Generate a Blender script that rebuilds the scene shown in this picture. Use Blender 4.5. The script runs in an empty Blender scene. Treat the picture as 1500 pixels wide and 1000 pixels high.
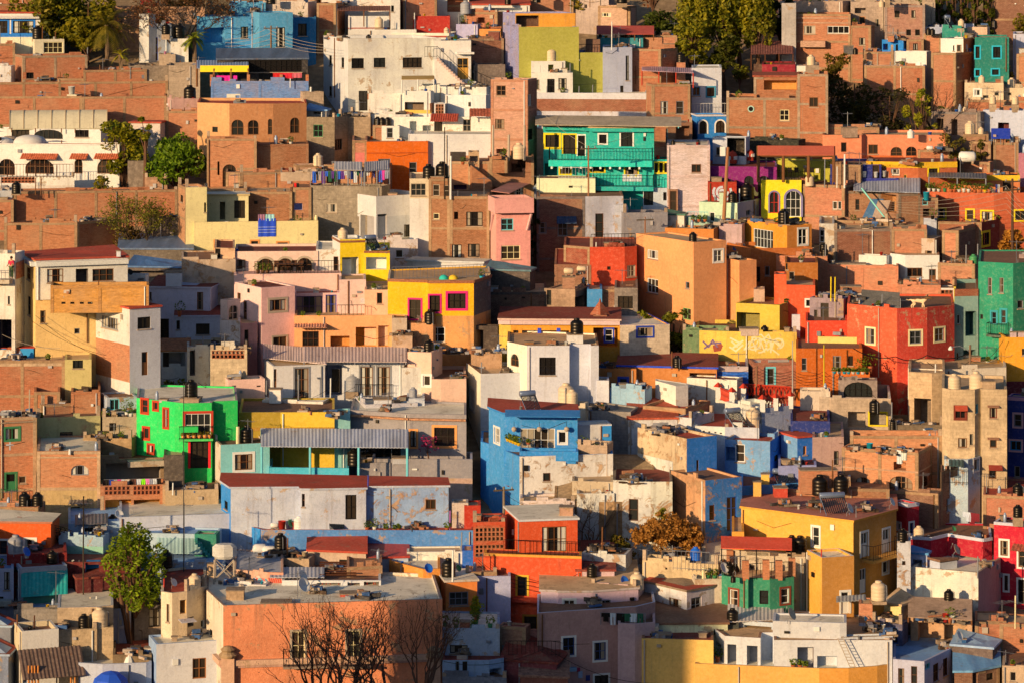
import bpy, math, random
from mathutils import Vector, Matrix
SC = bpy.context.scene
COLL = SC.collection
F, CX, HZ = 4500.0, 750.0, -100.0
GZ0, GB = -125.8, 0.37
SUN_AZ, SUN_EL = 40.0, 12.5
R = random.Random(7)
def Yg(py): return F * -GZ0 / (py - HZ + F * GB)
def gz(x, y):
 if y > 190: return GZ0 + GB * y
 if y > 60: return GZ0 + GB * 190 - 2.0
 k = max(0.0, min(1.0, (60 - y) / 58.0))
 return GZ0 + GB * 190 - 2.0 + k * (53.8)
# ------------------------------------------------------------------ colours and materials
def s2l(c): return c / 12.92 if c <= .04045 else ((c + .055) / 1.055) ** 2.4
LIT = (1.40, .98, .60)
def hexlin(h):
 h = h.lstrip('#'); return [s2l(int(h[i:i + 2], 16) / 255) for i in (0, 2, 4)]
def paint(h):
 # h: how the paint looks in low warm sun -> its own colour
 q = [int(h.lstrip('#')[i:i + 2], 16) / 255 for i in (0, 2, 4)]; mx = max(q); sa = 1 - min(q) / mx
 if sa > .25: g = 1 + .05 * min(1, (sa - .25) * 4); q = [max(0, mx - (mx - x) * g) for x in q]; q = [min(1, x * 1.02) for x in q]
 if sa > .5 and q[0] >= q[1] > q[2]: q[1] *= .94 if q[1] > .68 * q[0] else .985
 c = [max(.012, s2l(a) / b) for a, b in zip(q, LIT)]; k = min(1, .86 / max(c))
 return [x * k for x in c]
COL = {'K': '!0b0b0c', 'W': '#f6e0c4', 'A': '#1f7fc4', 'Y': '#f2d21c', 'G': '#3d7a4a', 'T': '#7fd0c8', 'M': '#e0206a',
  'R': '#c23a22', 'B': '#7a4a26', 'C': '#f0d090', 'S': '#b89a78', 'O': '#f09a50', 'N': '#20408c', 'E': '#8a8076',
  'D': '#5a3018', 'L': '#c0a890', 'P': '#b06a9a', 'U': '#2a3a50', 'H': '#a5a5a5'}
MATS = {}
def nt_new(name):
 m = bpy.data.materials.new(name); m.use_nodes = True
 nt = m.node_tree; b = nt.nodes['Principled BSDF']; return m, nt, b
def colin(code):
 h = COL.get(code) or (TCOL[code][1] if code in TCOL else code)
 return hexlin(h[1:]) if h[0] == '!' else paint(h)
def flat(code, rough=.6, metal=0.0, spec=.4):
 k = ('flat', code, rough, metal)
 if k in MATS: return MATS[k]
 m, nt, b = nt_new('paint_' + code.strip('#!'))
 c = colin(code)
 N, L = nt.nodes, nt.links
 tc = N.new('ShaderNodeTexCoord'); no = N.new('ShaderNodeTexNoise'); no.inputs['Scale'].default_value = 2.3; no.inputs['Detail'].default_value = 5
 L.new(tc.outputs['Object'], no.inputs['Vector'])
 mx = N.new('ShaderNodeMix'); mx.data_type = 'RGBA'
 mx.inputs[6].default_value = (*[x * .78 for x in c], 1); mx.inputs[7].default_value = (*[min(.9, x * 1.15) for x in c], 1)
 L.new(no.outputs['Fac'], mx.inputs[0]); L.new(mx.outputs[2], b.inputs['Base Color'])
 b.inputs['Roughness'].default_value = rough; b.inputs['Metallic'].default_value = metal
 b.inputs['Specular IOR Level'].default_value = spec
 MATS[k] = m; return m
def ramp(N, L, src, p0, p1, c0=0, c1=1):
 r = N.new('ShaderNodeMapRange'); r.inputs[1].default_value = p0; r.inputs[2].default_value = p1
 r.inputs[3].default_value = c0; r.inputs[4].default_value = c1; L.new(src, r.inputs[0]); return r.outputs[0]
def mixc(N, L, fac, a, b, mode='MIX'):
 m = N.new('ShaderNodeMix'); m.data_type = 'RGBA'; m.blend_type = mode
 for i, v in ((0, fac), (6, a), (7, b)):
  if hasattr(v, 'links'): L.new(v, m.inputs[i])
  elif i == 0: m.inputs[0].default_value = v
  else: m.inputs[i].default_value = (*v[:3], 1)
 return m.outputs[2]
def wall(code):
 """p plaster, d dirty plaster, q peeling plaster, b brick, k block/cement, s rubble stone, r roof slab, c corrugated, t tiles + look colour"""
 if code in MATS: return MATS[code]
 k, h = code[0], code[1:]
 m, nt, bs = nt_new({'p': 'plaster', 'd': 'worn_plaster', 'q': 'peeling_plaster', 'b': 'brickwork', 'k': 'cement', 's': 'rubble', 'r': 'roof_paint', 'c': 'sheet_metal', 't': 'clay_tile'}[k] + '_' + h.strip('#'))
 N, L = nt.nodes, nt.links
 c = paint(h)
 if k == 'b' and c[2] < .3 and c[0] > c[2] * 1.3: c = [c[0] * .94, c[1] * .81, c[2] * .68]
 if k == 'k': c = [c[0] * 1.04, c[1] * .95, c[2] * .82]
 uv = N.new('ShaderNodeUVMap').outputs[0]
 oi = N.new('ShaderNodeObjectInfo').outputs['Random']
 off = N.new('ShaderNodeVectorMath'); off.operation = 'MULTIPLY_ADD'
 cmb = N.new('ShaderNodeCombineXYZ'); L.new(oi, cmb.inputs[0]); L.new(oi, cmb.inputs[1]); L.new(oi, cmb.inputs[2])
 L.new(cmb.outputs[0], off.inputs[0]); off.inputs[1].default_value = (57, 91, 13); L.new(uv, off.inputs[2])
 uvo = off.outputs[0]
 def noise(scale, det=5, rough=.6, sx=1, sy=1, dist=0):
  mp = N.new('ShaderNodeMapping'); mp.inputs['Scale'].default_value = (sx, sy, 1); L.new(uvo, mp.inputs[0])
  n = N.new('ShaderNodeTexNoise'); n.inputs['Scale'].default_value = scale; n.inputs['Detail'].default_value = det
  n.inputs['Roughness'].default_value = rough; n.inputs['Distortion'].default_value = dist; L.new(mp.outputs[0], n.inputs['Vector']); return n.outputs['Fac']
 big, mid, fine = noise(.35, 6), noise(1.4, 6, .65), noise(9, 3, .7)
 dk = lambda f: [x * f for x in c]
 lt = lambda f: [min(.88, x * f) for x in c]
 hgt = fine
 if k in 'pdq':
  amt = {'p': .15, 'd': .26, 'q': .28}[k]
  col = mixc(N, L, ramp(N, L, big, .3, .7), dk(1 - amt), lt(1 + amt * .6))
  grey = sum(c) / 3
  soil = [.55 * a + .45 * g for a, g in zip(c, (grey * .75, grey * .7, grey * .62))]
  streak = noise(1.0, 5, .6, 2.6, .22)
  f = ramp(N, L, streak, .54 if k != 'p' else .57, .78, 0, .8 if k != 'p' else .5)
  col = mixc(N, L, f, col, [x * .62 for x in soil])
  blot = ramp(N, L, mid, .6, .74, 0, .5 if k != 'p' else .2)
  col = mixc(N, L, blot, col, lt(1.08) if k == 'p' else [x * .7 for x in soil])
  if k == 'd':
   f = ramp(N, L, noise(.8, 8, .7, 1, 1, .4), .585, .615, 0, .8); col = mixc(N, L, f, col, (.36, .28, .2))
  if k == 'q':
   f = ramp(N, L, noise(1.0, 10, .74, 1, 1, .5), .53, .585, 0, .9)
   under = mixc(N, L, ramp(N, L, mid, .35, .65), (.30, .18, .10), (.45, .33, .22)); col = mixc(N, L, f, col, under)
   hgt = f
  col = mixc(N, L, ramp(N, L, fine, .25, .75, .0, 1), col, mixc(N, L, .15, col, (.05, .045, .04)))
 elif k == 'b':
  bt = N.new('ShaderNodeTexBrick'); L.new(uv, bt.inputs['Vector']); bt.inputs['Scale'].default_value = 1
  bt.inputs['Brick Width'].default_value = .27; bt.inputs['Row Height'].default_value = .095; bt.inputs['Mortar Size'].default_value = .016
  bt.inputs['Color1'].default_value = (*dk(.82), 1); bt.inputs['Color2'].default_value = (*lt(1.16), 1); bt.inputs['Mortar'].default_value = (*[.5 * a + .5 * b for a, b in zip(dk(1), (.36, .30, .25))], 1)
  col = bt.outputs['Color']
  rows = noise(2.2, 4, .7, .5, 4.5)
  col = mixc(N, L, ramp(N, L, rows, .3, .72, 0, .4), col, lt(1.16))
  col = mixc(N, L, ramp(N, L, noise(3.0, 5, .75, .6, 3), .48, .7, 0, .75), col, dk(.45))
  col = mixc(N, L, ramp(N, L, big, .45, .75, 0, .55), col, (.36, .27, .2))
  col = mixc(N, L, ramp(N, L, noise(.9, 6, .7, 1.8, .4), .6, .75, 0, .5), col, dk(.42))
  hgt = bt.outputs['Fac']
 elif k in 'ks':
  col = mixc(N, L, ramp(N, L, big, .3, .7), dk(.7), lt(1.2))
  col = mixc(N, L, ramp(N, L, noise(2.6, 6, .75), .42, .7, 0, .7), col, dk(.55))
  col = mixc(N, L, ramp(N, L, noise(1.2, 6, .7, 2.2, .35), .55, .74, 0, .6), col, dk(.45))
  if k == 'k':
   bt = N.new('ShaderNodeTexBrick'); L.new(uv, bt.inputs['Vector']); bt.inputs['Scale'].default_value = 1
   bt.inputs['Brick Width'].default_value = .45; bt.inputs['Row Height'].default_value = .22; bt.inputs['Mortar Size'].default_value = .014
   bt.inputs['Color1'].default_value = (.75, .75, .75, 1); bt.inputs['Color2'].default_value = (1, 1, 1, 1); bt.inputs['Mortar'].default_value = (.6, .6, .6, 1)
   col = mixc(N, L, .5, col, bt.outputs['Color'], 'MULTIPLY')
  else:
   vo = N.new('ShaderNodeTexVoronoi'); L.new(uv, vo.inputs['Vector']); vo.inputs['Scale'].default_value = 2.6
   col = mixc(N, L, ramp(N, L, vo.outputs['Distance'], .1, .7, 0, .55), col, dk(.4)); hgt = vo.outputs['Distance']
 elif k == 'r':
  col = mixc(N, L, ramp(N, L, big, .3, .7), dk(.72), lt(1.18))
  col = mixc(N, L, ramp(N, L, noise(.9, 8, .72, 1, 1, .5), .54, .64, 0, .7), col, [.5 * x + .5 * y for x, y in zip(dk(.6), (.2, .17, .14))])
  col = mixc(N, L, ramp(N, L, noise(2.2, 6, .75), .6, .75, 0, .6), col, lt(1.5))
 elif k == 'c':
  col = mixc(N, L, ramp(N, L, noise(1.0, 5, .6, 1.6, .15), .35, .7), dk(.7), lt(1.2))
  col = mixc(N, L, ramp(N, L, mid, .6, .72, 0, .55), col, (.16, .08, .045))
 else:
  col = mixc(N, L, ramp(N, L, noise(3.5, 3, .8), .35, .65), dk(.55), lt(1.35))
  col = mixc(N, L, ramp(N, L, big, .5, .7, 0, .5), col, dk(.6))
 mott = noise(4, 5, .8); col = mixc(N, L, ramp(N, L, mott, .3, .5, .2, 0), col, (.05, .035, .025)); col = mixc(N, L, ramp(N, L, mott, .5, .75, 0, .14), col, (.8, .72, .6))
 hs = N.new('ShaderNodeHueSaturation'); L.new(ramp(N, L, oi, 0, 1, .93, 1.06), hs.inputs['Value']); L.new(col, hs.inputs['Color'])
 L.new(hs.outputs[0], bs.inputs['Base Color'])
 bs.inputs['Roughness'].default_value = .5 if k == 'c' else .88; bs.inputs['Specular IOR Level'].default_value = .25
 bp = N.new('ShaderNodeBump'); bp.inputs['Strength'].default_value = {'p': .45, 'r': .4, 'c': .1}.get(k, .8); bp.inputs['Distance'].default_value = .06
 L.new(mixc(N, L, .5, hgt, noise(4.5, 5, .75)), bp.inputs['Height']); L.new(bp.outputs[0], bs.inputs['Normal'])
 MATS[code] = m; return m
def glass(i):
 k = ('glass', i)
 if k in MATS: return MATS[k]
 m, nt, b = nt_new('window_glass_%d' % i)
 b.inputs['Base Color'].default_value = [(.012, .012, .014, 1), (.03, .026, .022, 1), (.02, .026, .03, 1)][i]
 b.inputs['Roughness'].default_value = (.08, .2, .12)[i]; b.inputs['Specular IOR Level'].default_value = .5
 MATS[k] = m; return m
def leafmat(h, h2):
 k = ('leaf', h, h2)
 if k in MATS: return MATS[k]
 m, nt, b = nt_new('foliage_' + h.strip('#')); N, L = nt.nodes, nt.links
 ge = N.new('ShaderNodeNewGeometry'); no = N.new('ShaderNodeTexNoise'); no.inputs['Scale'].default_value = 1.3
 tc = N.new('ShaderNodeTexCoord'); L.new(tc.outputs['Object'], no.inputs['Vector'])
 f = N.new('ShaderNodeMath'); f.operation = 'MULTIPLY_ADD'; L.new(ge.outputs['Random Per Island'], f.inputs[0]); f.inputs[1].default_value = .6; L.new(ramp(N, L, no.outputs['Fac'], .35, .65, -.1, .5), f.inputs[2])
 col = mixc(N, L, f.outputs[0], [x * 1.5 for x in hexlin(h)], [x * 1.3 for x in hexlin(h2)])
 L.new(col, b.inputs['Base Color']); b.inputs['Roughness'].default_value = .55; b.inputs['Specular IOR Level'].default_value = .25
 tr = N.new('ShaderNodeBsdfTranslucent'); L.new(col, tr.inputs[0]); ms = N.new('ShaderNodeMixShader'); ms.inputs[0].default_value = .38
 out = N['Material Output']; L.new(b.outputs[0], ms.inputs[1]); L.new(tr.outputs[0], ms.inputs[2]); L.new(ms.outputs[0], out.inputs[0])
 MATS[k] = m; return m
# ------------------------------------------------------------------ mesh building
class MB:
 def __init__(s): s.v, s.f, s.m, s.uv, s.mats = [], [], [], [], []
 def mi(s, mat):
  if mat not in s.mats: s.mats.append(mat)
  return s.mats.index(mat)
 def poly(s, pts, mat, uvs=None):
  i = len(s.v); s.v += [tuple(p) for p in pts]; s.f.append(list(range(i, i + len(pts)))); s.m.append(s.mi(mat))
  s.uv += uvs if uvs else [(p[0] + p[1] * .3, p[2] + p[1]) for p in pts]
 def box(s, o, ax, ay, az, mat):
  o, ax, ay, az = map(Vector, (o, ax, ay, az))
  c = [o, o + ax, o + ax + ay, o + ay]; t = [p + az for p in c]
  lx, ly, lz = ax.length, ay.length, az.length
  for q, (a, b) in (((c[0], c[1], t[1], t[0]), (lx, lz)), ((c[1], c[2], t[2], t[1]), (ly, lz)), ((c[2], c[3], t[3], t[2]), (lx, lz)), ((c[3], c[0], t[0], t[3]), (ly, lz)), ((t[0], t[1], t[2], t[3]), (lx, ly)), ((c[3], c[2], c[1], c[0]), (lx, ly))):
   s.poly(q, mat, [(0, 0), (a, 0), (a, b), (0, b)])
 def cbox(s, c, sx, sy, sz, mat, rz=0):
  ca, sa = math.cos(rz), math.sin(rz); ax = Vector((ca * sx, sa * sx, 0)); ay = Vector((-sa * sy, ca * sy, 0))
  s.box(Vector(c) - ax / 2 - ay / 2, ax, ay, (0, 0, sz), mat)
 def tube(s, pts, r, mat, n=5, r2=None, cap=True):
  pts = [Vector(p) for p in pts]; rings = []
  for i, p in enumerate(pts):
   d = (pts[min(i + 1, len(pts) - 1)] - pts[max(i - 1, 0)]).normalized()
   a = d.cross(Vector((0, 0, 1)))
   if a.length < 1e-3: a = Vector((1, 0, 0))
   a.normalize(); b = a.cross(d)
   rr = r if r2 is None else r + (r2 - r) * i / max(1, len(pts) - 1)
   base = len(s.v)
   for j in range(n):
    t = 2 * math.pi * j / n; s.v.append(tuple(p + a * math.cos(t) * rr + b * math.sin(t) * rr))
   rings.append(base)
  k = s.mi(mat)
  for q in range(len(rings) - 1):
   for j in range(n):
    s.f.append([rings[q] + j, rings[q] + (j + 1) % n, rings[q + 1] + (j + 1) % n, rings[q + 1] + j]); s.m.append(k); s.uv += [(0, 0), (.2, 0), (.2, .2), (0, .2)]
  if cap:
   for bs_ in (rings[0], rings[-1]):
    s.f.append([bs_ + j for j in range(n)]); s.m.append(k); s.uv += [(0, 0)] * n
 def lathe(s, prof, mat, n=20, cx=0, cy=0, cz=0):
  k = s.mi(mat); base = []
  for r, z in prof:
   base.append(len(s.v))
   for j in range(n):
    t = 2 * math.pi * j / n; s.v.append((cx + r * math.cos(t), cy + r * math.sin(t), cz + z))
  for q in range(len(prof) - 1):
   for j in range(n):
    s.f.append([base[q] + j, base[q] + (j + 1) % n, base[q + 1] + (j + 1) % n, base[q + 1] + j]); s.m.append(k)
    s.uv += [(j * .15, prof[q][1]), (j * .15 + .15, prof[q][1]), (j * .15 + .15, prof[q + 1][1]), (j * .15, prof[q + 1][1])]
 def mesh(s, name, smooth=False):
  me = bpy.data.meshes.new(name); me.from_pydata(s.v, [], s.f)
  for m in s.mats: me.materials.append(m)
  me.polygons.foreach_set('material_index', s.m)
  l = me.uv_layers.new(name='UVMap'); l.data.foreach_set('uv', [c for u in s.uv for c in u[:2]])
  if smooth: me.polygons.foreach_set('use_smooth', [True] * len(s.f))
  me.update(); return me
def link(name, data, parent=None, loc=None):
 o = bpy.data.objects.new(name, data); COLL.objects.link(o)
 if parent is not None:
  o.parent = parent; l = Vector((0, 0, 0)); p = parent
  while p is not None: l += p.location; p = p.parent
  if loc is None: o.location = -l if parent.parent is None else (0, 0, 0)
  else: o.location = loc
 elif loc is not None: o.location = loc
 return o
LABELS = []
def tag(o, label, cat, group=None, kind='thing'):
 o['label'] = label; o['category'] = cat; o['kind'] = kind
 if group: o['group'] = group
 LABELS.append((label, o.name, group)); return o
def thing(name, label, cat, loc, group=None, rz=0):
 o = link(name, None, None, loc); o.rotation_euler = (0, 0, rz); o.empty_display_size = .2
 return tag(o, label, cat, group)
# ------------------------------------------------------------------ houses
def W3(x, y, z): return Vector((x, y, z))
class Face:
 def __init__(s, p0, p1, mat):
  s.p0, s.p1 = Vector(p0), Vector(p1); d = s.p1 - s.p0; s.L = d.length; s.u = d / s.L; s.n = Vector((s.u.y, -s.u.x)); s.mat = mat; s.holes = []
  s.px0, s.px1 = CX + F * s.p0.x / s.p0.y, CX + F * s.p1.x / s.p1.y
 def at(s, px):
  t = (px - CX) / F; return (t * s.p0.y - s.p0.x) / (s.u.x - t * s.u.y)
 def Y(s, a): return s.p0.y + s.u.y * a
 def pt(s, a, z, o=0.0):
  q = s.p0 + s.u * a + s.n * o; return Vector((q.x, q.y, z))
def zpx(py, Y): return -(py - HZ) * Y / F
BR, CE, WH = 'b#cc8058', 'k#c2a283', 'p#fbe2c4'
ROOFC = {'R': 'r#c04e36', 'D': 'r#8e4030', 'G': 'r#d8a874', 'W': 'r#ffdcac', 'K': 'r#8e6644', 'T': 'r#e0a870', 'B': 'r#8aa4bc'}
HOUSES = {}
ITEMS = []
class H:
 def __init__(s, name, label, xs, yt, base, wm=BR, a=30, D=7.0, par=.35, roof='G', win='', on='', rise=0, of=None, cat=None, dv=0, yb=None, bands=None, side=None, cap=None, fr=None, seg=None, maxd=12, trim=None):
  s.name, s.label, s.par = name, label, par
  Yc = Yg(base) + dv; s.Yc = Yc
  rq = random.Random(label + str(xs))
  if xs and len(xs) == 2 and a == 30 and not seg and not of and 'wall' not in name and xs[1] - xs[0] > 26 and yb is None:
   k = min(15, .17 * (xs[1] - xs[0])) * rq.uniform(.6, 1); wx = [(float(t[1:].split(',')[0]), float(t[1:].split(',')[2]) / 2) for t in win.split()]
   if rq.random() < (.65 if xs[1] > 480 else .3) and all(c + h_ < xs[1] - k - 1 for c, h_ in wx): xs = (xs[0], xs[1] - k, xs[1]); a = rq.uniform(11, 16)
   elif rq.random() < .3 and all(c - h_ > xs[0] + k + 1 for c, h_ in wx): xs = (xs[0], xs[0] + k, xs[1]); a = 80
   maxd = min(maxd, 7)
  wms = wm.split(' ') if isinstance(wm, str) else wm
  if seg: pts = [(p, v) for p, v in seg]
  elif len(xs) == 2:
   w = (xs[1] - xs[0]) * Yc / F; dvr = w * math.tan(math.radians(a if a != 30 else (0 if w > 14 else random.Random(label + str(xs)).uniform(-8, 7))))
   pts = [(xs[0], max(0, -dvr)), (xs[1], max(0, dvr))]
  else:
   wl, wr = (xs[1] - xs[0]) * Yc / F, (xs[2] - xs[1]) * Yc / F
   a = 80 if wr > 2.2 * wl else min(a, 16) if wl > 2.6 * wr else a + 8 if a > 34 else a
   dl = wl * math.tan(math.radians(a)); dr = wr / math.tan(math.radians(a))
   if dr > maxd: dr = maxd
   if dl > maxd: dl = maxd
   pts = [(xs[0], dl), (xs[1], 0), (xs[2], dr)]
  pc = min(pts, key=lambda q: q[1])[0]; sx = (pc - CX) / F; s.sx = sx; Xc = sx * Yc
  s.ray = Vector((sx, 1)).normalized()
  def P(px, v):
   t = (px - CX) / F; Y = (Yc + v + sx * Xc) / (1 + sx * t); return Vector((t * Y, Y))
  s.P = P
  vis = [P(*q) for q in pts]
  if len(vis) == 3 and not seg: back = [vis[0] + vis[2] - vis[1]]
  else: back = [vis[-1] + s.ray * D, vis[0] + s.ray * D]
  s.poly = vis + back; nv = len(vis)
  s.zt = zpx(yt, Yc)
  s.zb = min(gz(p.x, p.y) for p in s.poly) - 1.2 if yb is None else zpx(yb, Yc)
  s.ztop = [s.zt] * nv + [s.zt + rise] * len(back); s.rise = rise
  s.rect = None
  b = sum(s.poly, Vector((0, 0))) / len(s.poly)
  if of: s.root = of.root; s.label = of.label; label = label or '_' + str(len(HOUSES))
  else:
   s.root = thing(name, label, cat or 'house', (b.x, b.y, gz(b.x, b.y)))
  HOUSES[label if not of else '_%d' % len(HOUSES)] = s
  s.faces = []
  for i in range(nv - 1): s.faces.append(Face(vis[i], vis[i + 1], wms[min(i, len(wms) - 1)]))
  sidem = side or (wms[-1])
  s.extra = []
  for i in range(nv - 1, len(s.poly)):
   p, q = s.poly[i], s.poly[(i + 1) % len(s.poly)]; s.extra.append((p, q, s.ztop[i], s.ztop[(i + 1) % len(s.poly)]))
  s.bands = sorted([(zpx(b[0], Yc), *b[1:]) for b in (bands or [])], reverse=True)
  s.kids = []
  for tok in win.split(): s.window(tok)
  w = MB()
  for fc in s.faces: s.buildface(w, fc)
  for p, q, z0, z1 in s.extra:
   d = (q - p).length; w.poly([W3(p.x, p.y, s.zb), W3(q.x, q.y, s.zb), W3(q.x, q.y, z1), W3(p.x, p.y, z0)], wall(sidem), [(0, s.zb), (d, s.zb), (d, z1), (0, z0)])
  capm = wall(cap or wms[0])
  ins = s.inset(s.poly, .17 if par > 0 else .02); n = len(s.poly)
  s.ins = ins
  rm = wall(ROOFC.get(roof, roof))
  rf = MB()
  if par > 0:
   for i in range(n):
    j = (i + 1) % n; a0, a1, b0, b1 = s.poly[i], s.poly[j], ins[i], ins[j]; z0, z1 = s.ztop[i], s.ztop[j]
    w.poly([W3(a0.x, a0.y, z0), W3(a1.x, a1.y, z1), W3(b1.x, b1.y, z1), W3(b0.x, b0.y, z0)], capm)
    w.poly([W3(b0.x, b0.y, z0), W3(b1.x, b1.y, z1), W3(b1.x, b1.y, z1 - par), W3(b0.x, b0.y, z0 - par)], wall(wms[0]))
   rf.poly([W3(p.x, p.y, z - par) for p, z in zip(ins, s.ztop)], rm, [(p.x, p.y) for p in ins])
  else:
   out = s.inset(s.poly, -.12); t = .14
   top = [W3(p.x, p.y, z + t) for p, z in zip(out, s.ztop)]; bot = [W3(p.x, p.y, z) for p, z in zip(out, s.ztop)]
   rf.poly(top, rm, [(p.x, p.y) for p in out])
   em = wall(cap) if cap else rm
   rf.poly(bot[::-1], em)
   for i in range(n): j = (i + 1) % n; rf.poly([bot[i], bot[j], top[j], top[i]], em)
  if fr or (fr is None and any(x[0] == 'b' for x in wms)): s.frame(w, wall(fr or 'k#b68e68'))
  if trim: s.trims(w, trim)
  if par > .05 and wms[0][0] in 'bkqds' and not trim:
   fc = max(s.faces, key=lambda f: f.L)
   for _ in range(rq.randint(0, 4) if fc.L > 2 else 0):
    l = rq.uniform(.25, min(1.8, fc.L * .3)); w.box(fc.pt(rq.uniform(.02, fc.L - l - .02), s.zt - .01, -.16), (fc.u * l).to_3d(), (fc.n * .155).to_3d(), (0, 0, rq.uniform(.08, .4)), wall(wms[0]))
   for e in ((0.01, fc.L - .26) if rq.random() < .35 and fc.L > 2 else ()): w.box(fc.pt(e, s.zt - .01, -.24), (fc.u * .24).to_3d(), (fc.n * .235).to_3d(), (0, 0, rq.uniform(.2, .8)), wall(CE))
  o = link('wall', w.mesh(name + '_wall'), s.root)
  o2 = link('roof', rf.mesh(name + '_roof'), s.root)
  s.clutter(par, on)
  for tok in on.split(): ITEMS.append((s, tok))
 def clutter(s, par, on):
  r = random.Random(int(s.Yc * 77 + s.poly[0].x * 31)); f = max(s.faces, key=lambda f: f.L)
  if f.L < 2 or s.zt - s.zb < 1.5: return
  free = lambda a, b: not any(h[0] - .15 < b and h[1] + .15 > a for h in f.holes)
  if r.random() < .5:
   a = r.choice((.18, f.L - .3, f.L * r.uniform(.2, .8)))
   if free(a - .08, a + .08): m = MB(); m.tube([f.pt(a, s.zt - .1, .07), f.pt(a, max(s.zb, s.zt - r.uniform(3, 7)), .07)], .05, flat(r.choice(('S', 'L', 'E', 'B', 'W')), .6), 5); link('drain_pipe', m.mesh('drain_pipe'), s.root)
  for _ in range(r.choice((0, 1, 2))):
   a, z = r.uniform(.3, f.L - .6), s.zt - r.uniform(.5, 1.6)
   if free(a - .1, a + .5): m = MB(); m.box(f.pt(a, z, .003), (f.u * r.uniform(.12, .4)).to_3d(), (f.n * .12).to_3d(), (0, 0, r.uniform(.1, .4)), flat(r.choice(('E', 'L', 'S', 'K', 'W')), .6)); link(r.choice(('meter_box', 'vent_box')), m.mesh('wall_box'), s.root)
  if r.random() < .4:
   z = s.zt - r.uniform(.4, 2); m = MB(); a, b = sorted((r.uniform(0, f.L), r.uniform(0, f.L))); m.tube([f.pt(a, z, .03), f.pt((a + b) / 2, z - .12 * (b - a), .03), f.pt(b, z - r.uniform(-.3, .5), .03)], .014, flat('K'), 4); link('wall_cable', m.mesh('wall_cable'), s.root)
  if par <= .05 or len(on) > 70: return
  s_ = F / s.Yc; X = lambda: round(r.uniform(f.px0 + 4, f.px1 - 4), 1)
  if f.px1 - f.px0 < 14: return
  for p_, tk in ((.2, 'p%s,%.0f,.15,E,.016' % (X(), r.uniform(6, 15))), (.12, 'p%s,%.0f,.2,B,.014' % (X(), r.uniform(6, 14))), (.3, 'j%s,%.0f,%.1f' % (X(), r.uniform(9, 18), r.uniform(.5, 2))), (.2, 'c%s,%.0f,.5,%s' % (X(), r.uniform(4, 7), r.choice('wturgy'))), (.16, 'm%s,%.0f,1' % (X(), r.uniform(18, 34))), (.12, 'g%s,%.0f,.6' % (X(), 14)), (.14, 'f%s,%.0f,.4,%s' % (X(), r.uniform(7, 12), r.choice('owkt'))), (.12, 'k%s,%.0f,%.0f,1.2,%s' % (X(), r.uniform(6, 14), r.uniform(4, 9), r.choice(('k#b89878', 'b#c07a54', 'd#d8c0a0'))))):
   if r.random() < p_ * 1.4: ITEMS.append((s, tk))
 def inset(s, P, d):
  n = len(P); out = []
  for i in range(n):
   a, b, c = P[i - 1], P[i], P[(i + 1) % n]
   u1, u2 = (b - a).normalized(), (c - b).normalized()
   n1, n2 = Vector((-u1.y, u1.x)), Vector((-u2.y, u2.x))
   den = 1 + n1.dot(n2); out.append(b + (n1 + n2) * (d / max(.35, den)))
  return out
 def zroof(s, v=0):
  return s.zt - s.par if s.par > 0 else s.zt + .14 + s.rise * min(1, v / 7)
 def at(s, px, v, z=None):
  f = s.facefor(px); q = f.p0 + f.u * f.at(px); r = Vector(((px - CX) / F, 1)); p = q + r * v
  return W3(p.x, p.y, s.zroof(v) if z is None else z)
 def facefor(s, px):
  for f in s.faces:
   if f.px0 - .01 <= px <= f.px1 + .01: return f
  return min(s.faces, key=lambda f: min(abs(f.px0 - px), abs(f.px1 - px)))
 def buildface(s, w, fc):
  us = {0.0, fc.L}; zs = {s.zb, s.zt}
  for z, *m in s.bands: zs.add(z)
  for h in fc.holes: us |= {h[0], h[1]}; zs |= {h[2], h[3]}
  us = sorted(us); zs = sorted(zs)
  for i in range(len(us) - 1):
   run = None
   for j in range(len(zs) - 1):
    cu, cz = (us[i] + us[i + 1]) / 2, (zs[j] + zs[j + 1]) / 2
    if any(h[0] < cu < h[1] and h[2] < cz < h[3] for h in fc.holes): continue
    m = fc.mat
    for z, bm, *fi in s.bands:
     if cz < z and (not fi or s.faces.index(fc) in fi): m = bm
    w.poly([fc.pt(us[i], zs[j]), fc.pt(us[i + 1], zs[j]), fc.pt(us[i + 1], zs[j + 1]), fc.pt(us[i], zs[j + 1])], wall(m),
      [(us[i], zs[j]), (us[i + 1], zs[j]), (us[i + 1], zs[j + 1]), (us[i], zs[j + 1])])
  for h in fc.holes:
   u0, u1, z0, z1, dp, m = h; mm = wall(m or fc.mat)
   for a, b in (((u0, z0), (u0, z1)), ((u0, z1), (u1, z1)), ((u1, z1), (u1, z0)), ((u1, z0), (u0, z0))):
    w.poly([fc.pt(*a), fc.pt(*b), fc.pt(*b, -dp), fc.pt(*a, -dp)], mm, [(a[0], a[1]), (b[0], b[1]), (b[0] + dp, b[1]), (a[0] + dp, a[1])])
   if dp > .5: w.poly([fc.pt(u0, z0, -dp), fc.pt(u1, z0, -dp), fc.pt(u1, z1, -dp), fc.pt(u0, z1, -dp)], mm, [(u0, z0), (u1, z0), (u1, z1), (u0, z1)])
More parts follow.
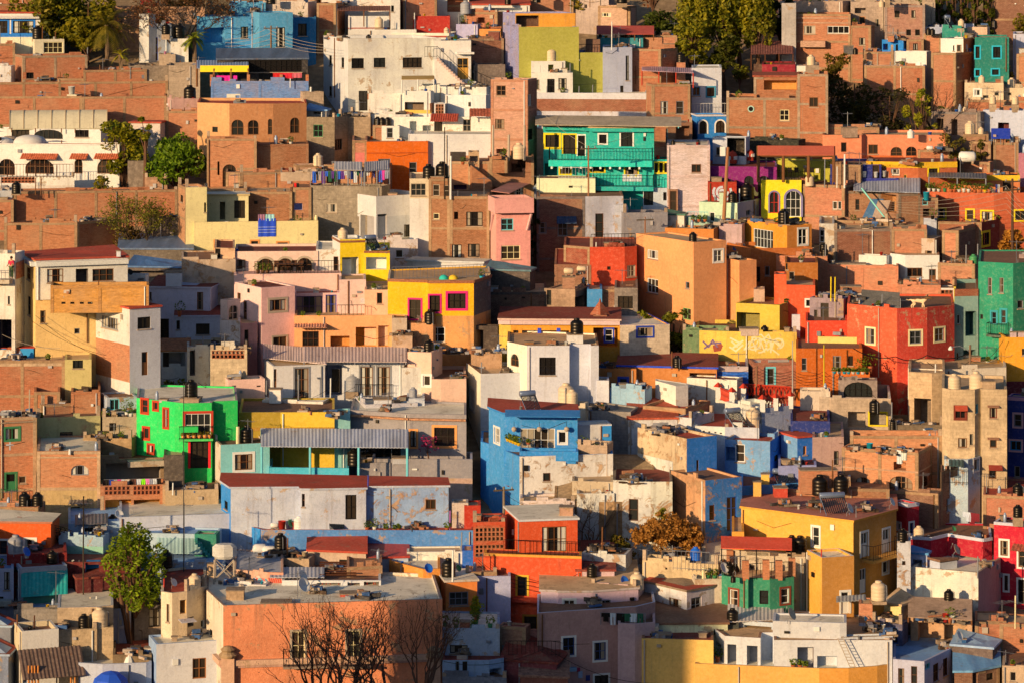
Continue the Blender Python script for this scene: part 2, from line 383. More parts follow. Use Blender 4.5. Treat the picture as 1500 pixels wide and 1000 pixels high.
 def frame(s, w, m):
  for fc in s.faces:
   if fc.mat[0] != 'b' or fc.L < 1.2: continue
   nb = max(1, round(fc.L / 3.8)); cw = .24
   for i in range(nb + 1):
    c = cw / 2 + (fc.L - cw) * i / nb; a, b = c - cw / 2, c + cw / 2
    cuts = sorted([(h[2] - .05, h[3] + .05) for h in fc.holes if h[0] - .1 < b and h[1] + .1 > a])
    z = s.zb
    for z0, z1 in cuts + [(s.zt - .02, 1e9)]:
     if z0 - z > .3: w.box(fc.pt(a, z, .0), (fc.u * (b - a)).to_3d(), (fc.n * .03).to_3d(), (0, 0, z0 - z), m)
     z = max(z, z1)
   zz = s.zt - .22; k = 0
   while zz > s.zb and k < 7:
    cuts = sorted([(h[0] - .05, h[1] + .05) for h in fc.holes if h[2] - .1 < zz + .2 and h[3] + .1 > zz]); a = cw
    for u0, u1 in cuts + [(fc.L - cw, 1e9)]:
     if u0 - a > .3: w.box(fc.pt(a, zz, 0), (fc.u * (u0 - a)).to_3d(), (fc.n * .025).to_3d(), (0, 0, .2), m)
     a = max(a, u1)
    zz -= 2.6; k += 1
 def trims(s, w, tr):
  # tr: list of (py_top, height_m, code, proud)  horizontal bands standing proud of the wall
  for py, h, code, pr in tr:
   z = zpx(py, s.Yc)
   for fc in s.faces: w.box(fc.pt(0, z - h, .002), (fc.u * fc.L).to_3d(), (fc.n * pr).to_3d(), (0, 0, h), wall(code))
 # -------------------------------------------------- openings
 def window(s, tok):
  kind = tok[0]; parts = tok[1:].split(','); x, y, wd, ht = map(float, parts[:4])
  frc = parts[4] if len(parts) > 4 and parts[4] else 'K'; trc = parts[5] if len(parts) > 5 and parts[5] not in ('', '-') else None
  fc = s.facefor(x)
  u0, u1 = fc.at(x - wd / 2), fc.at(x + wd / 2); u0, u1 = max(.06, u0), min(fc.L - .06, u1)
  if u1 - u0 < .12: return
  Y = fc.Y((u0 + u1) / 2); z1, z0 = zpx(y - ht / 2, Y), zpx(y + ht / 2, Y)
  z1 = min(z1, s.zt - .05); z0 = max(z0, s.zb + .05)
  if z1 - z0 < .1: return
  rr = random.Random(int(x * 7 + y * 13))
  fr = flat(frc, .45) if kind not in 'oOvV' else None
  W_, H_ = u1 - u0, z1 - z0; low = kind.lower()
  def box(mb, a, b, c, d, o0, o1, m): mb.box(fc.pt(a, c, o0), (fc.u * (b - a)).to_3d(), (fc.n * (o1 - o0)).to_3d(), (0, 0, d - c), m)
  if low == 'v':   # lattice block panel
   p = MB(); m = wall('b#c06a42'); nx, nz = max(2, round(W_ / .3)), max(2, round(H_ / .3))
   fc.holes.append((u0, u1, z0, z1, .6, 'k#7a5a44'))
   dx, dz = W_ / nx, H_ / nz
   for i in range(nx + 1): box(p, u0 + i * dx - (.05 if i else 0), u0 + i * dx + (.05 if i < nx else 0), z0, z1, -.1, .0, m)
   for j in range(nz + 1): box(p, u0, u1, z0 + j * dz - (.045 if j else 0), z0 + j * dz + (.045 if j < nz else 0), -.09, -.005, m)
   link('lattice_panel', p.mesh('lattice_panel'), s.root); return
  if low == 'o':
   fc.holes.append((u0, u1, z0, z1, min(2.4, max(1.0, H_ * .8)), colcode(parts[4]) if len(parts) > 4 and parts[4] else None))
   if trc:
    p = MB(); ring(p, box, u0, u1, z0, z1, .12, -.01, .05, flat(trc)); link('opening_surround', p.mesh('opening_surround'), s.root)
   return
  dp = .16
  fc.holes.append((u0, u1, z0, z1, dp, None))
  p = MB(); t = min(.06, W_ * .12)
  name = 'door' if low in 'df' else 'window'
  if low == 'a':
   r = W_ / 2; zs_ = z1 - min(r, H_ * .6); k = (z1 - zs_); n = 8; cm = wall(fc.mat); arc = [(u0 + r - r * math.cos(math.pi * i / n), zs_ + k * math.sin(math.pi * i / n)) for i in range(n + 1)]
   sp = MB()
   for i in range(n):
    (a, b), (c, d) = arc[i], arc[i + 1]
    sp.poly([fc.pt(a, b), fc.pt(c, d), fc.pt(c, z1), fc.pt(a, z1)], cm, [(a, b), (c, d), (c, z1), (a, z1)])
    sp.poly([fc.pt(a, b), fc.pt(c, d), fc.pt(c, d, -dp), fc.pt(a, b, -dp)], cm)
   link('arch', sp.mesh('arch'), s.root)
  ring(p, box, u0, u1, z0, z1, t, -.13, -.05, fr)
  nb = max(1, round(W_ / .48)); nh = 1 if H_ < .9 else 2 if H_ < 1.9 else 3
  if low == 'd' and kind == 'd' and (len(parts) > 6 or frc in 'BWGTRO'):
   box(p, u0 + t, u1 - t, z0 + t, z0 + H_ * .55, -.125, -.07, fr)
  for i in range(1, nb):
   c = u0 + W_ * i / nb; box(p, c - .02, c + .02, z0 + t, z1 - t, -.12, -.06, fr)
  for j in range(1, nh):
   c = z0 + H_ * j / nh; box(p, u0 + t, u1 - t, c - .018, c + .018, -.115, -.065, fr)
  o = link(name, p.mesh(name), s.root)
  g = MB(); g.poly([fc.pt(u0, z0, -.128), fc.pt(u1, z0, -.128), fc.pt(u1, z1, -.128), fc.pt(u0, z1, -.128)], glass(rr.randrange(3)))
  link('pane', g.mesh('pane'), o)
  if kind.isupper() or (rr.random() < .22 and low in 'wf'):
   cm = flat(rr.choice(['#b8a080', '#a08868', '#d0bc9c', '#987858']), .9); side = rr.random()
   for a, b in ((u0 + t, u0 + W_ * (.18 + .25 * side)), (u1 - W_ * (.18 + .2 * (1 - side)), u1 - t)):
    c = MB(); nn = 5; xs = [a + (b - a) * i / nn for i in range(nn + 1)]
    for i in range(nn):
     o0, o1 = (-.126, -.118) if i % 2 else (-.118, -.126)
     c.poly([fc.pt(xs[i], z0 + t, o0), fc.pt(xs[i + 1], z0 + t, o1), fc.pt(xs[i + 1], z1 - t, o1), fc.pt(xs[i], z1 - t, o0)], cm)
    link('curtain', c.mesh('curtain'), o)
  if trc:
   q = MB(); tw = .13 if W_ < 1.2 else .18; tm = flat(trc, .75)
   if low == 'a':
    r = W_ / 2; zs_ = z1 - min(r, H_ * .6); k = z1 - zs_
    arc = [(-math.cos(math.pi * i / 10), math.sin(math.pi * i / 10)) for i in range(11)]
    for i in range(10):
     a, b = arc[i], arc[i + 1]; c0 = u0 + r
     i1, i2 = (c0 + a[0] * r, zs_ + a[1] * k), (c0 + b[0] * r, zs_ + b[1] * k); e1, e2 = (c0 + a[0] * (r + tw), zs_ + a[1] * (k + tw)), (c0 + b[0] * (r + tw), zs_ + b[1] * (k + tw))
     q.poly([fc.pt(*i1, .035), fc.pt(*i2, .035), fc.pt(*e2, .035), fc.pt(*e1, .035)], tm); q.poly([fc.pt(*e1, .035), fc.pt(*e2, .035), fc.pt(*e2, .002), fc.pt(*e1, .002)], tm)
    for a, b in ((u0 - tw, u0), (u1, u1 + tw)): box(q, a, b, z0, zs_, .002, .035, tm)
   else: ring(q, box, u0 - tw, u1 + tw, z0 - (tw if low == 'w' else 0), z1 + tw, tw, .002, .035, tm, low != 'w')
   link('window_surround', q.mesh('window_surround'), o)
  if low == 'w' and not trc and H_ > .5:
   q = MB(); box(q, u0 - .06, u1 + .06, z0 - .09, z0 - .01, .002, .07, wall(CE)); link('sill', q.mesh('sill'), o)
  if low == 'f':
   q = MB(); box(q, u0 - .35, u1 + .35, z0 - .14, z0 - .02, .002, .62, wall(CE)); b_ = link('balcony', q.mesh('balcony'), s.root)
   q = MB(); rail(q, [fc.pt(u0 - .3, z0, .02), fc.pt(u0 - .3, z0, .57), fc.pt(u1 + .3, z0, .57), fc.pt(u1 + .3, z0, .02)], .95, flat('K', .5)); link('railing', q.mesh('railing'), b_)
 # -------------------------------------------------- extra parts
 def awning(s, x, y, w, h, code='t#c8623c', out=.8, name='awning', tilt=.35):
  fc = s.facefor(x); u0, u1 = fc.at(x - w / 2), fc.at(x + w / 2); Y = fc.Y((u0 + u1) / 2); z1 = zpx(y - h / 2, Y); z0 = zpx(y + h / 2, Y)
  m = MB(); sheet(m, fc.pt(u0, z1, .0), fc.pt(u1, z1, .0), fc.pt(u0, z0, out), fc.pt(u1, z0, out), wall(code), .2 if code[0] == 't' else .25, .05 if code[0] in 'tc' else 0)
  link(name, m.mesh(name), s.root); return s
 def canopy(s, x0, x1, v0, v1, hf, hb, code, posts=3, pm='B', name='canopy', pr=.06, beams=False):
  z = s.zroof(); a, b = s.at(x0, v0, z + hf), s.at(x1, v0, z + hf); c, d = s.at(x0, v1, z + hb), s.at(x1, v1, z + hb)
  m = MB(); sheet(m, a, b, c, d, wall(code), .25, .03 if code[0] in 'ct' else 0)
  o = link(name, m.mesh(name), s.root)
  for e0, e1, hh in ((a, b, hf), (c, d, hb)):
   for i in range(posts):
    t = (i + .02) / (posts - 1 + .04) if posts > 1 else .5; q = e0.lerp(e1, t); p = MB(); p.tube([(q.x, q.y, z - .05), (q.x, q.y, z + hh - .03)], pr, flat(pm), 6); link('post', p.mesh('post'), o)
  if beams:
   p = MB();
   for e0, e1 in ((a, b), (c, d)): p.tube([e0 - Vector((0, 0, .1)), e1 - Vector((0, 0, .1))], .08, flat(pm), 4)
   link('beam', p.mesh('beam'), o)
  return s
 def railing(s, x0, x1, v=.1, h=1.0, col='K', z=None, v1=None):
  a, b = s.at(x0, v, z), s.at(x1, v if v1 is None else v1, z); m = MB(); rail(m, [a, b], h, flat(col, .5)); link('railing', m.mesh('railing'), s.root); return s
 def balcony(s, x0, x1, y, hpx=5, out=1.1, code=None, rh=.95, rcol='K', brackets=None):
  fc = s.facefor((x0 + x1) / 2); u0, u1 = fc.at(x0), fc.at(x1); z = zpx(y, fc.Y((u0 + u1) / 2)); h = hpx * s.Yc / F
  m = MB(); m.box(fc.pt(u0, z - h, .002), (fc.u * (u1 - u0)).to_3d(), (fc.n * out).to_3d(), (0, 0, h), wall(code or fc.mat)); o = link('balcony', m.mesh('balcony'), s.root)
  if rh:
   m = MB(); rail(m, [fc.pt(u0 + .03, z, .05), fc.pt(u0 + .03, z, out - .05), fc.pt(u1 - .03, z, out - .05), fc.pt(u1 - .03, z, .05)], rh, flat(rcol, .5)); link('railing', m.mesh('railing'), o)
  if brackets:
   n = int((u1 - u0) / .85); m = MB()
   for i in range(n): m.box(fc.pt(u0 + .2 + i * .85, z - h - .2, .002), (fc.u * .16).to_3d(), (fc.n * (out + .12)).to_3d(), (0, 0, .19), flat(brackets))
   link('joists', m.mesh('joists'), o)
  return s
 def panel(s, x, y, w, h, code, out=.02, name='sign'):
  fc = s.facefor(x); u0, u1 = fc.at(x - w / 2), fc.at(x + w / 2); Y = fc.Y((u0 + u1) / 2); z1, z0 = zpx(y - h / 2, Y), zpx(y + h / 2, Y)
  m = MB(); m.box(fc.pt(u0, z0, .003), (fc.u * (u1 - u0)).to_3d(), (fc.n * out).to_3d(), (0, 0, z1 - z0), wall(code) if code[0] in 'pdqbksrct' and '#' in code else flat(code)); return link(name, m.mesh(name), s.root)
 def stroke(s, pts, wd, col, name='painted_lettering', out=.006):
  # a painted line on a wall face, pts in photo pixels
  m = MB(); c = flat(col, .8); k = 0
  for (x0, y0), (x1, y1) in zip(pts, pts[1:]):
   fc = s.facefor((x0 + x1) / 2); a0, a1 = fc.at(x0), fc.at(x1); z0, z1 = zpx(y0, fc.Y(a0)), zpx(y1, fc.Y(a1))
   d = Vector((a1 - a0, z1 - z0));
   if d.length < 1e-4: continue
   d.normalize(); q = Vector((-d.y, d.x)) * wd / 2; e = d * wd * .3; oo = out + .001 * (k % 3); k += 1
   A, B = Vector((a0, z0)) - e, Vector((a1, z1)) + e
   m.poly([fc.pt(*(A - q), oo), fc.pt(*(B - q), oo), fc.pt(*(B + q), oo), fc.pt(*(A + q), oo)], c)
  return m
def colcode(c): return c if '#' in c and c[0] in 'pdqbksr' else 'p' + COL.get(c, c).replace('!', '#')
def ring(p, box, u0, u1, z0, z1, t, o0, o1, m, nobot=False):
 box(p, u0, u0 + t, z0, z1, o0, o1, m); box(p, u1 - t, u1, z0, z1, o0, o1, m); box(p, u0 + t, u1 - t, z1 - t, z1, o0, o1, m)
 if not nobot: box(p, u0 + t, u1 - t, z0, z0 + t, o0, o1, m)
def rail(m, pts, h, mat, gap=.28):
 up = Vector((0, 0, h)); r = .018
 for a, b in zip(pts, pts[1:]):
  m.tube([a + up, b + up], r * 1.3, mat, 4); m.tube([a + up * .1, b + up * .1], r, mat, 4)
  n = max(1, int((b - a).length / gap))
  for i in range(n + 1): q = a.lerp(b, i / n); m.tube([q, q + up], r, mat, 3, cap=False)
def sheet(m, a, b, c, d, mat, pitch, amp, th=.05):
 """roof sheet: a-b front edge, c-d back edge; ribs run front to back"""
 a, b, c, d = map(Vector, (a, b, c, d)); W_ = (b - a).length
 n = max(1, int(W_ / pitch)) * (2 if amp else 1) if amp else 1
 nrm = (b - a).cross(c - a).normalized()
 if nrm.z < 0: nrm = -nrm
 ln = (c - a).length
 for i in range(n):
  t0, t1 = i / n, (i + 1) / n; o0 = nrm * (amp if i % 2 else 0); o1 = nrm * (0 if i % 2 else amp)
  if not amp: o0 = o1 = nrm * 0
  P = [a.lerp(b, t0) + o0, a.lerp(b, t1) + o1, c.lerp(d, t1) + o1, c.lerp(d, t0) + o0]
  m.poly(P, mat, [(t0 * W_, 0), (t1 * W_, 0), (t1 * W_, ln), (t0 * W_, ln)])
  m.poly([p - nrm * th for p in P][::-1], mat); m.poly([P[1] - nrm * th, P[1], P[0], P[0] - nrm * th], mat); m.poly([P[3] - nrm * th, P[3], P[2], P[2] - nrm * th], mat)
 for p, q in ((a, c), (d, b)): m.poly([p - nrm * th, p, q, q - nrm * th], mat)
# ------------------------------------------------------------------ roof-top things
TANKP = {}
TCOL = {'k': ('black', '!0d0d0e'), 'c': ('cream', '#e0b888'), 'g': ('grey', '#a09488'), 'w': ('white', '#eed8bc'), 'u': ('blue', '#2a6ab4'), 't': ('teal', '#2aa0a8'), 'r': ('red', '#c43828'), 'o': ('terracotta', '#c8683c'), 'y': ('yellow', '#f0c020'), 'p': ('pink', '#e890a0'), 'b': ('brown', '#7a5030'), 'e': ('green', '#4a8a50')}
def tank_mesh(c):
 if c in TANKP: return TANKP[c]
 m = MB(); mt = flat(TCOL[c][1], .38 if c == 'k' else .55)
 pr = [(.0, 0), (.37, 0), (.385, .03)]
 for z in (.2, .38, .56): pr += [(.385, z - .02), (.375, z), (.385, z + .02)]
 pr += [(.385, .7), (.37, .74), (.27, .84), (.17, .885)]
 m.lathe(pr, mt, 22); b = m.mesh('tank_body', True)
 m = MB(); m.lathe([(.165, .88), (.175, .9), (.175, .955), (.15, .985), (0, 1)], mt, 16); l = m.mesh('tank_lid', True)
 m = MB(); m.tube([(.36, 0, .8), (.43, 0, .76), (.45, 0, .3), (.45, 0, 0)], .02, flat('E', .6), 5); p = m.mesh('tank_pipe')
 TANKP[c] = (b, l, p); return TANKP[c]
def dish_mesh(c):
 k = ('dish', c)
 if k in TANKP: return TANKP[k]
 m = MB(); mt = flat(TCOL[c][1], .5); pr = [(0, 0), (.2, .02), (.38, .075), (.5, .14), (.51, .15), (.5, .155), (.38, .09), (.2, .035), (0, .015)]; m.lathe(pr, mt, 20); a = m.mesh('reflector', True)
 m = MB(); m.tube([(0, 0, 0), (0, 0, -.12), (-.0, .25, -.45), (0, .25, -.75)], .025, flat('E', .5), 5); m.tube([(0, .45, .1), (0, .3, .5)], .012, flat('E', .5), 4); m.cbox((0, .29, .48), .08, .08, .12, flat('E', .5)); b = m.mesh('mount_arm')
 TANKP[k] = (a, b); return TANKP[k]
PEND = []   # (object, noun, place, px)
def pend(o, noun, cat, place, px, group=None, join='on'):
 o['category'] = cat; o['kind'] = 'thing'
 if group: o['group'] = group
 PEND.append((o, noun, place, px, join))
def local(name, loc, parts, rz=0, sc=1.0):
 o = link(name, None, None, loc); o.rotation_euler = (0, 0, rz); o.scale = (sc, sc, sc); o.empty_display_size = .2
 for pn, me in parts: link(pn, me, o, (0, 0, 0))
 return o
def one(name, mb, loc=None, smooth=False): return link(name, mb.mesh(name, smooth), None, loc)
GROW = [0]
def item(hs, tok):
 k = tok[0]; p = tok[1:].split(','); px = float(p[0]); q = lambda i, d=0.0: float(p[i]) if len(p) > i and p[i] != '' else d
 st = lambda i, d: p[i] if len(p) > i and p[i] else d
 s = F / hs.Yc; place = hs.label; rz = random.Random(int(px * 31 + hs.Yc)).uniform(-.6, .6)
 if k == 't':     # tank px, h_px, v, colour, pedestal m
  ped = q(4); c = st(3, 'k'); pos = hs.at(px, q(2, 1)); h = q(1) / s
  if ped > .05:
   m = MB(); m.cbox((0, 0, -.02), h * .74, h * .74, ped, wall('k#b89878')); l = one('tank_pedestal', m, pos)
   pend(l, 'block pedestal under a water tank', 'pedestal', place, px)
  b, ld, pp = tank_mesh(c); o = local('water_tank', pos + Vector((0, 0, ped)), (('tank_body', b), ('lid', ld), ('pipe', pp)), rz * 3, h)
  pend(o, TCOL[c][0] + ' water tank', 'water tank', place, px, TCOL[c][0] + ' water tanks on the roofs')
 elif k == 'z':   # horizontal tank
  c = st(3, 'w'); pos = hs.at(px, q(2, 1)); L_ = q(1) / s; r = L_ * .3; m = MB(); mt = flat(TCOL[c][1], .5)
  m.lathe([(0, -L_ / 2), (r * .7, -L_ * .46), (r, -L_ * .36), (r, L_ * .36), (r * .7, L_ * .46), (0, L_ / 2)], mt, 20); me = m.mesh('tank_body', True); me.transform(Matrix.Rotation(math.pi / 2, 4, 'Y')); me.transform(Matrix.Translation((0, 0, r + .1)))
  cr_ = []
  for e in (-1, 1): m = MB(); m.cbox((e * L_ * .28, 0, -.03), .18, r * 1.6, r * .5, wall('k#b89878')); cr_.append(('cradle', m.mesh('cradle')))
  o = local('lying_water_tank', pos + Vector((0, 0, q(4))), [('tank_body', me)] + cr_, rz * .3); pend(o, 'lying ' + TCOL[c][0] + ' water tank', 'water tank', place, px)
 elif k == 's':   # dish
  c = st(3, 'w'); pos = hs.at(px, q(2, 1)); d = q(1) / s; a, b = dish_mesh(c)
  o = link('satellite_dish', None, None, pos + Vector((0, 0, d * .75 + q(4)))); o.scale = (d, d, d)
  r_ = link('reflector', a, o, (0, 0, 0)); r_.rotation_euler = (math.radians(62), 0, math.radians(50) + rz * .4); b_ = link('mount_arm', b, o, (0, 0, 0)); b_.rotation_euler = (0, 0, math.radians(50) + rz)
  pend(o, ('small ' if d < 1.0 else '') + TCOL[c][0] + ' satellite dish', 'satellite dish', place, px, 'satellite dishes')
 elif k == 'm':   # tv aerial
  pos = hs.at(px, q(2, 1)); h = q(1) / s; m = MB(); mt = flat('E', .5, .5); m.tube([(0, 0, 0), (0, 0, h)], .028, mt, 5)
  n = 5
  m2 = MB(); m2.tube([(-.6, -.2, h - .15), (.6, .2, h - .15)], .014, mt, 4)
  for i in range(n):
   x = -.5 + i * .25; m2.tube([(x - .15, x * .33 + .42, h - .15), (x + .15, x * .33 - .42, h - .15)], .01, mt, 3)
  o = local('tv_aerial', pos, (('mast', m.mesh('mast')), ('aerial', m2.mesh('aerial'))), rz * 2); pend(o, 'thin television aerial', 'aerial', place, px, 'television aerials')
 elif k == 'p':   # post
  pos = hs.at(px, q(2, .3)); h = q(1) / s; m = MB(); c = st(3, 'B'); m.tube([(0, 0, -.1), (.02, 0, h)], q(4, .05), flat(c, .7), 6); o = one('post', m, pos); pend(o, 'bare upright post', 'post', place, px, 'bare posts on the roofs')
 elif k == 'x':   # solar heater
  pos = hs.at(px, q(2, 1)); w = q(1) / s; m = MB(); m.lathe([(0, 0), (.2, 0), (.22, .03), (.22, w - .03), (.2, w), (0, w)], flat('H', .3, .6), 16); t = m.mesh('storage_drum', True); t.transform(Matrix.Rotation(math.pi / 2, 4, 'Y')); t.transform(Matrix.Translation((-w / 2, .5, 1.15)))
  m = MB(); n = 12
  for i in range(n): xx = -w * .46 + w * .92 * i / (n - 1); m.tube([(xx, .42, 1.08), (xx, -.75, .18)], .035, flat('!14202c', .25), 5)
  m2 = MB()
  for e in (-1, 1): m2.tube([(e * w * .47, .5, 0), (e * w * .47, .5, 1.0), (e * w * .47, -.8, .1), (e * w * .47, -.8, 0)], .025, flat('H', .4, .5), 5)
  o = local('solar_water_heater', pos, (('storage_drum', t), ('collector_tubes', m.mesh('collector_tubes')), ('stand', m2.mesh('stand'))), math.radians(q(3, 20))); pend(o, 'solar water heater', 'solar heater', place, px)
 elif k == 'j':   # scrap heap
  pos = hs.at(px, q(2, 1)); w = q(1) / s; m = MB(); r = random.Random(int(px * 3)); cols = ['k#a08468', 'd#c8a888', 'c#8a8078', 'k#5a4434', 'b#b06a44', 'k#4a4440', 'k#7a6a58', 'p#3a5a7a']
  m.cbox((0, 0, -.03), w * .8, .7, .09, wall('k#6a5444'))
  for i in range(int(16 + w * 9)):
   x, y = r.gauss(0, w * .22), r.gauss(0, .35); z = max(0, r.uniform(-.05, .4) * (1 - abs(2 * x / w)) ); l = r.uniform(.15, .7) if r.random() < .8 else r.uniform(.7, 1.2)
   ang = r.uniform(-.7, .7) + (1.57 if r.random() < .25 else 0); d = Vector((math.cos(ang) * l, math.sin(ang) * l, r.uniform(-.1, .12) * l)); e = Vector((-math.sin(ang), math.cos(ang), 0)) * r.uniform(.08, .35)
   m.box((x - d.x / 2, y, z), d, e, (0, 0, r.uniform(.05, .28)), wall(r.choice(cols)))
  o = one('scrap_heap', m, pos); pend(o, 'scrap heap', 'scrap heap', place, px)
 elif k == 'f':   # potted plant px,h_px,v,potcolour
  pos = hs.at(px, q(2, .3)) + Vector((0, 0, q(4))); h = max(.35, q(1) / s); c = st(3, 'o'); m = MB(); m.lathe([(0, 0), (.12, 0), (.17, h * .38), (.18, h * .4), (.15, h * .4), (0, h * .36)], flat(TCOL[c][1], .8), 12); t = m.mesh('pot', True)
  lv = MB(); r = random.Random(int(px * 17)); lm = leafmat('#3a5218', '#6a8028') if rz < .3 else leafmat('#26401c', '#557030')
  leaves(lv, [(Vector((0, 0, h * .75)), h * .42, h * .42)], 60, .09, lm, r)
  o = local('potted_plant', pos, (('pot', t), ('foliage', lv.mesh('foliage'))), rz); pend(o, 'plant in ' + TCOL[c][0] + ' pot', 'potted plant', place, px, 'potted plants along terraces')
 elif k == 'c':   # bucket px,h,v,col
  pos = hs.at(px, q(2, .5)) + Vector((0, 0, q(4))); h = q(1) / s; c = st(3, 'w'); m = MB(); m.lathe([(0, 0), (h * .3, 0), (h * .4, h), (h * .43, h), (h * .37, h * .97), (h * .3, h * .5), (0, h * .45)], flat(TCOL[c][1], .5), 14)
  o = one('bucket', m, pos, True); pend(o, TCOL[c][0] + ' bucket', 'bucket', place, px)
 elif k == 'g':   # gas cylinder
  pos = hs.at(px, q(2, .5)); h = q(1) / s; m = MB(); mt = flat('H', .45, .3); m.lathe([(0, .02), (.16 * h, .02), (.18 * h, .08 * h), (.18 * h, .75 * h), (.13 * h, .87 * h), (.05 * h, .9 * h)], mt, 14); m2 = MB(); m2.lathe([(.1 * h, .86 * h), (.1 * h, h), (.085 * h, h), (.085 * h, .86 * h)], mt, 12)
  o = local('gas_cylinder', pos, (('cylinder_body', m.mesh('cylinder_body', True)), ('collar', m2.mesh('collar', True)))); pend(o, 'silver gas cylinder', 'gas cylinder', place, px)
 elif k == 'k':   # crate / hut box px,w,h,v,matcode
  pos = hs.at(px, q(3, 1)); m = MB(); w, h = q(1) / s, q(2) / s; mc = st(4, 'k#b89878'); m.cbox((0, 0, -.02), w, min(w, 1.2), h, wall(mc), 0); m.cbox((0, 0, h - .021), w + .1, min(w, 1.2) + .1, .06, wall('k#a88c70'), 0)
  o = one('masonry_block', m, pos); o.rotation_euler = (0, 0, rz * .2); pend(o, 'small square masonry block', 'masonry block', place, px)
 elif k == 'l':   # clothesline px0,px1,h,v,n
  x1 = q(1); a, b = hs.at(px, q(3, .3)), hs.at(x1, q(3, .3)); h = q(2) / s; up = Vector((0, 0, h)); m = MB(); m.tube([a, a + up], .03, flat('E'), 5); m.tube([b, b + up], .03, flat('E'), 5)
  w = MB(); w.tube([a + up, (a + b) / 2 + up * .97, b + up], .012, flat('E'), 4)
  o = link('clothesline', None, None, (a + b) / 2); l1 = link('poles', m.mesh('poles'), o); link('line', w.mesh('line'), o); pend(o, 'clothesline between two poles', 'clothesline', place, px)
  garments(a + up * .97, b + up * .97, int(q(4, 6)), place, hs.ray)
 elif k == 'w':   # stacked firewood / planks etc
  pass
GC = [('white', '#f4e6d4'), ('black', '!0c0c10'), ('red', '#d82828'), ('navy', '#223a78'), ('grey', '#9a9290'), ('pink', '#e84a90'), ('blue', '#3a6ac0'), ('purple', '#6a3a78'), ('dark green', '#2a5a3a'), ('orange', '#f08a3a'), ('lime green', '#8ae020'), ('beige', '#d8bc98')]
GK = [('shirt', .6, .65), ('towel', .55, .95), ('pair of trousers', .45, .95), ('t-shirt', .55, .6), ('sheet', 1.0, 1.0), ('sock', .18, .35)]
GUSED = {}
def garments(a, b, n, place, ray, seq=None):
 r = random.Random(int(a.x * 100)); d = (b - a); L_ = d.length; u = d.normalized(); combos = [(c, g) for g in GK[:4] for c in GC]; r.shuffle(combos); combos.sort(key=lambda q: r.random() + (0 if q[0][0] in ('black', 'navy', 'grey', 'purple', 'blue', 'white', 'dark green') else .62))
 if seq: combos = seq + combos
 pos = .15; i = 0; nrm = Vector((ray.x, ray.y, 0))
 step = (L_ - .3) / n
 for i in range(n):
  (cn, ch), (gn, w, h) = combos[i]; w = min(w * r.uniform(.8, 1.15), step * 1.35)
  h *= r.uniform(.6, 1.15); p = a + u * (.15 + step * (i + .5 + r.uniform(-.2, .2))); m = MB(); mt = flat(ch, .9); N = 5
  for q in range(N):
   x0, x1 = -w / 2 + w * q / N, -w / 2 + w * (q + 1) / N; o0, o1 = (.03 if q % 2 else -.03), (-.03 if q % 2 else .03)
   hh0 = h * (1 if gn != 't-shirt' or 0 < q < N - 1 else .45);
   if gn == 'pair of trousers' and q == 2: hh0 = h * .35
   for z0, z1, f0, f1 in ((0, -hh0 / 2, 0, .7), (-hh0 / 2, -hh0, .7, 1)):
    A = [u * x0 + nrm * o0 * f0 + Vector((0, 0, z0)), u * x1 + nrm * o1 * f0 + Vector((0, 0, z0)), u * x1 + nrm * o1 * f1 + Vector((0, 0, z1)), u * x0 + nrm * o0 * f1 + Vector((0, 0, z1))]
    m.poly(A, mt); m.poly([v + nrm * .015 for v in A][::-1], mt)
  o = one(gn.split()[-1].replace('-', '_'), m, p); pend(o, cn + ' ' + gn, 'laundry', place, CX + F * p.x / p.y, 'laundry hung out to dry', 'hanging at')
ORD = ['leftmost', 'second', 'third', 'fourth', 'fifth', 'sixth', 'seventh', 'eighth', 'ninth', 'tenth', 'eleventh', 'twelfth']
def settle():
 for hs, tok in ITEMS: item(hs, tok)
 g = {}
 for r in PEND: g.setdefault((r[1], r[2]), []).append(r)
 for (noun, place), l in g.items():
  l.sort(key=lambda r: r[3]); n = len(l)
  for i, r in enumerate(l):
   art = place if place.split()[0] in ('the', 'a') else 'the ' + place
   pre = noun if n == 1 else ('%s %s' % ('leftmost' if i == 0 else 'rightmost' if i == n - 1 else ORD[i], noun)); suf = '' if n == 1 or i in (0, n - 1) else ' from left'
   lab = '%s%s %s %s' % (pre, suf, r[4], art); r[0]['label'] = lab; LABELS.append((lab, r[0].name, None))
# ------------------------------------------------------------------ vegetation
def leaves(m, blobs, n, size, mat, r, droop=0.0):
 tot = sum(b[1] ** 2 * b[2] for b in blobs)
 for c, rx, rz in blobs:
  k = int(n * rx ** 2 * rz / tot) + 1
  for _ in range(k):
   while True:
    d = Vector((r.uniform(-1, 1), r.uniform(-1, 1), r.uniform(-1, 1)))
    if .08 < d.length < 1: break
   d = d.normalized() * (d.length ** .45)
   p = c + Vector((d.x * rx, d.y * rx, d.z * rz)); sz = size * r.uniform(.6, 1.4)
   a = Vector((r.gauss(0, 1), r.gauss(0, 1), r.gauss(0, .6) - droop)).normalized(); b = a.cross(Vector((r.gauss(0, 1), r.gauss(0, 1), r.gauss(0, 1)))).normalized()
   a *= sz; b *= sz * .55
   m.poly([p - a, p + b * .9 - a * .1, p + a, p - b * .9 - a * .1], mat)
def G(px, py, dv=0):
 Y = Yg(py) + dv; X = (px - CX) / F * Y; return Vector((X, Y, gz(X, Y)))
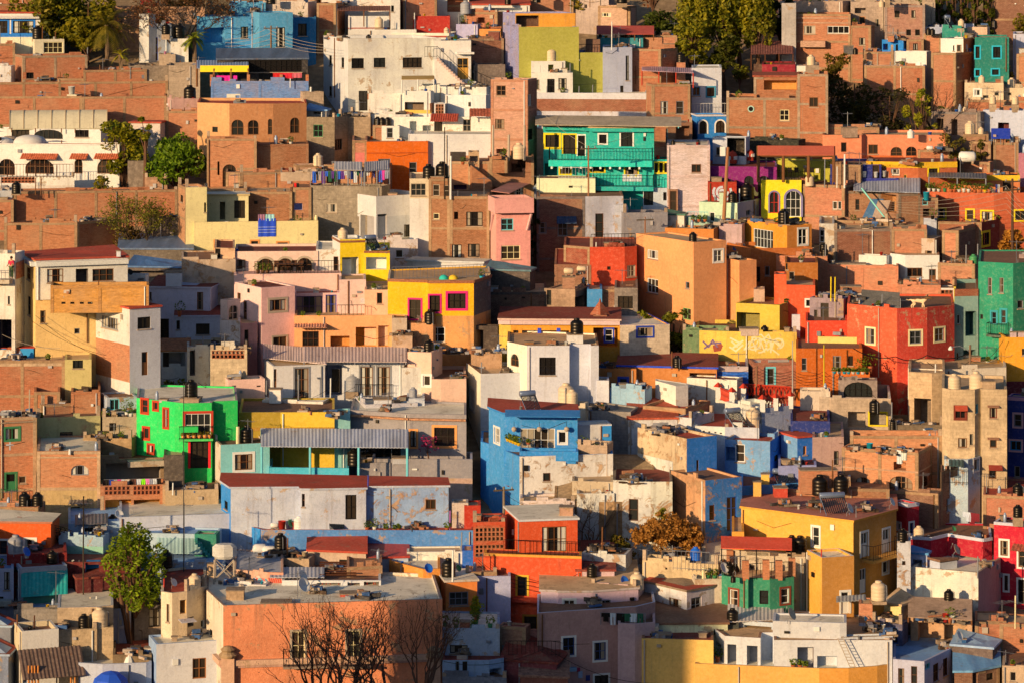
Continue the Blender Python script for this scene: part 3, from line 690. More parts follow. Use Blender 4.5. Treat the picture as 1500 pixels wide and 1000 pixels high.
def tree(name, label, px, base, top, wpx, kind='round', cat='tree', cols=('#24380f', '#5a6a1c'), n=2600, ls=.2, trunk=None, dv=0, zb=None, seed=1, nb=16):
 r = random.Random(seed + int(px)); Y = Yg(base) + dv; s = F / Y; X = (px - CX) / F * Y; zg = gz(X, Y) if zb is None else zpx(zb, Y); zt = zpx(top, Y); h = zt - zg; W_ = wpx / s
 o = thing(name, label, cat, (X, Y, zg)); lm = leafmat(*cols)
 t = MB(); tm = wall('k#6a4c34') ; tr = max(.05, h * .022)
 tz = h * (trunk if trunk is not None else .35); blobs = []
 lean = Vector((r.uniform(-.05, .05) * h, r.uniform(-.05, .05) * h, 0))
 if kind in ('multi', 'poplar'):
  for i in range(6):
   a = r.uniform(0, 6.28); e = Vector((math.cos(a) * W_ * .28, math.sin(a) * W_ * .28, h * r.uniform(.6, .85))); mid = e * .5 + Vector((r.uniform(-.2, .2), 0, 0)); t.tube([Vector((math.cos(a) * .15, math.sin(a) * .15, -.2)), mid * .9, e], tr * .8, tm, 5, tr * .25)
 else:
  t.tube([Vector((0, 0, -.3)), lean * .5 + Vector((0, 0, tz * .6)), lean + Vector((0, 0, tz)), lean + Vector((0, 0, h * .8))], tr * 1.3, tm, 7, tr * .4)
 for i in range(nb):
  f = (i + .5) / nb
  if kind == 'round':
   a = i * 2.4; rad = W_ * .36 * math.sqrt(r.uniform(.1, 1)); z = tz + (h - tz) * r.uniform(.15, .86); c = lean + Vector((math.cos(a) * rad, math.sin(a) * rad, z)); rr = W_ * r.uniform(.11, .2); rz = rr * r.uniform(.7, 1.0)
  elif kind == 'weep':
   a = i * 2.4; rad = W_ * .37 * math.sqrt(f); z = h * (.93 - .3 * f) - r.uniform(0, .18) * h; c = Vector((math.cos(a) * rad, math.sin(a) * rad, z)); rr = W_ * r.uniform(.09, .15); rz = h * r.uniform(.13, .24)
  elif kind in ('poplar', 'multi'):
   a = i * 2.4; z = tz + (h - tz) * (f * .86 + .06); rad = W_ * (.42 * r.uniform(.35, 1.0) if kind == 'multi' else .22) * math.sin(math.pi * min(1, .22 + f * .7)); c = Vector((math.cos(a) * rad, math.sin(a) * rad, z)); rr = W_ * (r.uniform(.06, .12) if kind == 'multi' else r.uniform(.12, .2)); rz = rr * r.uniform(.9, 1.5)
  elif kind == 'bush':
   a = i * 2.4; rad = W_ * .34 * math.sqrt(f); c = Vector((math.cos(a) * rad, math.sin(a) * rad, h * r.uniform(.3, .78))); rr = W_ * r.uniform(.12, .2); rz = min(rr, h * .3)
  blobs.append((c, rr, rz))
  if kind != 'bush' or i % 3 == 0:
   st = Vector((lean.x, lean.y, tz * r.uniform(.7, 1.0))) if kind not in ('multi', 'poplar') else Vector((0, 0, tz * .8)); t.tube([st, st.lerp(c, .5) + Vector((0, 0, .1 * h * r.random())), c + Vector((0, 0, rz * .4))], tr * .45, tm, 4, tr * .12)
 link('trunk', t.mesh('trunk'), o, (0, 0, 0)); m = MB(); leaves(m, blobs, n, ls, lm, r, .8 if kind == 'weep' else 0.1); link('crown', m.mesh('crown'), o, (0, 0, 0)); return o
def bare_tree(name, label, px, base, top, wpx, n=6, cat='tree', col='#4a3a2c', seed=3, dv=0, buds=None, zb=None):
 r = random.Random(seed); Y = Yg(base) + dv; s = F / Y; X = (px - CX) / F * Y; zg = gz(X, Y) if zb is None else zpx(zb, Y); h = zpx(top, Y) - zg; W_ = wpx / s; o = thing(name, label, cat, (X, Y, zg)); m = MB(); tm = wall('k' + col); bl = []
 def grow(p, d, l, rad, dep):
  q = p + d * l; mid = p.lerp(q, .5) + Vector((r.uniform(-1, 1), r.uniform(-1, 1), r.uniform(-.6, .6))) * l * .12; m.tube([p, mid, q], rad, tm, 5 if dep < 3 else 3, rad * .66, cap=False); bl.append(q)
  if dep >= 7 or rad < .004: return
  for i in range(r.choice((2, 2, 3)) if dep < 4 else 2):
   nd = (d + Vector((r.gauss(0, .55) * W_ / h * 1.3, r.gauss(0, .5), r.gauss(.12, .3)))).normalized(); grow(q, nd, l * r.uniform(.66, .88), rad * .64, dep + 1)
 tr = max(.08, h * .026); p0 = Vector((0, 0, h * .16)); m.tube([(0, 0, -.3), p0], tr * 1.3, tm, 7, tr)
 for i in range(n):
  a = -1.2 + 2.4 * i / (n - 1) if n > 1 else 0; d = Vector((math.sin(a) * W_ / h * 1.1, r.uniform(-.35, .35), .85)).normalized(); grow(p0, d, h * .25, tr * .7, 1)
 link('branches', m.mesh('branches'), o, (0, 0, 0))
 if buds:
  lv = MB();
  for q in bl[::2]: leaves(lv, [(q, h * .05, h * .05)], buds[1], buds[2], leafmat(*buds[0]), r)
  link('foliage', lv.mesh('foliage'), o, (0, 0, 0))
 return o
def palm(name, label, px, base, top, wpx, zb=None, dv=0, n=26, cols=('#3a4214', '#7a7228')):
 r = random.Random(int(px)); Y = Yg(base) + dv; s = F / Y; X = (px - CX) / F * Y; zg = gz(X, Y) if zb is None else zpx(zb, Y); h = zpx(top, Y) - zg; W_ = wpx / s; o = thing(name, label, 'palm tree', (X, Y, zg)); t = MB(); hc = h * .72; t.tube([(0, 0, -.2), (.1, 0, hc * .5), (0, 0, hc)], .3, wall('k#7a6048'), 8, .22); link('trunk', t.mesh('trunk'), o, (0, 0, 0)); m = MB(); lm = leafmat(*cols)
 for i in range(n):
  a = i * 2.4; el = r.uniform(-.5, 1.2); L_ = W_ * .52 * r.uniform(.8, 1.1); d = Vector((math.cos(a), math.sin(a), 0)); p = Vector((0, 0, hc)); v = d * math.cos(el) + Vector((0, 0, math.sin(el))); side = d.cross(Vector((0, 0, 1)))
  for k in range(9):
   q = p + v * (L_ / 9); v = (v + Vector((0, 0, -.16))).normalized(); w = L_ * .16 * math.sin(math.pi * (k + 1.2) / 10.5) + .03
   for e in (-1, 1):
    for j in (0, .5): b = p.lerp(q, j); m.poly([b, b + v * .12, b + side * e * w + v * w * .7 - Vector((0, 0, w * .35))], lm, [(0, 0), (1, 0), (1, 1)])
   p = q
 link('fronds', m.mesh('fronds'), o, (0, 0, 0)); return o
# ------------------------------------------------------------------ poles, cables, people
def pole(label, px, base, top, dv=0, r=.11, col='#9a7a5c', arms=1, lean=0, zb=None, lamp=False):
 Y = Yg(base) + dv; X = (px - CX) / F * Y; zg = gz(X, Y) if zb is None else zpx(zb, Y); zt = zpx(top, Y); o = thing('utility_pole', label, 'utility pole', (X, Y, zg)); m = MB(); h = zt - zg; m.tube([(0, 0, -.5), (lean, 0, h)], r * 1.25, wall('k' + col), 8, r * .8); link('shaft', m.mesh('shaft'), o, (0, 0, 0))
 for i in range(arms):
  a = MB(); z = h - .3 - .7 * i; a.cbox((lean * z / h, 0, z), 1.5, .1, .1, wall('k#6a5844'), .3); link('crossarm', a.mesh('crossarm'), o, (0, 0, 0))
  for e in (-.6, 0, .6): a = MB(); a.lathe([(.05, 0), (.07, .05), (.04, .1), (.06, .15), (0, .17)], flat('E', .3), 8, lean * z / h + e * .955, e * .295, z + .1); link('insulator', a.mesh('insulator', True), o, (0, 0, 0))
 if lamp:
  a = MB(); a.tube([(lean * .9, 0, h * .93), (lean - .8, -.2, h * .99), (lean - 1.5, -.4, h * .985)], .035, flat('E', .5), 5); link('lamp_arm', a.mesh('lamp_arm'), o, (0, 0, 0)); a = MB(); a.lathe([(0, 0), (.16, .02), (.2, .12), (.08, .3), (0, .34)], flat('W', .4), 12, lean - 1.55, -.42, h * .985 - .25); link('lamp_head', a.mesh('lamp_head', True), o, (0, 0, 0))
 return Vector((X + lean, Y, zt))
def cable(label, pts, sag=.6, r=.014, col='K', cat='cable'):
 # pts: world points
 m = MB(); P = []
 for a, b in zip(pts, pts[1:]):
  for i in range(9):
   t = i / 8; q = a.lerp(b, t); q.z -= sag * 4 * t * (1 - t); P.append(q)
 m.tube(P, r, flat(col, .6), 4); o = link('overhead_cable', m.mesh('overhead_cable')); tag(o, label, cat, 'cables strung across the hillside'); return o
def skin(name, nodes, edges, mats, parent, levels=1):
 me = bpy.data.meshes.new(name); me.from_pydata([n[0] for n in nodes], edges, []); me.materials.append(mats); o = link(name, me, parent, (0, 0, 0))
 md = o.modifiers.new('skin', 'SKIN');
 for i, n in enumerate(nodes):
  sv = me.skin_vertices[0].data[i]; sv.radius = n[1] if isinstance(n[1], tuple) else (n[1], n[1]); sv.use_root = (i == 0)
 sb = o.modifiers.new('sub', 'SUBSURF'); sb.levels = levels; sb.render_levels = levels + 1
 md.use_smooth_shade = True; return o
# ================================================================== top rows
WD = 'd#f4dcc0'; WQ = 'q#f0dcc8'; GR = 'k#a89078'; PK = 'b#d8906a'; BD = 'b#b87450'; AD = 'q#d8a878'
H('brick_house', 'low brick house at the top left edge', (-30, 52), -8, 40, BR, on='p8,14,2')
H('brick_house', 'brick annex behind the blue trimmed white house', (-25, 40), 6, 62, BR)
blu = H('white_house', 'white house with blue window trim', (-25, 59), 20, 100, WH, par=0, roof='R', win='w34,40,30,18,K,A w2,40,18,18,K,A', bands=[(50, 'p#2e86c8'), (54.5, 'p#f0d8a8')])
blu.awning(16, 25, 84, 4, 'p#fbe2c4', .5, 'cornice')
H('white_annex', 'cream annex below the blue trimmed house', (45, 94), 58, 112, 'p#f0d4a4', par=.2, roof='W', win='w78,70,28,16,C', on='t55,20,1,k,.2 k68,9,16,2,d#cfc4bc p62,22,.6 p81,14,.4')
H('brick_house', 'brick hut under the cream annex', (-20, 22), 64, 118, BR)
H('brick_house', 'long brick house with one small window', (22, 128), 82, 150, BR, win='w44,111,11,9', on='p128,16,.5,E', fr='k#b49474')
H('brick_house', 'brick upper storey with grey side panel', (-20, 22), 97, 152, 'd#e8d0b8', on='m4,12,1')
H('brick_wall', 'brick block with scrap along its top', (84, 122), 115, 165, BD, roof='K', cat='wall', on='j66,30,1.5 p88,14,.2')
H('brick_house', 'brick house with sloping parapet by the palm', (122, 215), 103, 168, BR, a=8, roof='G', on='p146,12,1 c180,6,1')
H('cement_house', 'grey cement house beside the sloping parapet', (188, 247), 97, 160, GR, par=.5, roof='G', a=12, on='k205,14,7,2 p223,10,.3')
H('cement_house', 'cement parapet house below the black tanks', (247, 293), 96, 166, 'k#b89c80', win='', on='p264,12,.4 m291,18,1')
H('brick_wall', 'long brick terrace wall with concrete columns', (-20, 246), 121, 180, BR, par=.9, roof='G', cat='wall', on='p124,10,.2 p195,11,.3')
H('brick_wall', 'lower long brick wall above the barrel canopy', (-20, 120), 141, 196, BR, roof='G', cat='wall', par=.6, on='m66,16,1 j60,26,2')
H('brick_wall', 'right half of the brick wall above the barrel canopy', (120, 244), 142, 200, 'b#d48a60', roof='G', cat='wall', par=.6)
hut = H('stair_tower', 'cream pillar block carrying a white bucket', (98, 112, 120), 139, 190, 'p#f0d4a4 b#9a5a3c', a=20, par=.1, on='c105,13,.8,w')
H('white_house', 'small white house with red roofline and fallen stones', (245, 290), 145, 205, 'd#d8a088', roof='R', par=.25, on='t278,23,1,k c283,5,.4,r')
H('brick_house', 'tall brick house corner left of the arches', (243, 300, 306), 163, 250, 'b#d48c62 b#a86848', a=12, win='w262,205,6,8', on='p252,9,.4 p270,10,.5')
# barrel canopy house
bc = H('white_house', 'white house beneath a tan barrel canopy', (-20, 158), 190, 246, WH, par=.3, roof='W', win='w30,196,26,12 a71,197,42,14 w120,196,20,11')
def barrel(h, x0, x1, v0, v1, z0, rise, code, n=12):
 A0, A1 = h.at(x0, v0), h.at(x1, v0); B0, B1 = h.at(x0, v1), h.at(x1, v1); m = MB(); z = h.zt + z0
 for i in range(n):
  t0, t1 = i / n, (i + 1) / n
  def q(a, b, t): p = a.lerp(b, t * .999); return Vector((p.x, p.y, z + rise * math.sin(math.pi * .5 * min(1, t * 1.35)) if t < .74 else z + rise * math.cos((t - .74) * 1.6)))
  P = [q(A0, B0, t0), q(A1, B1, t0), q(A1, B1, t1), q(A0, B0, t1)]; m.poly(P, wall(code), [(0, t0 * 6), (10, t0 * 6), (10, t1 * 6), (0, t1 * 6)]); m.poly([p - Vector((0, 0, .07)) for p in P][::-1], wall(code))
 L0 = (A1 - A0)
 for i in range(8):
  t = i / 7
  pts = [Vector((*(A0.lerp(A1, t).lerp(B0.lerp(B1, t), j / n)).xy, z + .03 + (rise * math.sin(math.pi * .5 * min(1, j / n * 1.35)) if j / n < .74 else rise * math.cos((j / n - .74) * 1.6)))) for j in range(n + 1)]
  m.tube(pts, .035, flat('#c8a070'), 4)
 c = link('barrel_canopy', m.mesh('barrel_canopy'), h.root)
 for x in (x0 + 3, 52, 90, 110, x1 - 4):
  p = MB(); a = h.at(x, v0 + .1, h.zroof()); p.tube([a, (a.x, a.y, z + .1)], .05, flat('B'), 6); link('post', p.mesh('post'), c)
tree('broadleaf_tree', 'leafy tree right behind the blue trimmed house', 70, 90, -26, 90, 'round', cols=('#2c3f0e', '#86802a'), n=2200, ls=.24, trunk=.1, nb=18)
barrel(bc, 14, 157, -.6, 4.4, .0, 1.5, 'p#f8d8a0')
ww = H('white_house', 'long white house with three tile hoods', (-20, 186), 212, 290, WH, par=.12, roof='R', win='a10,245,24,24,B a58,244,42,22,B a115,244,12,21,B a156,244,27,22,B', on='p90,6,1', trim=[(212, .12, 'p#f4dcc0', .05)])
for x, w in ((59, 53), (117, 25), (158, 36)): ww.awning(x, 229, w, 7, 't#d06a40', .75, 'tile_hood')
def dome(h, px, wpx, v, code, hgt=.35, name='dome'):
 p = h.at(px, v); r = wpx / 2 * h.Yc / F; m = MB(); m.lathe([(r, -.02), (r * .97, hgt * r * .3), (r * .8, hgt * r * .75), (r * .45, hgt * r), (0, hgt * r * 1.1)], wall(code), 20, p.x, p.y, p.z); link(name, m.mesh(name, True), h.root)
dome(ww, 44, 50, 2.5, WH, .45); dome(ww, 2, 36, 2.5, WH, .45); dome(ww, 14, 30, 4.6, 'k#c8a888', .5)
H('garden_wall', 'low white garden wall with terracotta lattice', (-20, 109), 259, 310, 'd#f0d8bc', cat='wall', D=1.2, par=.1, roof='W', win='v26,264,50,9', on='p11,20,.2,D p18,20,.2,D p40,18,.2,D p52,18,.2,D p70,18,.2,D p83,18,.2,D', bands=[(272, 'd#e0c4a4')]).railing(10, 107, -.05, 1.2, 'D')
H('white_house', 'pale shaded house behind the mango tree', (190, 243), 181, 262, 'p#e8c8a8', par=0, roof='R', win='w213,206,8,16')
H('cement_steps_wall', 'dark stone retaining wall right of the white house', (187, 214), 236, 300, 's#a08468', cat='wall', par=.1)
H('stone_wall', 'short stone wall by the round green tree', (212, 245), 260, 312, 's#c89068', cat='wall', D=2)
rw = H('retaining_wall', 'long brick retaining wall with nine concrete posts', (20, 260), 281, 345, 'b#cc8258', cat='wall', D=3, par=.15, roof='s#a88460', on='t24,18,-1.4,k,.1 p52,24,-1 p60,22,-1')
H('white_hut', 'small pale hut at left end of retaining wall', (-20, 18), 280, 346, 'd#e0d0c0', par=.2)
H('brick_wall', 'low brick wall left of the black tank', (-20, 20), 293, 352, BR, cat='wall')
bl = H('brick_house', 'wide brick house with flat grey roof', (6, 113, 172), 326, 410, 'b#d08a5c b#c67a50', a=4, par=.2, roof='G', maxd=3, on='c108,5,1 j126,14,1,w k140,30,4,1.5,d#e8d0b8 p52,8,2 p103,7,1')
H('shed', 'low shed with bluish black roof sheets', (174, 282), 366, 432, 'k#7a6a5a', roof='c#6a7684', par=0, rise=.6, D=6, cat='shed')
H('cement_terrace', 'dark terrace wall behind the bare shrub', (218, 262), 320, 392, 's#8a7058', cat='wall', D=3)
# --- trees of the top left
tree('broadleaf_tree', 'big yellow green tree behind the palm', 88, 82, -40, 140, 'round', cols=('#27380e', '#7a7c1c'), n=4200, ls=.26, trunk=.2, nb=22)
tree('broadleaf_tree', 'sunlit green tree at the top left edge', 128, 96, -14, 100, 'round', cols=('#33420e', '#8a8420'), n=2600, ls=.26, trunk=.15, nb=16)
palm('palm_tree', 'palm with drooping fronds above the brick wall', 156, 112, 8, 105, n=34)
palm('young_palm', 'young palm with a pale trunk beside the palm', 176, 128, 62, 34, n=12, cols=('#6a7420', '#b0a838'))
tree('bougainvillea', 'red flowering bougainvillea above the white steps', 228, 72, -12, 60, 'bush', cat='shrub', cols=('#5a1420', '#b03a3a'), n=900, ls=.2, trunk=.2)
bare_tree('bare_tree', 'thin dark tree left of the blue house', 262, 100, -18, 80, 4, seed=5, buds=(('#3a2c20', '#6a4a30'), 5, .12))
tree('broadleaf_tree', 'dark tree crown behind the bare tree', 268, 66, -14, 70, 'round', cols=('#1c280e', '#4a3a20'), n=1100, ls=.24)
H('stone_wall', 'rubble stone wall below the bougainvillea', (160, 300), 10, 78, 's#d89c70', cat='wall', D=3, par=.1)
H('stepped_wall', 'white stepped wall with tree shadows', (204, 218, 228), 21, 108, 'd#f4e0c8 d#e8d8cc', a=40, cat='wall', par=.1)
sw = H('stepped_wall', 'white shaded wall with teal and blue doors', (218, 251), 36, 106, 'd#ece0d8', a=26, cat='house', par=.1, win='d220,71,6,35,#2a9088 d229,72,5,34,#2c4ca0')
H('tank_stand', 'white tank stand beside the young palm', (250, 276), 57, 120, 'd#f0d8bc', par=.05, on='t243,16,-.4,k,.5 t262,23,.6,k', cat='stand')
H('block_stand', 'cement block stand between two black tanks', (233, 257), 80, 128, 'k#c8a888', par=.05, cat='stand', on='c242,5,.4,p')
palm('fan_palm', 'bushy fan palm left of the blue house', 284, 118, 33, 48, n=26, cols=('#4a5c18', '#8a9830'))
# ---- blue house
b0 = H('blue_house', 'tall teal blue house with power lines', (336, 389), 4, 110, 'p#5a9cb0', par=.15, roof='W', dv=5, on='t397,18,-1,k', D=6)
H('blue_house', '', (288, 372), 25, 116, 'p#5a9cb0', a=12, par=.15, roof='W', of=b0, dv=2, win='o314,52,30,22 W358,48,11,17 w371,55,5,34')
H('blue_house', '', (365, 380, 429), 19, 120, 'p#62a4b8 p#5698ae', a=60, par=.12, roof='W', of=b0, win='W411,55,13,29')
H('blue_house', '', (428, 463), 26, 119, 'p#2a7a9a', a=26, par=.15, roof='W', of=b0, dv=2.5, win='w443,44,13,18 o438,80,18,12')  # wing painted darker blue, the front block's shade put into its colour
H('concrete_house', 'stained concrete house behind the blue one', (385, 464), 3, 78, 'd#d8b898', par=.4, roof='G', on='s446,12,-.3,g p462,10,1 j470,14,2')
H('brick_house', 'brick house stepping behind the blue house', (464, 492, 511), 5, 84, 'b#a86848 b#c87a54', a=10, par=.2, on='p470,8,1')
wt = H('white_house', 'white terrace house with wooden shade roof', (510, 584), 24, 92, 'p#f8e0c4', par=1.0, roof='W', win='w576,13,4,10', trim=[(41, .1, '!5a1a10'.replace('!5a1a10', 'p#a83c28'), .03)], on='s520,11,.4,w c531,6,.6,b t558,7,.6,b f545,8,.5,o c569,7,.6,u')
wt.canopy(494, 572, -.3, 4, 1.55, 1.9, 't#7a4a38', 3, 'B')
H('white_house', 'white block right of the shade roof terrace', (572, 586), 0, 94, WH, par=.1, win='w575,13,4,9')
H('brick_house', 'orange brick house right of white terrace', (584, 640), -4, 82, 'b#d88a64', par=.2, on='p608,10,1')
H('red_house', 'low white house with red bands and tanks', (510, 610), 44, 104, 'p#f0d8b8', par=.12, roof='W', trim=[(52, .18, 'p#b04030', .04)], on='t555,16,1,c,.3 p571,14,.5,K c565,4,1,u', win='o523,53,16,3')
# yellow awning pavilion
pv = H('blue_house', 'blue brick house with dark glass pavilion', (309, 452), 119, 194, 'b#7aa6dc', par=.5, roof='G', fr='b#7aa6dc', on='p425,12,-.5,W', D=8)
pv2 = H('blue_house', '', (318, 451), 88, 186, 'p#3a3430', of=pv, dv=1.2, par=0, roof='c#5a626c', rise=.8, D=4.5, a=2, win='w392,96,100,20 w414,113,70,12')
pv.canopy(288, 364, .2, 3.6, 1.7, 2.3, 'c#8a94a0', 4, 'B', pr=.11)
for x in (310, 364, 412, 450):
 p = MB(); a = pv.at(x, .15); p.cbox(a, .28, .28, 1.1, wall('b#d08050')); link('brick_pier', p.mesh('brick_pier'), pv.root)
ya = MB(); a, b = pv.at(293, .1), pv.at(364, .1); sheet(ya, a + Vector((0, 0, 1.35)), b + Vector((0, 0, 1.35)), a + Vector((0, .12, 1.95)), b + Vector((0, .12, 1.95)), flat('#f8d818'), 1.4, 0); link('yellow_blind', ya.mesh('yellow_blind'), pv.root)
garments(pv.at(312, .3, pv.zt + .5), pv.at(352, .3, pv.zt + .5), 2, 'the pavilion rail', pv.ray, [(('magenta', '#e01880'), ('sheet', 1.7, .7)), (('hot pink', '#e83090'), ('sheet', 1.2, .5))])
garments(pv.at(398, .3, pv.zt + .75), pv.at(446, .3, pv.zt + .75), 3, 'the pavilion window', pv.ray, [(('red', '#c81c24'), ('sheet', 1.2, .75)), (('crimson', '#d82838'), ('sheet', 1.1, .7)), (('faded red', '#c86060'), ('sheet', .9, .6))])
H('tank_stand', 'white block stand under the black tank', (332, 356), 138, 196, 'p#f0d8b0', par=.05, cat='stand', win='o348,144,6,8', on='t343,21,.8,k')
# arches
ar = H('arched_house', 'brown house with four arched windows', (300, 336, 400, 449), 152, 268, 'p#e0a864 p#bc7c4c p#bc7c4c', seg=[(289, 2.2), (336, .4), (400, 0), (449, .9)], par=.25, roof='R', cap='p#c4452c', D=8, win='a348,187,18,23,B a371,187,16,22,B a400,186,15,23,B a432,184,14,23,B w315,190,8,8')
for f in ar.faces: pass
H('cement_house', 'grey cement house with blue roofed hut', (449, 490, 519), 172, 262, 'k#9c8468 k#a89070', a=10, par=.2, roof='B', win='w466,192,14,18,G w493,212,16,16,K', maxd=3, on='p471,10,.5,W')
H('cement_house', 'small cement hut beside the brown arches', (449, 483), 163, 246, 'd#c8aa88', par=0, roof='B', rise=.5, win='o466,166,14,4')
H('block_tank_base', 'cement cube with a white pipe on it', (440, 474), 135, 215, 'k#c8a888', par=.05, cat='stand', on='p455,7,1,W,.09')
# big white
bw = H('white_house', 'big white house with barred windows', (474, 510, 646), 57, 190, 'p#f8e4cc d#fae2c4', a=52, par=.3, roof='G', maxd=9, win='w484,89,4,15 w502,92,4,15 w524,93,18,15 w556,92,17,14 w604,92,28,15 w484,134,4,15 d532,148,13,29', on='j505,9,1 t540,10,1.5,k p476,5,.3,E p493,6,.5,E s563,7,.6,w c568,4,.5,w')
bw.railing(512, 530, .1, 1.0, 'K', zpx(163, bw.Yc))
wb = H('white_house', 'white stair house with wooden door', (636, 690), 60, 186, WH, par=.1, roof='W', win='d678,101,16,31,#d8a040,,x', dv=1)
wb.panel(681, 78, 25, 3, 'p#f4dcc0', .7, 'door_hood')
def stairs(h, x0, y0, x1, y1, w, code, rcol='K', v=.0, zadd=0):
 A, B = h.at(x0, v), h.at(x1, v); A.z, B.z = zpx(y0, A.y), zpx(y1, B.y); n = max(3, int(abs(A.z - B.z) / .2)); m = MB(); mt = wall(code); d = Vector((h.ray.x, h.ray.y, 0)) * -w
 for i in range(n):
  p, q = A.lerp(B, i / n), A.lerp(B, (i + 1) / n); m.box((p.x, p.y, q.z - .28), (q - p) * Vector((1, 1, 0)) if False else Vector((q.x - p.x, q.y - p.y, 0)), d, (0, 0, .28), mt)
 o = link('staircase', m.mesh('staircase'), h.root)
 if rcol:
  m = MB(); rail(m, [A + d, B + d], .95, flat(rcol, .5), .45); link('railing', m.mesh('railing'), o)
stairs(wb, 640, 82, 690, 130, 1.0, 'p#e8b898', 'K', -.3); stairs(wb, 690, 116, 719, 129, 1.0, 'p#f0d8c0', 'K', -.2)
wb.railing(622, 640, -.6, 1.0, 'K', zpx(84, wb.Yc))
H('white_house', 'white ground storey cluttered below the stairs', (612, 722), 128, 224, 'd#f8e0c4', par=.2, roof='W', on='j690,60,.6 j668,30,.8 k640,8,6,1', win='w608,145,14,8')
kk = H('white_kiosk', 'white kiosk with mustard canopy roof', (592, 636), 134, 232, 'p#f8e0c4', par=.2, roof='W', win='o604,156,34,12,p#8a6a50')
kk.canopy(588, 636, -.6, 2, 1.3, 1.5, 'p#c8a050', 3, 'W'); kk.panel(612, 164, 40, 5, 'p#f0c050', .05, 'painted_band'); kk.panel(633, 158, 7, 14, 'b#d07a50', .03, 'brick_panel')
H('white_house', 'white wall house with slanting shadow bands', (652, 722), 140, 236, 'p#fae4cc', par=.15, roof='W', dv=.5)
H('brick_lattice_wall', 'small brick lattice screen framed in white', (636, 652), 152, 240, 'p#f8e0c8', cat='wall', par=.05, D=2, win='v644,160,12,14', dv=-.5)
tk = H('white_house', 'white cottage with striped tile awning', (566, 720), 172, 252, 'd#f8dfc2', par=.15, roof='W', win='o605,187,10,18 d642,187,12,18 w684,184,12,18,S o625,190,12,12', on='p690,8,.4')
tk.awning(652, 172, 40, 10, 't#b04a34', 1.2, 'tile_awning', 0)
tk.canopy(688, 720, -1, .6, .3, .9, 't#b05a3c', 2, 'D')
H('hut', 'brick hut with black tanks beside white house', (546, 566), 184, 255, 'b#c88058', par=.1, roof='K', on='t553,14,.6,k t560,13,.6,k t568,13,.8,k', cat='house')
H('white_hut', 'small white hut above the orange house', (559, 585), 185, 258, WH, par=.1, win='w571,195,9,15,E', cat='house')
H('white_house', 'cream house with washing above the hut', (540, 600), 168, 246, 'd#f4dcc0', par=.2, roof='W', win='w574,160,4,8', on='j520,30,1 f572,8,.4,o')
H('cement_terrace', 'shaded terrace left of the white kiosk', (496, 548), 172, 250, 'k#a08468', par=.5, roof='K', on='j512,28,1 j536,18,1.5', cat='house')
H('white_parapet_house', 'white parapet house with barred lower door', (540, 606), 137, 222, 'd#fae0c4', par=.6, roof='W', )
tree('pepper_tree', 'round bright green tree by the brick ruin', 257, 296, 203, 98, 'weep', cols=('#2a4a0e', '#6a8a1c'), n=4200, ls=.19, nb=30, trunk=.2)
tree('mango_tree', 'dark leafy tree right of the barrel canopy', 176, 288, 158, 72, 'round', cols=('#24400e', '#8a8a1c'), n=2800, ls=.2, nb=26, trunk=.08)
tree('pollard_tree', 'pollarded tree with thick trunk and small crown', 213, 300, 168, 26, 'round', cols=('#3a5210', '#8a8a20'), n=420, ls=.17, trunk=.7, nb=6)
tree('shrub', 'light green shrub before the long white house', 150, 312, 246, 36, 'bush', cat='shrub', cols=('#33440f', '#8a8420'), n=700, ls=.14, trunk=.1)
bare_tree('scrubby_tree', 'half bare scrub tree below the brick wall', 199, 398, 292, 54, 6, seed=4, buds=(('#3a4a18', '#7a7a28'), 4, .1))
tree('bush', 'brown tangled bush left of the terrace wall', 186, 395, 322, 50, 'bush', cat='shrub', cols=('#3a3018', '#6a5a28'), n=900, ls=.15, trunk=.1)
tree('shrub', 'dark green shrub at the foot of the scrub tree', 202, 402, 350, 26, 'bush', cat='shrub', cols=('#22380e', '#4a6420'), n=500, ls=.14, trunk=.1)
# ================================================================== upper middle and right
H('red_house', 'plain red wall house at the top', (605, 659), 24, 82, 'p#c4382c', par=.2, roof='R', on='p607,8,-.3,W')
H('white_house', 'white columned house behind the red wall', (630, 687), -14, 58, 'p#f0d8b4', par=.2, win='w636,8,9,24 o670,8,30,20,p#a89070')
H('white_house', 'white house with long red roof edge', (686, 776), 8, 70, 'p#f4dcc0', par=0, roof='R', rise=.5, win='o740,16,50,8 w702,18,10,10', on='t744,12,-1,k t786,16,1,k')
H('brick_house', 'small brick house behind the lilac wall', (680, 738), 18, 86, 'b#c87c58', par=.2, win='o705,30,10,8', on='t682,20,-.6,g p695,6,.4')
H('lilac_shed', 'pale lilac shed left of the lilac wall', (668, 704), 36, 100, 'd#c8b4c8', par=.1, cat='shed', on='p672,18,.2,E')
H('orange_shed', 'low orange hut with a red dome', (702, 738), 43, 104, 'p#e09048', par=.1, cat='shed', on='c718,5,.5,r p723,16,.3,E')
H('cream_band_house', 'long cream house with red band', (560, 672), 49, 108, 'p#f4dcb4', par=.12, roof='W', trim=[(53, .15, 'p#b04030', .03)], on='t654,10,1,c')
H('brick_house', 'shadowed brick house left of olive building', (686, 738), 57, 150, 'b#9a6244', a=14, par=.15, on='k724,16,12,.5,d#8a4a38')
H('brick_house', 'dark brown block with one bricked opening', (688, 740), 95, 172, 'k#8a7464', par=.1, roof='K')
ol = H('olive_house', 'olive and lilac house with orange terrace', (737, 760, 883), 78, 176, 'b#c4bce8 p#b8b048', a=68, par=.25, roof='G', fr='b#c4bce8', maxd=6, on='p878,16,.3')
H('olive_house', '', (737, 760, 848), 40, 177, 'b#c4bce8 p#b8b048', a=68, par=.3, roof='G', fr='b#c4bce8', maxd=6, of=ol, dv=.02)
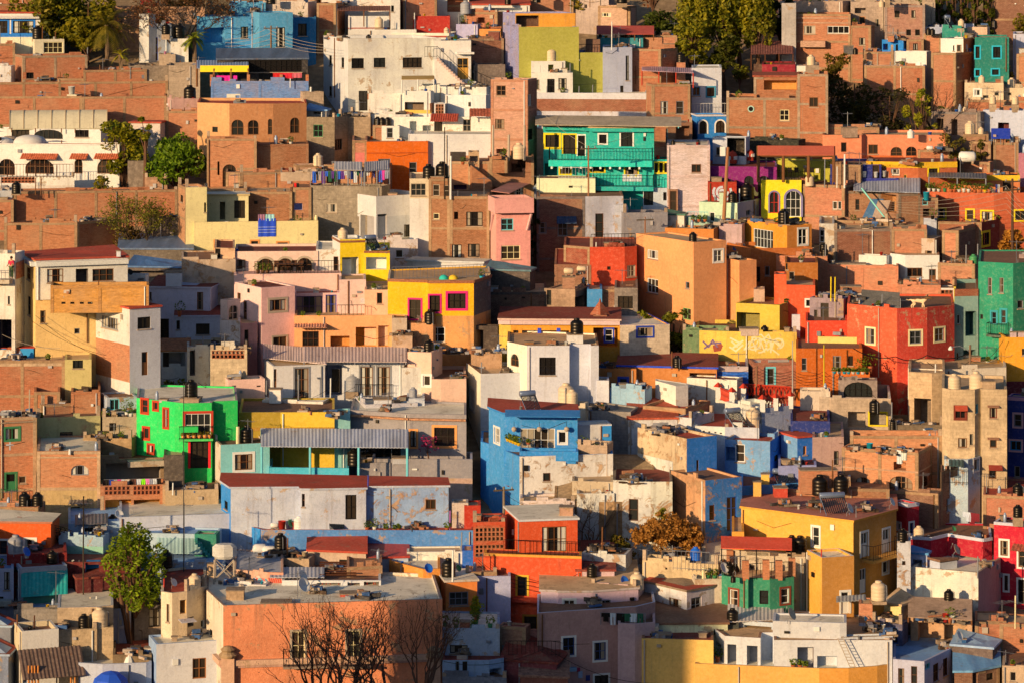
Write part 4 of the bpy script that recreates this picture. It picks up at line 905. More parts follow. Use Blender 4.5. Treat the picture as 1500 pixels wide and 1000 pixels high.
H('olive_house', '', (737, 755, 843), 20, 172, 'b#c4bce8 p#f0a83c', a=68, par=.2, roof='G', fr='b#c4bce8', maxd=6, of=ol, dv=1.0, win='o772,31,34,16,p#6a4a34')
ol.railing(843, 880, .2, 1.0, 'K')
H('rooftop_screen', 'brown board screen on the olive house step', (858, 879), 58, 170, 'p#7a5440', dv=1.5, par=.05, cat='screen', D=1)
H('grey_house', 'pale grey house right of the olive wall', (883, 926), 70, 170, 'p#d8cccc', a=22, par=.12, roof='G', win='w882,101,6,24 w919,100,5,36 w911,132,5,12', on='p896,40,-.5,W')
wh = H('white_house', 'small white house with cream tank on top', (778, 839), 107, 186, WH, par=.15, roof='W', win='w807,126,11,20 w824,123,12,16 w787,124,6,14', on='p835,16,.2,E')
H('white_house', '', (778, 828), 90, 184, WH, of=wh, dv=.8, par=.1, win='o807,100,8,10', D=3, on='t807,21,1,c')
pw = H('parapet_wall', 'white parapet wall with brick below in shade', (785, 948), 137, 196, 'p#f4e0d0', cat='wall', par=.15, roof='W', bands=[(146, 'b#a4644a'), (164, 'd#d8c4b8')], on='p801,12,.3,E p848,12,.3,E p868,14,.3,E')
# central trees
for i, (x, b, t, w, c) in enumerate(((1020, 120, -30, 70, ('#3a4c12', '#8e8a24')), (1052, 116, -40, 74, ('#344810', '#868422')), (1085, 112, -36, 70, ('#3c5012', '#989224')), (1112, 118, -26, 52, ('#324410', '#7c7a20')))):
 tree('pepper_tree', ['yellow green pepper tree at left of grove', 'tall drooping pepper tree in mid grove', 'dense drooping pepper tree right of middle', 'narrow pepper tree by the tile pavilion'][i], x, b, t, w, 'weep', cols=c, n=3000, ls=.24, nb=24, seed=i)
tree('broadleaf_tree', 'bright green tree below the pepper grove', 1018, 135, 30, 56, 'round', cols=('#33420e', '#8a8a20'), n=1800, ls=.2)
tree('broadleaf_tree', 'dark round tree beneath the pepper grove', 1062, 132, 52, 62, 'round', cols=('#1c2a0c', '#4c5218'), n=1600, ls=.2)
tree('broadleaf_tree', 'shady tree behind the red canopy roof', 962, 84, 8, 70, 'round', cols=('#1e2c0e', '#4a5a1c'), n=1400, ls=.22)
tree('broadleaf_tree', 'reddish dry tree above the grove', 955, 40, -40, 70, 'round', cols=('#4a2c18', '#7a4a2a'), n=900, ls=.22)
tree('broadleaf_tree', 'dark tree against the cement tower', 1138, 96, -14, 44, 'round', cols=('#16220b', '#38441a'), n=1400, ls=.22)
tree('small_tree', 'little round tree under the grove', 1083, 140, 92, 28, 'round', cols=('#2c3c10', '#6c7020'), n=500, ls=.16)
tree('broadleaf_tree', 'leafy tree on the skyline left of grove', 845, 40, -26, 60, 'round', cols=('#2a3a10', '#8a7c24'), n=900, ls=.22)
# brick and canopy row
H('cream_brick_house', 'cream brick house behind a big black tank', (876, 932), 9, 78, 'b#e0a880', par=.1, win='w888,22,14,6,C', on='t911,20,-1.2,k,.4 p864,10,.3')
cn = H('teal_house', 'teal house with faded red canopy', (874, 942), 56, 118, 'p#3c8a84', par=.2, roof='G', on='t879,8,.2,k')
cn.canopy(874, 958, -.5, 3.4, .6, 1.3, 'p#d05a48', 4, 'B')
H('brick_house', 'brick block between canopy and grove', (942, 992), 52, 116, 'b#d08a68', par=.15, on='c985,4,.5,u')
H('brick_house', 'brick house with sunlit left strip', (922, 968, 993), 72, 160, 'b#c47a54 b#d49068', a=8, maxd=3, par=.15, on='')
H('tank_stand', 'brick stand with lettered black tank', (991, 1004), 92, 164, 'b#c88460', par=.05, cat='stand', on='t997,16,.6,k')
bt = H('brick_house', 'brick house with roof terrace and twin windows', (947, 1011), 124, 216, 'b#c67e58', par=.3, win='w973,158,11,19,E w996,158,11,19,E', on='p931,26,-.3,B f998,5,.4,t f1004,5,.4,o', D=5)
bt.canopy(940, 1016, -.2, 4, 1.35, 1.6, 'c#b88c88', 4, 'R')
H('grey_white_house', 'pale house with teal window frames', (1013, 1057), 100, 206, 'p#e4d4c8', par=.1, win='w1020,134,11,13,#3a8a98 w1041,135,11,13,K,#3a8a98', a=12, roof='W', dv=1.4).railing(1013, 1066, -1.3, 1.0, 'W', zpx(168, Yg(206)))
bb = H('bright_blue_house', 'bright blue house with two white arches', (1013, 1065), 169, 240, 'p#2f90d0', par=.1, roof='W', win='a1030,187,11,19,K,W a1055,186,13,18,K,W', on='s1071,10,.3,w', cap='p#f4e0d0', trim=[(169, .12, 'p#f4e0d0', .08)])
H('brick_house', 'dark narrow alley house under brick terrace', (975, 1014), 180, 250, 'b#8a5a42', par=.1, win='w974,200,8,22,T o1000,195,20,20')
tp = H('tile_pavilion', 'open pavilion with brown tile roof', (1102, 1162), 100, 150, 's#6a4a38', par=.2, roof='D', cat='pavilion')
tp.canopy(1100, 1162, -.3, 4, 1.5, 2.6, 't#8a5040', 4, 'D')
H('maroon_wall_house', 'low maroon house below the tile pavilion', (1116, 1165), 95, 172, 'p#9a2430', par=.1, cat='house', roof='D')
H('cement_tower', 'stained cement tower beside the grove', (1145, 1166), 5, 120, 'd#c8b098', par=.2, on='')
H('cream_chimney', 'white roof block with clay cap', (1167, 1182), 97, 196, WH, par=.02, roof='b#b06a48', cat='chimney', D=2)
bk = H('brick_house', 'large brick house with a round window', (1064, 1176), 144, 268, 'b#b8764e', par=.25, cap='d#e0d0c0', roof='K', win='w1149,169,14,16,C', fr='k#a88a6c')
H('brick_house', '', (1104, 1170), 113, 266, 'b#c07c54', of=bk, dv=.8, par=0, roof='t#b0583c', win='o1143,125,48,14,p#f0a050', fr='k#b8987a', a=3)
H('brick_house', '', (1168, 1213), 109, 270, 'b#cc8258', of=bk, par=.15, win='w1192,150,13,14,B', on='', D=5, fr='k#b8987a')
def porthole(h, x, y, r):
 fc = h.facefor(x); a = fc.at(x); z = zpx(y, fc.Y(a)); R_ = r * h.Yc / F; m = MB(); m.lathe([(R_ * 1.25, 0), (R_ * 1.25, .06), (R_ * .85, .06), (R_ * .85, .01)], flat('#a8b898'), 18); me = m.mesh('porthole_rim'); m = MB(); m.lathe([(R_ * .9, .02), (0, .021)], glass(0), 18); g = m.mesh('pane')
 rot = fc.n.to_3d().to_track_quat('Z', 'Y'); l = fc.pt(a, z, .004)
 for q in (me, g): q.transform(rot.to_matrix().to_4x4()); q.transform(Matrix.Translation(l))
 o = link('round_window', me, h.root); link('pane', g, o)
porthole(bk, 1100, 160, 4)
H('tank_stand', 'tower top stand carrying cream tank', (1180, 1200), 96, 262, 'k#b0947a', par=.05, cat='stand', dv=3, on='t1188,16,.8,c')
# top right
br1 = H('brick_house', 'brick house with banded balcony', (1161, 1246), 21, 120, 'b#d08860', par=.4, roof='K', win='w1186,44,17,12,S w1228,44,32,11,W w1263,61,9,11', on='f1185,7,.3,o f1192,7,.3,o f1174,7,.4,o', trim=[(26, .15, 'k#c89878', .1), (33, .15, 'k#c89878', .05)])
br1.balcony(1174, 1210, 60, 9, .9, 'b#d89c78', 0)
H('brick_house', 'brick house with low stone base', (1245, 1281), 38, 124, 'b#c47a56', par=.2, win='w1263,61,9,11')
H('concrete_house', 'bare concrete house with orange door', (1246, 1298), 3, 96, 'k#c0a28a', par=.3, win='d1263,31,9,13,#d88848 o1260,16,16,8 w1285,34,6,12,S')
H('brick_house', 'skyline cement house above the banded balcony', (1140, 1246), 2, 76, 'k#c8a48a', par=.2, win='', on='j1215,20,1 f1187,5,.4,r f1200,5,.4,r')
mv = H('mauve_brick_house', 'mauve brick house with four small windows', (1296, 1355), 8, 116, 'b#b88470', par=.15, win='w1314,21,7,10 w1338,21,6,11 w1331,48,7,9 w1344,48,7,9', fr='k#a88c7c', on='t1296,12,-2,c t1300,9,-2.6,c,1 t1291,10,-2.4,c')
H('concrete_house', 'tall pale concrete house behind mauve bricks', (1240, 1370), 3, 104, 'k#c8aa8c', par=.2, on='', dv=3)
H('white_strip_house', 'white and blue strip roof behind laundry', (1350, 1428), 40, 112, 'd#d8d0d8', par=.1, roof='W')
lb = H('bright_blue_hut', 'bright blue hut with laundry', (1292, 1329), 59, 122, 'p#2f9ae0', par=.15, win='o1297,69,7,9', on='p1308,20,.3,E k1305,8,9,-.6,b#d88a60')
garments(lb.at(1311, -.3, lb.zt - .45), lb.at(1328, -.3, lb.zt - .35), 4, 'the bright blue hut', lb.ray)
H('brick_hut', 'brick hut right of the bright blue one', (1328, 1353), 58, 124, 'b#b87858', par=.1, roof='K', win='w1341,69,7,10', on='s1312,7,-.4,w j1315,18,1', cat='house')
H('brick_hut', 'salmon brick strip by the dark tanks', (1353, 1379), 50, 120, 'b#d89068', par=.1, cat='house', on='t1360,11,-1,k t1366,10,-1,k')
H('brick_house', 'brick wall house left of the white one', (1264, 1309), 76, 142, 'b#cc8862', par=.2, on='k1243,14,12,-1,k#6a6460 t1253,10,-2,k')
ws = H('white_house', 'plain white block house on the brick row', (1308, 1364), 76, 150, WH, par=.2, roof='W', bands=[(100, 'p#e0c8c0')])
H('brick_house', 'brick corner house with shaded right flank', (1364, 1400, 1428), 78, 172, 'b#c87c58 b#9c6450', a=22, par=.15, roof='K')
H('brick_wall', 'long brick wall with white coping', (1266, 1355), 97, 172, 'b#bc7450', par=.1, cap='p#f8e4d0', cat='wall', roof='W', on='p1304,7,.3,E p1320,6,.5,E')
gh = H('dark_green_house', 'dark green house with turquoise window frames', (1428, 1478), 55, 168, 'p#1a8068', a=14, par=.15, roof='G', cap='p#c88860', win='w1431,77,8,17,K,#3ac0c8 w1460,77,11,16,K,#3ac0c8 w1431,107,8,9,K,#3ac0c8 w1458,106,10,8,K,#3ac0c8', side='b#d09060')
H('white_hut', 'white hut left of the dark green house', (1378, 1411, 1428), 57, 160, 'p#fae6cc b#a87860', a=14, par=.1, win='w1405,71,7,10,D w1397,71,2,8', cat='house', maxd=4)
H('green_roof_room', 'green plastered roof room with cream tank', (1380, 1417), 42, 128, 'd#1c8a70', par=.1, cat='house', on='t1408,12,1,c,.2 x1391,8,.6 p1391,16,.5,E')
H('brick_house', 'brick terrace behind the green roof room', (1417, 1450), 40, 118, 'd#e0b088', par=.2, on='j1440,14,1 t1456,12,2,k')
H('pale_house', 'pale lilac house at the right edge top', (1484, 1530), 50, 150, 'p#f0e0e0', par=.1, a=10)
H('brick_house', 'brick house at right edge below lilac one', (1489, 1540), 80, 186, 'b#d0885c', par=.1)
H('brick_house', 'brown hill house above the dark green one', (1452, 1530), -10, 70, 'b#8a5a48', par=.2, roof='N'.replace('N', 'B'))
cl = H('cream_house', 'cream house under two cream tanks', (1413, 1470), 122, 196, 'd#e8c090', par=.1, roof='G', win='w1432,136,9,9,W,W w1460,138,7,6,S w1444,142,8,4', on='t1438,12,1,c k1462,7,6,1,b#b86a48')
H('cream_house', 'cream house with drooping roof edge tanks', (1468, 1530), 130, 198, 'd#d8b488', par=.1, roof='G', win='w1479,137,6,5 c', on='t1482,16,1,c') if False else H('cream_house', 'cream house with whitewashed roof slope', (1468, 1530), 130, 198, 'd#d8b488', par=.1, roof='W', win='w1479,138,6,5,S', on='t1482,16,1,c')
H('brick_wall', 'red brick wall under the cream houses', (1414, 1530), 148, 222, 'b#c87850', cat='wall', par=.4, roof='G')
H('white_house', 'white house behind two pedestal tanks', (1440, 1530), 163, 244, 'p#ece0e0', par=.15, roof='R', win='o1470,186,16,12,p#6a3030', on='t1454,13,.2,c,.7 t1487,13,.2,c,.7')
H('grey_house', 'shaded block house with two dark doors', (1364, 1446), 165, 240, 'b#8a6c5c', par=.2, roof='G', win='o1377,186,10,24 o1398,187,9,24', on='t1413,10,1,c', cap='k#98887c', fr='k#8a7a70')
H('brick_wall', 'brick ledge carrying a large cream tank', (1411, 1448), 197, 262, 'b#c08a68', cat='wall', par=.05, on='t1421,20,.6,c t1437,11,.6,c m1437,20,1')
tree('bush', 'dark thicket beside the brick tower', 1250, 215, 100, 95, 'round', cat='shrub', cols=('#1c260e', '#4c4822'), n=2600, ls=.18, trunk=.1, nb=20)
tree('bush', 'shaded grey thicket behind the thin tree', 1300, 218, 122, 80, 'round', cat='shrub', cols=('#1e2410', '#3c3c22'), n=1600, ls=.16, trunk=.1)
tree('small_tree', 'olive shrub on the tower corner', 1216, 160, 72, 50, 'round', cols=('#33380f', '#6e6222'), n=1200, ls=.17)
tree('broadleaf_tree', 'light green young tree with bare limbs', 1350, 238, 126, 62, 'multi', cols=('#4a5a10', '#949428'), n=900, ls=.17, trunk=.2)
bare_tree('bare_tree', 'leafless branches right of the young tree', 1372, 232, 132, 50, 4, seed=9)
for i in range(5):
 tree('cypress_tree', ['first', 'second', 'third', 'fourth', 'rightmost'][i] + ' dark cypress from left on skyline', 1375 + i * 18, 62 + i % 2 * 4, -38, 27, 'poplar', cols=('#16240a', '#55601c'), n=900, ls=.2, trunk=.05, nb=14)
tree('small_tree', 'bush in front of the dark green house', 1466, 158, 88, 38, 'round', cols=('#33400f', '#77701f'), n=900, ls=.16)
tree('small_tree', 'leafy tree at the right edge skyline', 1500, 75, 18, 40, 'round', cols=('#33400f', '#77701f'), n=600, ls=.18)
# ground filling houses along the skyline
for i, (x0, x1, y, c, l) in enumerate(((300, 345, -20, 's#8a7050', 'stone bank above the blue house'), (400, 470, -22, 'b#b87a58', 'brick house on the skyline above concrete'), (470, 590, -24, 'd#e8c8a8', 'pale skyline house above the white terrace'), (770, 840, -12, 'b#c07a58', 'brick skyline house above olive roof'), (840, 900, -6, 'd#c8a488', 'stained skyline house near the cream bricks'), (1060, 1180, -18, 'b#a87060', 'brick skyline house above the grove'), (1240, 1380, -14, 'k#c0a088', 'cement skyline house above mauve bricks'), (1440, 1540, -34, 's#7a5a44', 'dark earth bank at the top right'), (590, 690, -30, 'b#b06848', 'brick skyline house above the red wall'))):
 H('skyline_house', l, (x0, x1), y, 48 + i % 3 * 3, c, par=.2)
# ================================================================== y 180-420
# orange house + brick stair complex
og = H('orange_house', 'vivid orange house with dark parapet cap', (537, 627), 208, 300, 'p#f0701c', par=.3, roof='G', cap='b#a0603c', win='w563,239,18,12,E w605,247,11,18,E w617,272,3,8', trim=[(224, .1, 'p#c85818', .04)])
H('pink_brick_house', 'pink brick strip left of the orange house', (516, 538), 206, 296, 'b#dc9474', par=.2, roof='G', bands=[(224, 'p#e8806c')])
tw = H('white_wall_house', 'broad white wall with tank shadows', (598, 722), 197, 292, 'p#fbe6d0', par=.1, roof='W', on='p626,12,.3,E')
bst = H('brick_house', 'brick stair house with sloping stair wall', (658, 690, 718), 237, 346, 'b#d89466', par=.2, roof='K', seg=[(658, .2), (690, 0), (718, .3)], fr='k#c8a078', win='o674,279,19,16,p#8a5a70', on='f678,10,-1,o')
bst.canopy(660, 682, .2, 2, .2, .9, 'k#5a4c40', 2, 'B')
H('brick_house', '', (686, 702), 223, 345, 'k#c8a078', of=bst, dv=-.3, par=.1, win='o694,237,12,16,d#c8a890', D=2)
def wedge(h, x0, y0, x1, y1, yb, code, out=.9):
 fc = h.facefor((x0 + x1) / 2); a0, a1 = fc.at(x0), fc.at(x1); z0, z1, zb = zpx(y0, fc.Y(a0)), zpx(y1, fc.Y(a1)), zpx(yb, fc.Y(a0)); m = MB()
 P = [fc.pt(a0, zb, out), fc.pt(a1, zb, out), fc.pt(a1, z1, out), fc.pt(a0, z0, out)]; Q = [fc.pt(a0, zb, .01), fc.pt(a1, zb, .01), fc.pt(a1, z1, .01), fc.pt(a0, z0, .01)]; mt = wall(code)
 m.poly(P, mt, [(a0, zb), (a1, zb), (a1, z1), (a0, z0)]); cm = wall('k#a88a6c')
 m.poly([P[3], P[2], Q[2], Q[3]], cm); m.poly([P[1], Q[1], Q[2], P[2]], mt); m.poly([Q[0], P[0], P[3], Q[3]], mt)
 link('stair_wall', m.mesh('stair_wall'), h.root)
wedge(bst, 688, 242, 718, 265, 300, 'b#d08a5c', 1.0)
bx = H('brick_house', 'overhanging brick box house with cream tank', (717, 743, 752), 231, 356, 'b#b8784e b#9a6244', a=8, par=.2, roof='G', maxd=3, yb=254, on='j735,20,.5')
H('brick_house', '', (718, 782), 231, 355, 'b#b07450', of=bx, dv=1.4, par=.1, roof='G', win='o748,246,34,12 o764,240,12,14 o735,282,34,16 W760,281,13,16,S,', on='t760,24,-.8,c p722,50,-1.2,S,.12 p745,36,-1.2,S,.12 p768,50,-1.2,S,.12 f737,14,-1,y')
bx.awning(745, 269, 52, 3, 'd#d88a70', 1.6, 'canopy_slab')
H('brick_tower', 'tall salmon brick tower with two windows', (719, 773, 786), 117, 318, 'b#e09c78 b#a8705c', a=14, par=.1, cap='d#f0d8c0', roof='W', win='w734,133,14,15,B w732,182,14,15,B w776,147,5,17,W w777,197,6,16 o734,222,14,7', maxd=3.2, fr='b#d89070', on='t749,7,1,k')  # darker brick on the right face carries its shade in the colour
# pink narrow house
pk = H('pink_house', 'narrow pink house with flared balcony', (718, 727, 777), 314, 440, 'p#f0a488 p#f09a84', a=62, par=.3, roof='G', win='w743,329,18,17,T w748,370,28,20,C w728,392,11,14,C', maxd=4)
pb = MB();
H('pink_house', '', (715, 725, 782), 291, 440, 'p#f4a890 p#f0a08a', a=62, of=pk, dv=-.7, par=.9, roof='D', yb=313, maxd=5, cap='k#c8a080')
for x in (719, 772):
 p = MB(); a = pk.at(x, -.05); a.z = zpx(337, a.y); b = pk.at(x + (6 if x > 740 else 3), -.65); b.z = zpx(314, b.y); p.tube([a, b], .12, wall('p#f4b098'), 6); link('bracket', p.mesh('bracket'), pk.root)
# tall brown brick
tb = H('brick_house', 'tall brown brick house with curtained windows', (628, 659, 717), 288, 418, 'b#b07850 b#a46e48', seg=[(628, .4), (659, .1), (717, 0)], par=.15, roof='G', win='w639,317,9,9,C o668,316,6,11 W695,321,24,21 W669,368,14,19 W694,367,17,19', on='p660,62,-.25,W,.09 p651,104,-.1,!2a1c14')
H('brick_house', '', (628, 660), 262, 416, 'b#b07850', of=tb, dv=.2, par=.12, roof='G', win='w639,279,10,17,S w654,280,8,17,S', D=4, on='k642,20,4,.8,b#c08058')
H('cream_strip_house', 'cream strip house left of brown brick', (600, 629), 262, 410, 'p#ecc898', par=.12, roof='G', cap='k#b89878', win='w613,278,22,18,S', bands=[(291, WH)], on='t628,23,.5,k t648,26,.9,k')
# white modern
wm_ = H('white_modern_house', 'white modern house with deep covered porch', (504, 551, 628), 288, 402, 'p#fae4cc p#f4dcc4', a=52, par=.35, roof='T', cap='p#d8a078', maxd=8, win='o516,333,20,34,p#d8c0a4 o538,333,20,34,p#d8c0a4 w600,340,16,22,K o560,333,14,38,p#b8a490', bands=[(318, 'p#dccab4')], on='k575,13,8,1,p#d8a078')
# grey brown stucco
gb = H('grey_brown_house', 'rough grey brown house below the clothesline', (455, 571), 274, 384, 'k#9c8870', par=.1, roof='G', cap='p#b08058', win='w486,305,15,13,S,', side='k#8a7660', on='k560,5,16,3,b#c88058')
wd = gb.at(455, .25); we = gb.at(571, .25)
for i in range(7):
 q = wd.lerp(we, i / 6); p = MB(); p.tube([q, q + Vector((0, 0, 1.5))], .03, flat('E'), 5); o = one('line_post', p); pend(o, 'thin clothesline post', 'post', 'the grey brown house', CX + F * q.x / q.y)
o = one('clothesline', (lambda m: (m.tube([wd + Vector((0, 0, 1.3)), we + Vector((0, 0, 1.3))], .012, flat('E'), 4), m)[1])(MB())); tag(o, 'long clothesline crowded with dark laundry above grey brown wall', 'clothesline')
garments(wd + Vector((0, 0, 1.28)), we + Vector((0, 0, 1.28)), 24, 'the grey brown house', gb.ray)
gb.canopy(490, 530, 1.2, 4, 1.4, 1.9, 'c#c0b0a0', 3, 'E'); gb.canopy(534, 570, 1.2, 4, 1.3, 1.9, 'c#b8a898', 3, 'E')
H('brick_house', 'brick strip left of the grey brown house', (429, 456), 275, 376, 'b#d08c62', par=.1, roof='K', win='o437,303,12,10,p#e0d0e0', on='')
garments(gb.at(429, -.2, gb.zt + .2), gb.at(440, -.2, gb.zt + .2), 2, 'the brick strip corner', gb.ray, [(('red', '#e02828'), ('shirt', .5, .55)), (('dark', '!15151a'), ('shirt', .5, .65))])
H('brick_house', 'salmon brick house behind clothesline sheds', (474, 574), 243, 330, 'b#d4946c', par=.15, roof='D', on='t466,19,.4,c', dv=0)
H('brick_house', 'low brick house with red roof edge', (411, 478), 253, 340, 'd#d8b088', par=.08, roof='R', bands=[(266, 'b#c88860')])
H('brick_house', 'salmon strip hut behind the cream tank', (430, 466), 242, 322, 'b#d8a078', par=.1, roof='U' if False else 'B', on='k420,20,10,-.5,k#4a4a50')
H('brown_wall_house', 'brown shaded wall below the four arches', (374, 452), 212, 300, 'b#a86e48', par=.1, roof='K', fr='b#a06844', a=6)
aw = H('arch_ruin', 'roofless brick ruin with an arched doorway', (303, 376), 203, 308, 'b#cf8c60', par=.6, roof='K', win='a336,258,20,34,D o320,247,3,20', D=3, on='')
H('brick_wall', 'curved brick wall under the brick ruin', (331, 352, 428), 253, 340, 'b#d8986a b#d09060', seg=[(331, .6), (352, 0), (428, .8)], cat='wall', par=.2, cap='k#b89070')
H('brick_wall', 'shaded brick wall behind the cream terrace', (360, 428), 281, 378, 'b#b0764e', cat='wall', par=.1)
H('brick_wall', 'low brick wall with rubble left of cream terrace', (300, 362), 277, 372, 'b#c08458', cat='wall', par=.1, D=2)
# cream yellow house w/ blue towel
cy = H('cream_house', 'cream yellow house with blue towel hanging', (284, 466), 326, 422, 'p#f8d68c', par=.55, roof='G', cap='p#c89068', win='d323,366,16,26,K,O w373,359,10,11,K,O w414,364,15,17,K,O', side='p#e0b870', on='f435,14,.8,w k373,9,7,.6,d#f0e0d0 c331,9,.6,w j400,18,1 f416,7,.4,o f423,6,.4,o f457,9,.4,o p463,17,.3,C,.12 f336,6,.4,o f346,6,.4,o c357,7,.4,w j430,18,1.2 m394,30,1.5')
cyu = H('cream_house', '', (261, 272, 303), 275, 424, 'b#d09468 p#f4d48c', a=50, of=cy, dv=.5, par=.2, roof='W', win='w266,291,4,10 w304,304,10,14', bands=None, maxd=6)
H('cream_house', '', (300, 364), 287, 415, 'p#e8c888', of=cy, dv=2.8, par=0, roof='W', win='o326,309,8,26,p#b89a68 d351,307,16,26 o304,300,1,1', cap='p#d8b070', D=3)
H('cream_house', '', (284, 302), 292, 420, 'p#f4d48c', of=cy, dv=2.0, par=.1, roof='W', win='w304,305,12,14 w292,306,13,15', D=3)
def cloth(label, h, x0, x1, y0, y1, col, stripes=None):
 fc = h.facefor((x0 + x1) / 2); a0, a1 = fc.at(x0), fc.at(x1); z1, z0 = zpx(y0, fc.Y(a0)), zpx(y1, fc.Y(a0)); m = MB(); N = 12; c = flat(col, .9); c2 = flat(stripes or col, .9); zz = [z1 + .02, z0 + (z1 - z0) * .55, z0 + (z1 - z0) * .52, z0 + (z1 - z0) * .4, z0 + (z1 - z0) * .37, z0 + (z1 - z0) * .25, z0 + (z1 - z0) * .22, z0]
 for i in range(N):
  A, B = a0 + (a1 - a0) * i / N, a0 + (a1 - a0) * (i + 1) / N; o0, o1 = .05 + .025 * math.sin(i * 1.3), .05 + .025 * math.sin(i * 1.3 + 1.3)
  for k in range(7): m.poly([fc.pt(A, zz[k + 1], o0), fc.pt(B, zz[k + 1], o1), fc.pt(B, zz[k], o1), fc.pt(A, zz[k], o0)], c2 if k in (1, 3, 5) and stripes else c)
  m.poly([fc.pt(A, z1 + .02, o0), fc.pt(B, z1 + .02, o1), fc.pt(B, z1 + .02, -.3), fc.pt(A, z1 + .02, -.3)], c)
 o = one(label.split()[-1] if False else 'hanging_towel', m); tag(o, label, 'towel'); return o
cloth('blue striped towel hung over the cream yellow parapet', cy, 378, 404, 321, 347, '#2c50b8', '#c8c8e0')
cloth('small mauve towel beside the blue towel', cy, 378, 388, 315, 323, '#a87078'); cloth('small mint towel above the blue towel', cy, 389, 402, 315, 324, '#b0d8c8')
# bright yellow house
by = H('yellow_house', 'bright yellow house with big square openings', (487, 498, 535), 351, 506, 'p#fbe4c8 p#fcd418', a=62, par=.2, roof='W', trim=[(353, .16, 'b#a8603a', .06)], win='O513,393,24,32,p#f4d8b0 o492,390,7,24', maxd=5, on='t502,19,1,c')
H('yellow_house', '', (533, 571), 368, 506, 'p#fcd418', of=by, dv=.1, par=.2, roof='W', trim=[(368, .16, 'b#a8603a', .06)], win='o551,386,30,18,p#f4d8b0', on='x546,18,1,30')
H('pink_parapet_house', 'pale pink house behind the solar heater', (551, 612), 352, 424, 'd#f4d4c0', par=.15, roof='W', win='w585,372,11,12,W,', a=8)
H('white_eave_house', 'white eaved house behind yellow roof terrace', (596, 718), 386, 470, 'p#f0d8c0', par=0, roof='W', win='o640,410,96,22,p#a89888 w615,397,6,10', cap='p#fae8d4')
# brick dark group right of pink house
dk = H('brick_house', 'shaded brick and white house with barred door', (786, 857, 913), 288, 398, 'b#9a6650 d#d0c0b8', seg=[(786, 0), (857, 0), (913, .5)], par=.15, roof='K', win='w824,335,14,22,E w878,333,12,40,D w795,334,11,16,E', fr='k#887468', bands=None)
dk.awning(830, 322, 29, 9, 'c#3a5064', .9)
H('dark_shed', 'low grey hut with tin roof by vines', (783, 826), 278, 352, 'd#b0a8a0', par=0, roof='c#d8ccc0', rise=.3, cat='shed', win='w806,294,6,10,T,')
H('shadow_house', 'dark plaster house with pole in front', (905, 978), 312, 408, 'd#9a8a80', par=.2, roof='K', win='o925,352,8,10')
H('white_strip_house', 'pale shaded strip left of the wooden pole', (900, 913), 300, 400, 'd#c8bcb4', par=.1)
tree('climbing_plant', 'dark vine climbing beside the pink house', 786, 395, 285, 20, 'poplar', cat='plant', cols=('#141e08', '#38461a'), n=1100, ls=.2, trunk=.05)
tree('shrub', 'dark flowering shrub below the teal balcony', 900, 320, 262, 56, 'bush', cat='shrub', cols=('#1c2a10', '#6a5a2a'), n=1500, ls=.16, trunk=.1)
tree('shrub', 'dark shrub by the white teal shed', 928, 332, 290, 36, 'bush', cat='shrub', cols=('#141f0c', '#34481c'), n=700, ls=.15, trunk=.1)
# teal house
tl = H('teal_house', 'turquoise two storey house with long balconies', (790, 845, 960), 188, 340, 'p#10b496', seg=[(796, 1.6), (858, 1.4), (864, 0), (958, -.2)], par=0, roof='G', win='w809,207,20,18,K,Y d834,212,18,28,K,Y d853,214,13,30,K,W w883,204,11,13,K,W d918,205,17,20,K,W o807,252,18,24,p#0c8a78 w828,247,15,16,K,Y w875,245,20,13,K,Y W925,247,18,19,K,Y', on='', trim=[(188, .3, 'p#10b496', .5)])
tl.canopy(784, 998, -1.4, 4.2, .12, .62, 'k#d8bc98', 2, 'T', pr=.04)
tl.balcony(805, 956, 234, 9, 1.3, 'p#18c8a4', 1.05, 'K', 'W')
tl.balcony(860, 958, 272, 6, 1.5, 'p#10a890', 1.0)
tr_ = H('teal_house', '', (955, 982), 236, 336, 'p#10b496', of=tl, dv=-.6, par=.1, win='d943,247,8,20,K,Y w965,246,12,14,K,Y d986,252,10,22,K,Y w972,246,12,14,K,Y', D=4, roof='G')
H('teal_house', '', (956, 996), 234, 334, 'p#10b496', of=tl, dv=-.5, par=.1, win='w965,247,11,14,K,Y d985,251,8,20,#d8c8b0,Y', D=3, yb=262, roof='G').railing(960, 996, -.2, 1.0, 'K', zpx(272, Yg(334)))
lw = H('teal_house', '', (786, 872), 262, 346, 'p#f0e4a8', of=tl, dv=-1.2, par=.05, roof='D', win='w836,274,6,3 o888,288,30,12', bands=None, D=3)
lw.railing(818, 868, .1, 1.0, 'W')
H('teal_shed', 'white plank shed under the teal balcony', (942, 982), 276, 350, 'd#d8d0c8', par=.05, roof='T' if False else 'c#10a890', cat='shed', win='d950,290,14,22,K d974,288,5,12')
cloth('white crocheted blanket hung over the teal balcony rail', tl, 912, 940, 256, 266, '#e8dcd0', '#c8b8b0')
tree('vine', 'leafy vine with red flowers on teal balcony', 961, 330, 232, 26, 'poplar', cat='plant', cols=('#3a5a18', '#a09030'), n=420, ls=.14, trunk=.1, zb=290)
pn = H('cream_brick_house', 'pale rose tall house with small grille window', (977, 1040), 213, 352, 'b#ecc8b4', par=.1, roof='W', win='w1020,247,14,12,B', fr='b#e4bca8', on='t1023,8,1,k t986,8,1,k k996,12,4,1,d#f0e0d0', a=4)
H('brick_strip', 'brick doorway strip beside the rose house', (979, 993), 278, 356, 'b#a87458', par=.05, cat='house', D=2, win='d986,295,10,30,D')
